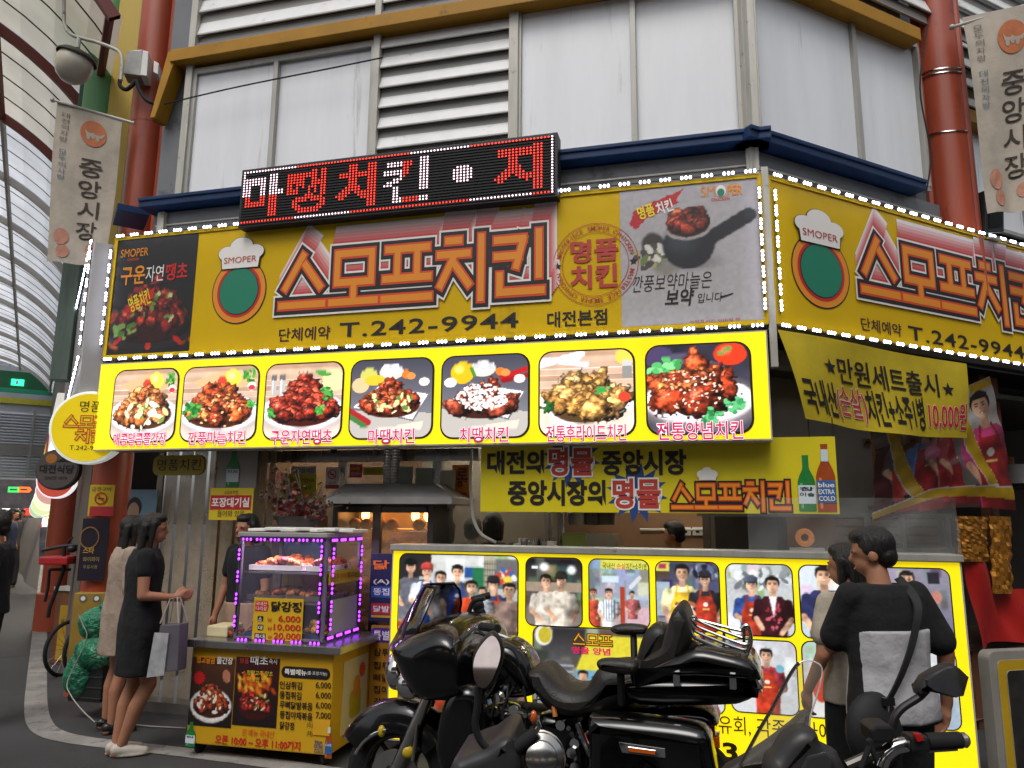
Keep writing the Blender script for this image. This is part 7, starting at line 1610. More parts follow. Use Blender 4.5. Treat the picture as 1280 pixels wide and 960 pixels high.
    def sleeve(mb, side, frac, r0, r1, split=False):
        i = 0 if side == 'R' else 1; sh = np.array(J['sh'+side]); el, wr = np.array(arms[i][0]), np.array(arms[i][1])
        e = sh+(el-sh)*min(1, frac); cap(mb, X(sh), X(e), r0*k, r1*k)
        if frac > 1: cap(mb, X(el), X(el+(wr-el)*(frac-1)), r1*k, r1*.85*k)
    for gm in garments:
        nm, mat = gm[0], gm[1]; kw = gm[2] if len(gm) > 2 else {}
        mb = MB()
        if nm in ('shirt', 'dress', 'top', 'blouse'):
            torso(mb, kw.get('z0', .88), 1.445, .012+kw.get('gx', 0), .012, kw.get('flare', 0.))
            for s_ in ('R', 'L'): sleeve(mb, s_, kw.get('sl', .6), .064, kw.get('sr', .062))
            remesh(nm, mb, mat, .009, t, 3)
        elif nm == 'apron':
            torso(mb, kw.get('z0', .5), kw.get('z1', 1.3), .02, .02, .02); remesh(nm, mb, mat, .01, t, 3)
        elif nm in ('trousers', 'shorts'):
            E((0, 0, .93), (.172*g, .125, .13))
            for s_, (kn, an, ta) in zip(('R', 'L'), legs):
                C(J['hip'+s_], kn, .1*g, .08*g)
                if nm == 'trousers': C(kn, (an[0], an[1], .1), .078*g, .07)
            remesh(nm, mb, mat, .01, t, 3)
        elif nm == 'skirt':
            torso(mb, kw.get('z0', .5), 1.08, .012, .012, kw.get('flare', .03)); remesh(nm, mb, mat, .01, t, 3)
        elif nm == 'panel':
            torso(mb, kw['z0'], kw['z1'], kw.get('gx', .016), kw.get('gx', .016)); remesh(nm, mb, mat, .009, t, 2)
    if shoes:
        for (kn, an, ta) in legs:
            mb = MB(); fx, fy = math.sin(ta), math.cos(ta); a = np.array(an); zf = .045
            C((a[0]-fx*.03, a[1]-fy*.03, zf+.008), (a[0]+fx*.05, a[1]+fy*.05, zf), .042, .041); C((a[0]+fx*.05, a[1]+fy*.05, zf), (a[0]+fx*.155, a[1]+fy*.155, .034), .041, .028)
            mb.ell(X((a[0]+fx*.06, a[1]+fy*.06, .016)), (.044*k, .135*k, .016*k), None, 18, 8, Matrix.Rotation(face-ta, 3, 'Z')); remesh('shoe', mb, shoes, .008, t, 3)
    t['k'] = 1.0; del t['k']
    return t, X, J
def facing(deg): return R_(deg)       # 0 looks away from the camera, -90 looks to the right of the picture, 90 to the left
cl_black = pbr('black_cloth', '101013', .95, 0, .12, 12, .5, 9, bdist=.04); cl_beige = pbr('beige_cloth', '9a8878', .85, 0, .1, 12, .5, 9, bdist=.04); cl_cream = pbr('cream_blouse', 'a79d8c', .85, 0, .1, 12, .5, 9, bdist=.04); cl_grey = pbr('pale_grey_cloth', 'a9a8ab', .85, 0, .06, 10, .5, 9, bdist=.04); cl_dark = pbr('charcoal_cloth', '1c1c20', .85, 0, .1, 10, .5, 9, bdist=.04)
shoe_w = pbr('white_shoe', 'b5aca0', .6, 0, .08, 12); shoe_k = pbr('black_shoe', '141416', .4, 0, .05)
gw = ground(160, 944)
w1, X1, J1 = person('woman in a black short sleeved dress and white shoes carrying shopping bags', gw, facing(-62), 1.62, arms=[((.215, -.01, 1.12), (.19, .19, 1.1), (-.1, .9, .15)), ((-.21, .02, 1.13), (-.16, .2, 1.06), (0, .9, .1))], legs=[((.075, .09, .49), (.03, -.05, .08), .15), ((-.085, .0, .48), (-.05, -.08, .08), -.15)], garments=[('dress', cl_black, {'z0': .56, 'sl': .4, 'flare': .015, 'sr': .058, 'gx': .004})], hair='long', shoes=shoe_w, slim=1.0)
t = thing('shopping_bag', 'grey and white paper shopping bag hanging from the arm of the woman in black', 'bag', X1((.24, .22, .62))); 
q = MB(); c = np.array(X1((.25, .2, .76))); BGp = Plane(c, (math.cos(R_(-12)), math.sin(R_(-12)))); bz = c[2]
q.prism(BGp, [(-.08, bz-.16), (.1, bz-.14), (.09, bz+.16), (-.06, bz+.15)], -.05, .05, pbr('bag_grey', '57525a', .6, 0, .1)); q.build('bag', t, bevel=.006)
q = MB(); q.prism(BGp, [(-.12, bz-.19), (.01, bz-.17), (.02, bz+.1), (-.09, bz+.1)], .052, .062, pbr('bag_white', 'a5a5a8', .6, 0, .25, 9)); q.build('bag_front', t)
q = MB(); 
for o_ in (-.05, .05): q.tube([BGp.P(-.06, bz+.16, o_), BGp.P(-.02, bz+.32, o_*.4), BGp.P(.03, bz+.33, o_*.3), BGp.P(.08, bz+.17, o_)], .005, pbr('bag_strap', 'a89a92', .6), 6)
q.build('strap', t)
gw2 = ground(138, 914)
person('woman in a long beige cardigan standing behind the woman in black', gw2, facing(-50), 1.6, arms=[((.22, -.02, 1.12), (.2, .06, .9), (0, .1, -1)), ((-.22, -.03, 1.12), (-.22, -.0, .86), (0, 0, -1))], garments=[('dress', cl_beige, {'z0': .6, 'sl': 1.85, 'sr': .05, 'flare': .02})], hair='long', shoes=shoe_k, slim=.95)
gv = CA.P(c0-.02, 0, -.62)
person('vendor in a black top and beige apron standing behind the left end of the cart', (gv[0], gv[1]), facing(150), 1.62, garments=[('shirt', cl_black, {'sl': .6}), ('trousers', cl_dark), ('apron', pbr('beige_apron', '9c7f66', .8, 0, .08, 8), {'z0': .55, 'z1': 1.0})], hair='bob', shoes=shoe_k)
gl_ = np.array([-4.23, 6.25]); gl_ = atY(-5, 700, 6.1)
person('man in a dark t-shirt standing at the left edge of the picture', (gl_[0], gl_[1]), facing(115), 1.62, arms=[((.25, .02, 1.12), (.12, .24, 1.1), (-1, .3, 0)), ((-.25, .02, 1.12), (-.1, .24, 1.08), (1, .3, 0))], garments=[('shirt', cl_dark, {'sl': .75, 'sr': .07, 'gx': .015}), ('shorts', cl_black)], hair='short', shoes=shoe_k)
# man on the right, seen from behind, and the woman next to him
gm = atY(1112, 820, 3.35)
w2, X2, J2 = person('man in a black and white t-shirt with a crossbody strap, watching the lightbox', (gm[0], gm[1]), facing(16), 1.585, lean=.05, head_turn=R_(45), head_tilt=R_(-8), arms=[((.27, -.05, 1.14), (.3, .0, .9), (-.15, .25, -1)), ((-.21, .12, 1.16), (-.04, .3, 1.14), (.9, .4, .1))], garments=[('shirt', cl_black, {'z0': .84, 'sl': .8, 'sr': .073, 'gx': .03}), ('panel', cl_grey, {'z0': .86, 'z1': 1.25, 'gx': .036}), ('trousers', cl_black)], hair='short', shoes=shoe_k, slim=1.04)
t = thing('crossbody_bag', 'black crossbody bag with a wide strap across the back of the man at the lightbox', 'bag', X2((-.2, -.1, .8)))
q = MB(); bt = pbr('bag_black', '141416', .7, 0, .1, 20)
pts = [np.array(X2(p)) for p in smoothpoly([(.1, .02, 1.47), (.06, -.125, 1.37), (-.02, -.168, 1.22), (-.1, -.172, 1.08), (-.16, -.15, .97)], 5, False)]
sd_ = np.array(X2((1, .0, .35)))-np.array(X2((0, 0, 0))); sd_ /= np.linalg.norm(sd_); nb = np.array(X2((0, -1, 0)))-np.array(X2((0, 0, 0))); nb /= np.linalg.norm(nb)
rings = [[tuple(p+sd_*a*.02+nb*b_*.004) for a, b_ in ((-1, -1), (1, -1), (1, 1), (-1, 1))] for p in pts]; q.loft(rings, bt); q.build('strap', t)
q = MB(); p = pts[-1]; q.box(p, (.05, .02, .03), pbr('buckle', '2a2a2c', .3, .5), R_(16)); q.tube([p, p+np.array([-.01, 0, -.05])], .007, chrome, 6); q.build('buckle', t)
q = MB(); q.ell(X2((-.19, -.09, .84)), (.13, .07, .15), bt, 18, 12, Matrix.Rotation(R_(16), 3, 'Z')); q.build('pouch', t)
gf = atY(1070, 820, 3.75)
person('woman in a cream blouse standing beside the man, partly hidden by him', (gf[0], gf[1]), facing(20), 1.5, head_turn=R_(25), arms=[((.23, 0, 1.13), (.2, .12, .92), (0, .4, -1)), ((-.24, -.02, 1.13), (-.25, .1, .93), (.1, .3, -1))], garments=[('blouse', cl_cream, {'sl': .6, 'sr': .075, 'gx': .02}), ('skirt', cl_black, {'z0': .45})], hair='bob', shoes=shoe_k)
# customers and cooks deep in the shop
for (x, y, w_, fc, lb_, col_, hr) in ((345, 660, -1.15, 160, 'seated customer with black hair behind the red leaf planter, left of two', '6a6264', 'short'), (381, 664, -1.15, 200, 'customer in a blue collar behind the red leaf planter, right of two', '2a4a9a', 'short'), (556, 664, -.95, 20, 'customer with brown hair standing right of the oven behind the lightbox', '4a4440', 'bob'), (590, 668, -1.1, -20, 'customer in grey between two others behind the lightbox top', '5a5654', 'short'), (617, 662, -.9, 10, 'dark haired customer nearest the slogan banner behind the lightbox', '3a3638', 'bob'), (846, 672, -1.5, 70, 'cook in a dark cap working in the kitchen under the slogan banner', '7a3a3c', 'short')):
    P_ = FR.P(*FR.px(x, y, w_), w_); Hh = (P_[2])/.915
    person(lb_, (P_[0], P_[1]), facing(fc), Hh, garments=[('shirt', pbr('shirt_'+col_, col_, .8), {'sl': .7}), ('trousers', cl_dark)], hair=hr, hands=False, voxel=.012)
# far crowd in the alley
rr = random.Random(12)
for i in range(12):
    x = (3, 7, 11, 14, 17, 20, 23, 26, 5, 12, 19, 24)[i]; d = (17, 21, 24, 15.5, 20, 17, 26, 22, 28, 30, 27, 30)[i]
    p = atY(x, 650, d); c_ = ('26262c', '3a3438', '8a7a72', '202840', '5a3030', '2c2c30')[i % 6]
    person('distant shopper in %s clothes walking down the alley' % (('dark', 'grey', 'tan', 'navy', 'maroon', 'black')[i % 6]), (p[0], p[1]), rr.uniform(-3, 3), 1.6+.12*rr.random(), garments=[('shirt', pbr('crowd_'+c_, c_, .8), {'sl': .7}), ('trousers', cl_dark)], hair='bob' if i % 2 else 'short', hands=False, voxel=.03, group='distant shoppers in the alley')

# ================================================================ TOURING MOTORCYCLE
bA, bC = atY(440, 880, 4.35), atY(945, 830, 3.7)
BK = Plane(((bA+bC)/2), (bC-bA)[:2])
paint = pbr('black_gloss_paint', '060607', .2, 0, .1, 6, coat=.5, spec=.4); vinyl = pbr('seat_vinyl', '1c1a18', .5, 0, .12, 8, .25, 90); tint = glass('tinted_screen', '0c0a12', .8, .04)
mc = thing('touring_motorcycle', 'big black touring motorcycle with wide fairing, padded backrest, armrests and chrome luggage rack', 'motorcycle', (BK.O[0], BK.O[1], 0))
def PB(L, w=0, sm=3): return smoothpoly([BK.px(x, y, w) for x, y in L], sm)
def part(nm, L, w0, w1, r, mat, sm=3, par=mc):
    q = MB(); q.puff(BK, PB(L, w1, sm), w0, w1, r, mat); return q.build(nm, par, sharp=50)
def bz(x, y, w=0): u, z = BK.px(x, y, w); return BK.P(u, z, w)
part('seat', [(655, 846), (664, 839), (676, 842), (698, 862), (715, 867), (730, 862), (742, 842), (756, 836), (800, 838), (805, 872), (780, 888), (720, 900), (686, 893), (666, 872)], -.19, .19, .075, vinyl)
part('passenger_backrest', [(793, 842), (808, 826), (822, 818), (829, 796), (837, 770), (846, 759), (855, 766), (862, 790), (858, 812), (842, 834), (812, 846)], -.22, .2, .07, vinyl)
part('back_pad', [(797, 812), (806, 790), (820, 782), (836, 792), (832, 826), (806, 838), (795, 828)], -.28, -.05, .06, vinyl)
for nm, L, w_ in (('armrest', [(745, 828), (760, 825), (790, 828), (796, 836), (790, 845), (765, 843), (748, 838)], .3), ('armrest', [(763, 785), (780, 781), (803, 783), (808, 788), (803, 794), (775, 795), (764, 791)], -.22)):
    o = part(nm, L, w_-.05, w_+.05, .03, vinyl)
    q = MB(); x, y = (776, 842) if w_ > 0 else (792, 793); q.tube([bz(x, y, w_), bz(x+1, y+38, w_*.8)], .018, black_pl, 8); q.build('arm_bracket', o)
lid = part('top_case', [(786, 848), (810, 838), (845, 822), (868, 812), (905, 818), (938, 828), (950, 845), (950, 853), (930, 852), (868, 848), (800, 850)], -.26, .26, .05, paint)
part('top_case_base', [(782, 851), (868, 851), (950, 858), (944, 872), (930, 880), (905, 884), (800, 884), (776, 868)], -.26, .26, .05, paint)
q = MB()
for x, y in ((846, 849), (916, 853)): u, z = BK.px(x, y, .27); q.prism(BK, rrect(u-.016, z-.03, u+.016, z+.02, .006), .255, .275, chrome)
q.build('latch', mc, bevel=.003)
q = MB(); L = [bz(x, y, .0) for x, y in ((938, 826), (944, 836), (949, 852))]; q.loft([[tuple(p+BK.N*w_+BK.U*d_) for w_, d_ in ((-.2, 0), (.24, 0), (.24, .012), (-.2, .012))] for p in L], chrome); q.build('trim', mc)
part('tail_light', [(928, 866), (942, 862), (948, 858), (946, 868), (936, 874)], -.18, .22, .01, pbr('red_lens', '8c0c0c', .1, 0, .05, coat=1.), 2)
part('tail_light', [(874, 896), (893, 896), (894, 922), (876, 924)], -.1, .1, .02, _M['red_lens'], 1)
part('indicator', [(889, 922), (899, 920), (900, 936), (890, 937)], .02, .12, .015, pbr('amber_lens', 'c8540c', .15, 0, .05, coat=1.), 1)
q = MB()
for k, w_ in enumerate((.2, .07, -.07, -.2)):
    sh = (0, -2.2, -5, -9)[k]
for (lv, dy_) in (('a', 0), ('b', -9)):
    pass
def rk(x, y, w_): return bz(x, y, w_)
rails = [[(860, 774), (863, 788), (872, 797), (925, 817), (934, 814), (938, 803)]]
for w_, ox, oy in ((.22, 0, 0), (.08, 1, -7), (-.08, 2, -14), (-.2, 3, -21)):
    P_ = [(860+ox, 776+oy*.2), (866+ox, 792+oy), (874+ox, 799+oy), (926+ox*1.5, 819+oy), (935+ox, 813+oy)]
    q.tube([rk(x, y, .02+w_*.2) for x, y in smoothpoly(P_, 4, False)], .0075, chrome_d, 8)
q.tube([rk(x, y, .1) for x, y in smoothpoly([(860, 774), (862, 786), (868, 796), (874, 800), (926, 820), (936, 812), (939, 800), (936, 784), (931, 782), (926, 787)], 4, False)], .009, chrome_d, 8)
q.tube([rk(x, y, -.1) for x, y in smoothpoly([(866, 777), (872, 775), (925, 788), (933, 783)], 4, False)], .008, chrome_d, 8)
for x, y0, y1 in ((880, 790, 802), (905, 797, 813), (930, 785, 818)): q.tube([rk(x, y0-6, .0), rk(x, y1+4, .0)], .007, chrome_d, 6)
q.build('luggage_rack', mc)
part('saddlebag', [(733, 908), (745, 899), (800, 903), (860, 910), (884, 920), (892, 950), (900, 1000), (890, 1030), (760, 1040), (738, 1000)], .2, .42, .06, paint)
part('saddlebag', [(760, 910), (860, 915), (890, 950), (890, 1030), (770, 1030)], -.42, -.2, .06, paint)
u, z = BK.px(802, 937, .43); q = MB(); q.prism(BK, [(u-.1, z+.02), (u+.1, z+.012), (u+.1, z-.025), (u-.085, z-.022)], .415, .428, chrome); q.prism(BK, [(u-.06, z+.006), (u+.06, z+.002), (u+.06, z-.016), (u-.055, z-.013)], .428, .434, _M['amber_lens']); q.build('reflector', mc, bevel=.002)
part('side_cover', [(672, 896), (720, 900), (800, 888), (880, 890), (885, 915), (740, 905), (735, 960), (700, 1000), (680, 940)], -.16, .17, .05, paint)
part('fuel_tank', [(588, 832), (606, 806), (628, 803), (650, 818), (662, 842), (668, 868), (640, 876), (600, 868)], -.15, .15, .07, paint)
q = MB(); q.tube([bz(x, y, .06) for x, y in smoothpoly([(612, 798), (634, 808), (656, 838)], 5, False)], .016, chrome, 8); q.tube([bz(x, y, .11) for x, y in smoothpoly([(600, 812), (628, 818), (652, 846)], 5, False)], .008, pbr('yellow_stripe', 'b89a1c', .3), 6); q.tube([bz(x, y, .0) for x, y in smoothpoly([(616, 792), (640, 802), (660, 834)], 5, False)], .01, chrome, 6); q.build('tank_console', mc)
# fairing: lofted shell, wide and rounded
FP = [BK.px(x, y, .2) for x, y in ((489, 806), (503, 794), (522, 784), (552, 774), (577, 782), (590, 806), (592, 850), (588, 871), (545, 876), (520, 870), (507, 850), (496, 828))]
FP = smoothpoly(FP, 3); fcx, fcz = np.mean(FP, 0); q = MB()
q.loft([[tuple(BK.P(fcx+(a-fcx)*k_-d_*.1, fcz+(b_-fcz)*k_, w_)) for a, b_ in FP] for w_, k_, d_ in ((-.4, .45, -1), (-.39, .62, -.8), (-.34, .82, -.4), (-.24, .95, -.1), (-.1, 1, .15), (.1, 1, .15), (.24, .95, -.1), (.34, .82, -.4), (.39, .62, -.8), (.4, .45, -1))], paint); q.build('fairing', mc, sharp=45)
q = MB(); q.tube([BK.P(fcx+(a-fcx)*.86-.02, fcz+(b_-fcz)*.6-.02, .345) for a, b_ in FP[6:22]], .006, steel_d, 6); q.build('fairing_seam', mc)
part('fairing_lower', [(556, 868), (590, 862), (600, 900), (596, 960), (566, 990), (540, 940)], .12, .36, .06, paint); part('fairing_lower', [(556, 868), (590, 862), (600, 900), (596, 960), (566, 990), (540, 940)], -.36, -.12, .06, paint)
scr = []
for x, y, hw in ((491, 806, .31), (504, 782, .29), (516, 758, .25), (526, 740, .19), (531, 731, .13)):
    scr.append([tuple(bz(x+10*(t_*t_), y, 0)+BK.N*hw*t_+BK.U*.17*t_*t_*(hw/.31)) for t_ in np.linspace(-1, 1, 15)])
q = MB(); V = [p for r in scr for p in r]; q.add(V, [(i*15+j, i*15+j+1, (i+1)*15+j+1, (i+1)*15+j) for i in range(4) for j in range(14)], tint, True); q.build('windscreen', mc)
q = MB(); q.tube([scr[i][14] for i in range(5)]+[scr[4][j] for j in range(13, -1, -1)]+[scr[i][0] for i in range(3, -1, -1)], .008, paint, 6); q.build('screen_trim', mc)
for s_ in (1, -1):
    q = MB(); q.ell(bz(512, 856, .2*s_), (.07, .05, .07), chrome, 16, 10); q.build('spot_lamp', mc)
q = MB(); q.ell(bz(497, 838, 0), (.07, .11, .1), chrome, 18, 12); q.build('headlight', mc)
q = MB(); q.tube([bz(x, y, .3) for x, y in smoothpoly([(575, 800), (592, 786), (604, 782), (618, 784)], 4, False)], .014, chrome, 8); q.tube([bz(602, 783, .32), bz(622, 786, .42)], .02, rubber, 10)
q.tube([bz(x, y, -.3) for x, y in smoothpoly([(575, 790), (585, 768), (592, 752), (606, 748)], 4, False)], .014, black_pl, 8); q.tube([bz(590, 750, -.34), bz(612, 744, -.4)], .02, rubber, 10); q.build('handlebar', mc)
q = MB(); q.tube([bz(x, y, .25) for x, y in smoothpoly([(590, 790), (610, 800), (620, 850), (600, 880)], 5, False)], .006, rubber, 6); q.tube([bz(x, y, .2) for x, y in smoothpoly([(596, 786), (622, 806), (640, 812), (650, 830)], 5, False)], .006, rubber, 6); q.build('cable', mc)
q = MB()
for x, y in ((600, 768), (598, 758)): q.ell(bz(x, y, -.36), (.035, .02, .045), black_pl, 12, 8)
q.build('lever', mc)
# front wheel, fender and fork
fu, fz = BK.px(501, 985, 0); fz = .28; Rw = .3
def wheel(u, z, nm):
    def ring(R, r, mat, q, n=44, w_=0, sq=1.): q.tube([BK.P(u+R*math.cos(a), z+R*math.sin(a), w_) for a in np.linspace(0, 2*math.pi, n+1)], r, mat, 12, False)
    q = MB(); 
    prof = [(Rw-.1, -.05), (Rw-.04, -.065), (Rw-.01, -.05), (Rw, 0), (Rw-.01, .05), (Rw-.04, .065), (Rw-.1, .05)]; n = 48
    V = [BK.P(u+r*math.cos(a), z+r*math.sin(a), w_) for r, w_ in prof for a in np.linspace(0, 2*math.pi, n, endpoint=False)]
    q.add(V, [(i*n+j, i*n+(j+1) % n, (i+1)*n+(j+1) % n, (i+1)*n+j) for i in range(6) for j in range(n)], rubber, True); o = q.build(nm, mc)
    q = MB(); ring(Rw-.1, .018, steel_d, q, w_=.03); ring(Rw-.1, .018, steel_d, q, w_=-.03)
    for k in range(9): a = 2*math.pi*k/9; q.tube([BK.P(u+.05*math.cos(a), z+.05*math.sin(a), .0), BK.P(u+(Rw-.1)*math.cos(a+.2), z+(Rw-.1)*math.sin(a+.2), 0)], .014, black_pl, 6)
    q.tube([BK.P(u, z, -.06), BK.P(u, z, .06)], .05, chrome, 14); q.build('rim', o)
    q = MB()
    for r0, r1 in ((.07, .14),): V = [BK.P(u+r*math.cos(a), z+r*math.sin(a), w_) for w_ in (.07, .078) for r in (r0, r1) for a in np.linspace(0, 6.2832, 28, endpoint=False)]; m_ = 28; q.add(V, [(j, (j+1) % m_, m_+(j+1) % m_, m_+j) for j in range(m_)]+[(2*m_+j, 2*m_+(j+1) % m_, 3*m_+(j+1) % m_, 3*m_+j) for j in range(m_)]+[(m_+j, m_+(j+1) % m_, 3*m_+(j+1) % m_, 3*m_+j) for j in range(m_)], steel)
    q.build('brake_disc', o)
wheel(fu, fz, 'wheel'); ru_ = BK.px(850, 1000, 0)[0]; wheel(ru_, .32, 'wheel')
rings = []
for a in np.linspace(R_(152), R_(38), 15):
    w_ = .1*(.75+.25*math.sin(min(1, (R_(152)-a)/.5)*math.pi/2)); rr_ = Rw+.045
    rings.append([tuple(BK.P(fu+(rr_+o_)*math.cos(a), fz+(rr_+o_)*math.sin(a), s_*w_)) for s_, o_ in ((-1, -.12), (-.95, -.03), (-.6, .02), (0, .035), (.6, .02), (.95, -.03), (1, -.12), (.93, -.12), (.88, -.04), (.5, .0), (0, .012), (-.5, 0), (-.88, -.04), (-.93, -.12))])
q = MB(); q.loft(rings, paint); q.build('front_fender', mc, sharp=60)
q = MB(); q.tube([BK.P(fu+(Rw-.06)*math.cos(a), fz+(Rw-.06)*math.sin(a), .108) for a in np.linspace(R_(154), R_(100), 10)], .009, chrome, 8); q.tube([BK.P(fu+(Rw+.055)*math.cos(a), fz+(Rw+.055)*math.sin(a), 0) for a in np.linspace(R_(156), R_(146), 6)], .03, chrome, 8); q.build('fender_trim', mc)
for s_ in (.12, -.12):
    q = MB(); q.tube([BK.P(fu, fz, s_), bz(545, 850, s_)], [.035, .03], chrome_d, 12); q.build('fork', mc)
q = MB(); q.tube([bz(522, 905, .14), bz(516, 950, .14)], .012, chrome_d, 8); q.ell(bz(510, 940, .14), (.03, .02, .03), pbr('yellow_bolt', 'c0a414', .4)); q.ell(bz(477, 914, .1), (.02, .02, .03), _M['yellow_bolt']); q.build('brake_caliper', mc)
# engine
q = MB(); rr = random.Random(6)
for k, (x, y, tilt) in enumerate(((655, 935, -.35), (700, 940, .35))):
    c = bz(x, y, .05); 
    for i in range(9): q.box(c+np.array([0, 0, -.1+.027*i])+BK.U*tilt*(.027*i), (.16, .2, .014), chrome_d, math.atan2(BK.U[1], BK.U[0]))
    q.ell(c+np.array([0, 0, .16])+BK.U*tilt*.25, (.09, .1, .05), paint)
q.box(bz(680, 1000, 0), (.5, .3, .25), steel_d, math.atan2(BK.U[1], BK.U[0])); q.build('engine', mc)
q = MB(); rr = random.Random(21)
for i in range(46):                                              # bolts, clips and small bright fittings scattered over the engine bay
    x, y = rr.uniform(598, 720), rr.uniform(868, 990); p = bz(x, y, rr.uniform(.14, .2)); R3 = Matrix.Rotation(math.atan2(BK.N[1], BK.N[0])-math.pi/2, 3, 'Z') @ Matrix.Rotation(math.pi/2, 3, 'X')
    q.lathe([(0, .008), (.006, .008), (.009, 0), (.012, -.004), (0, -.006)] if i % 3 else [(0, .02), (.016, .016), (.02, 0), (.024, -.02), (0, -.02)], p, (chrome, chrome_d, steel_d)[i % 3], 8, R3)
q.build('fittings', mc)
q = MB()
for i in range(9):
    x0, y0 = rr.uniform(600, 660), rr.uniform(840, 900); q.tube([bz(x, y, .17+.01*(i % 4)) for x, y in smoothpoly([(x0, y0), (x0+rr.uniform(-15, 25), y0+30), (x0+rr.uniform(-25, 30), y0+65), (x0+rr.uniform(-10, 60), y0+100)], 5, False)], .006, rubber if i % 3 else chrome_d, 6)
q.build('wiring', mc)
q = MB(); q.tube([bz(x, y, .2) for x, y in smoothpoly([(640, 900), (628, 950), (650, 1000), (720, 1020), (900, 1030)], 5, False)], .035, chrome_d, 12); q.build('exhaust', mc)
q = MB()
for (x0, y0, x1, y1) in ((600, 880, 585, 1000), (600, 880, 690, 900), (690, 900, 690, 1010), (690, 900, 850, 900), (724, 905, 752, 1000), (830, 885, 880, 905), (800, 900, 835, 880)): q.tube([bz(x0, y0, .12), bz(x1, y1, .12)], .016, steel_d, 8)
q.tube([bz(722, 905, .2), bz(734, 935, .24), bz(752, 965, .24)], .016, chrome, 8); q.build('frame', mc)
part('battery_box', [(600, 880), (690, 890), (700, 1000), (600, 1010)], -.1, .08, .04, black_m, 1)
q = MB(); q.ell(bz(748, 905, .18), (.05, .04, .05), chrome_d); q.ell(bz(612, 885, .14), (.03, .03, .04), chrome_d); q.tube([bz(690, 870, .16), bz(694, 896, .18)], .012, pbr('orange_cable', 'b5702c', .5), 6); q.build('switch_gear', mc)

# ================================================================ SCOOTERS IN THE FOREGROUND
s1 = thing('scooter', 'black scooter in the lower middle foreground with an oval stalked mirror', 'scooter', atY(640, 960, 2.6)*np.array([1, 1, 0]))
SY = 2.6
def s(x, y, Y=SY): return atY(x, y, Y)
S1P = Plane(s(640, 900), (1, -.12))
def sp_(nm, L, w0, w1, r, mat, sm=3, P=S1P, par=None):
    q = MB(); q.puff(P, smoothpoly([P.px(x, y, w1) for x, y in L], sm), w0, w1, r, mat); return q.build(nm, par or s1, sharp=50)
mo = sp_('mirror', [(590, 822), (596, 808), (608, 793), (617, 791), (626, 802), (629, 818), (624, 838), (616, 856), (606, 863), (596, 858), (590, 842)], -.04, .02, .02, black_pl)
def tilted_glass(P, L, par, w0, sl):
    pts = [P.px(x, y, w0) for x, y in L]; zt = max(p[1] for p in pts); q = MB()
    q.loft([[tuple(P.P(a, b_, 0)) for a, b_ in pts], [tuple(P.P(a, b_, w0+sl*(zt-b_))) for a, b_ in pts]], black_pl); q.build('mirror_rim', par)
    q = MB(); q.flat(Warp(P, lambda a, b_: (a, b_, w0+.001+sl*(zt-b_))), pts, 0, pbr('mirror_glass', 'c4c4c8', .03, 1., 0)); q.build('mirror_glass', par)
tilted_glass(S1P, smoothpoly([(593, 826), (598, 812), (609, 798), (617, 795), (624, 804), (626, 819), (621, 837), (613, 853), (605, 858), (597, 853), (593, 842)], 3), mo, .021, .155)
q = MB(); q.tube([s(x, y) for x, y in smoothpoly([(598, 858), (597, 880), (594, 905), (600, 925), (612, 938)], 5, False)], .012, black_pl, 10); q.build('mirror_stalk', s1)
sp_('cowl', [(560, 965), (580, 948), (606, 938), (622, 926), (636, 924), (642, 938), (648, 965), (640, 1060), (560, 1060)], -.3, .05, .04, pbr('grey_cowl', '2c2b2c', .4, 0, .1, 6))
q = MB(); q.tube([s(640, 938), s(664, 921), s(670, 916)], .021, rubber, 12); q.tube([s(668, 918), s(674, 908), s(670, 898), s(664, 892)], .009, chrome_d, 8); q.ell(s(667, 896), (.012, .012, .02), _M['amber_lens']); q.build('handlebar', s1)
q = MB(); Rm = Matrix.Rotation(R_(75), 3, 'X'); c = s(676, 948)
q.lathe([(0, .03), (.03, .03), (.05, .02), (.055, 0), (.075, -.01), (.08, -.03), (.07, -.05), (.085, -.055), (.085, -.09), (0, -.09)], c, chrome_d, 22, Rm); q.build('horn', s1)
q = MB(); q.tube([s(604, 948), s(622, 934), s(636, 928)], .01, chrome, 8); q.tube([s(588, 960), s(610, 948)], .012, chrome, 8); q.build('trim', s1)
q = MB(); q.tube([s(640, 980), s(640, 1150)], .04, black_pl, 10); q.build('column', s1)
sp_('floor_board', [(560, 1190), (720, 1190), (720, 1215), (560, 1215)], -.5, .1, .02, black_pl, 1)
for x in (585, 710):
    q = MB(); c = s(x, 1200, 2.75); c[2] = .22; q.tube([c+np.array([.02*math.sin(a), .17*math.cos(a), .17*math.sin(a)]) for a in np.linspace(0, 6.2832, 28)], .05, rubber, 12, False); q.build('wheel', s1)
s2 = thing('scooter', 'black scooter at lower right with clear windshield, silver framed mirror and red engine switch', 'scooter', atY(1060, 960, 2.3)*np.array([1, 1, 0]))
SY2 = 2.25
S2P = Plane(atY(1080, 900, SY2), (1, -.08))
def v(x, y, Y=SY2): return atY(x, y, Y)
wsp = [(925, 958), (946, 918), (966, 884), (986, 846), (999, 829), (1014, 826), (1027, 834), (1026, 852), (1020, 874), (1013, 896), (1008, 930), (985, 950)]
q = MB(); pts = smoothpoly([S2P.px(*p, .0) for p in wsp], 3, False)
n_ = len(pts); q.puff(S2P, pts, -.006, .006, .003, glass('windshield', 'b0a89c', .16, .04)); q.build('windshield', s2)
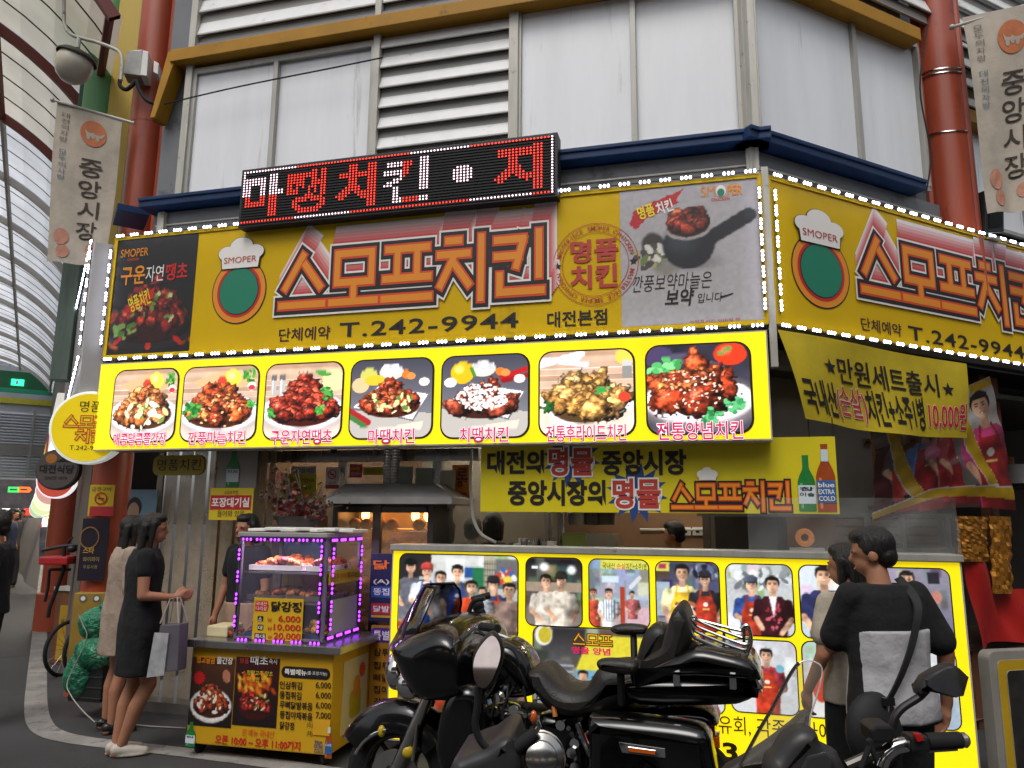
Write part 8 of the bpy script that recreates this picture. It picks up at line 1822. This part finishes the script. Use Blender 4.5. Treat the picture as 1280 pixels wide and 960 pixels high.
q = MB(); q.tube([S2P.P(p[0], p[1], 0) for p in pts[:13]], .005, pbr('shield_seal', '2a241e', .4), 6); q.build('windshield_seal', s2); q = MB(); q.tube([S2P.P(p[0], p[1], 0) for p in pts[12:]], .0025, glass('shield_edge', 'e8e4e0', .7, .1), 6); q.build('windshield_edge', s2)
sp_('cowl', [(904, 968), (936, 946), (966, 926), (992, 906), (1012, 890), (1015, 905), (1013, 928), (985, 940), (962, 972), (930, 990)], -.09, -.03, .02, pbr('dull_black', '1d1c1d', .5, 0, .1, 6), 3, S2P, s2)
sp_('dashboard', [(962, 968), (974, 946), (988, 924), (1005, 914), (1024, 918), (1032, 935), (1060, 962), (1060, 1100), (960, 1100)], -.02, .1, .04, pbr('dash_plastic', '2b2a2a', .45, 0, .1, 8), 3, S2P, s2)
dp = S2P; q = MB(); q.prism(S2P, PX_(S2P, [(1000, 960), (1008, 944), (1030, 938), (1040, 946), (1034, 975), (1004, 975)], .1), .1, .115, pbr('display', '3a3a3a', .1, 0, .1)); q.build('display', s2, bevel=.006)
q = MB(); q.tube([v(1058, 958), v(1090, 944), v(1112, 938), v(1140, 927), v(1160, 926)], .016, steel_d, 10); q.tube([v(1158, 927), v(1200, 925)], .0225, rubber, 14); q.lathe([(0, 0), (.02, 0), (.021, .012), (.014, .02), (0, .02)], v(1201, 925), steel, 14, Matrix.Rotation(R_(90), 3, 'Y')); q.build('handlebar', s2)
q = MB(); q.pbox(S2P, *S2P.box(1132, 917, 1156, 936, .0), -.03, .035, black_pl); q.build('switch_box', s2, bevel=.008)
q = MB(); q.prism(S2P, PX_(S2P, [(1141, 916), (1150, 917), (1155, 925), (1146, 927)], .04), .03, .046, pbr('switch_red', 'b01c18', .35)); q.build('engine_switch', s2, bevel=.002)
q = MB(); q.prism(S2P, PX_(S2P, [(1088, 912), (1096, 907), (1114, 907), (1120, 914), (1117, 929), (1092, 930)], .04), -.05, .04, black_pl); q.build('brake_reservoir', s2, bevel=.008)
q = MB(); q.tube([v(x, y) for x, y in smoothpoly([(1100, 958), (1106, 944), (1118, 934), (1132, 930)], 5, False)], .02, chrome, 12); q.tube([v(x, y, 2.2) for x, y in smoothpoly([(1076, 960), (1088, 930), (1086, 928), (1096, 950)], 5, False)], .008, rubber, 8); q.tube([v(1130, 934), v(1165, 938), v(1196, 936)], .006, chrome_d, 8); q.build('brake_lever', s2)
mo = sp_('mirror', [(1150, 866), (1158, 848), (1185, 833), (1196, 832), (1211, 844), (1212, 852), (1203, 872), (1192, 873), (1164, 866), (1155, 872)], -.05, .015, .02, black_pl, 2, S2P, s2)
tilted_glass(S2P, [(1158, 850), (1185, 836), (1196, 835), (1210, 846), (1202, 869), (1192, 870), (1166, 862), (1158, 856)], mo, .016, .14)
q = MB(); q.tube([v(x, y) for x, y in smoothpoly([(1158, 862), (1148, 872), (1128, 885), (1118, 898), (1116, 912)], 5, False)], .011, black_pl, 10); q.build('mirror_stalk', s2)
q = MB(); q.tube([v(1080, 1000), v(1080, 1200)], .05, black_pl, 10); q.build('column', s2)
for x in (1020, 1200):
    q = MB(); c = v(x, 1200, 2.3); c[2] = .22; q.tube([c+np.array([.17*math.cos(a), .02*math.sin(a), .17*math.sin(a)]) for a in np.linspace(0, 6.2832, 28)], .05, rubber, 12, False); q.build('wheel', s2)
sp_('floor_board', [(1000, 1190), (1220, 1190), (1220, 1220), (1000, 1220)], -.2, .1, .02, black_pl, 1, S2P, s2)
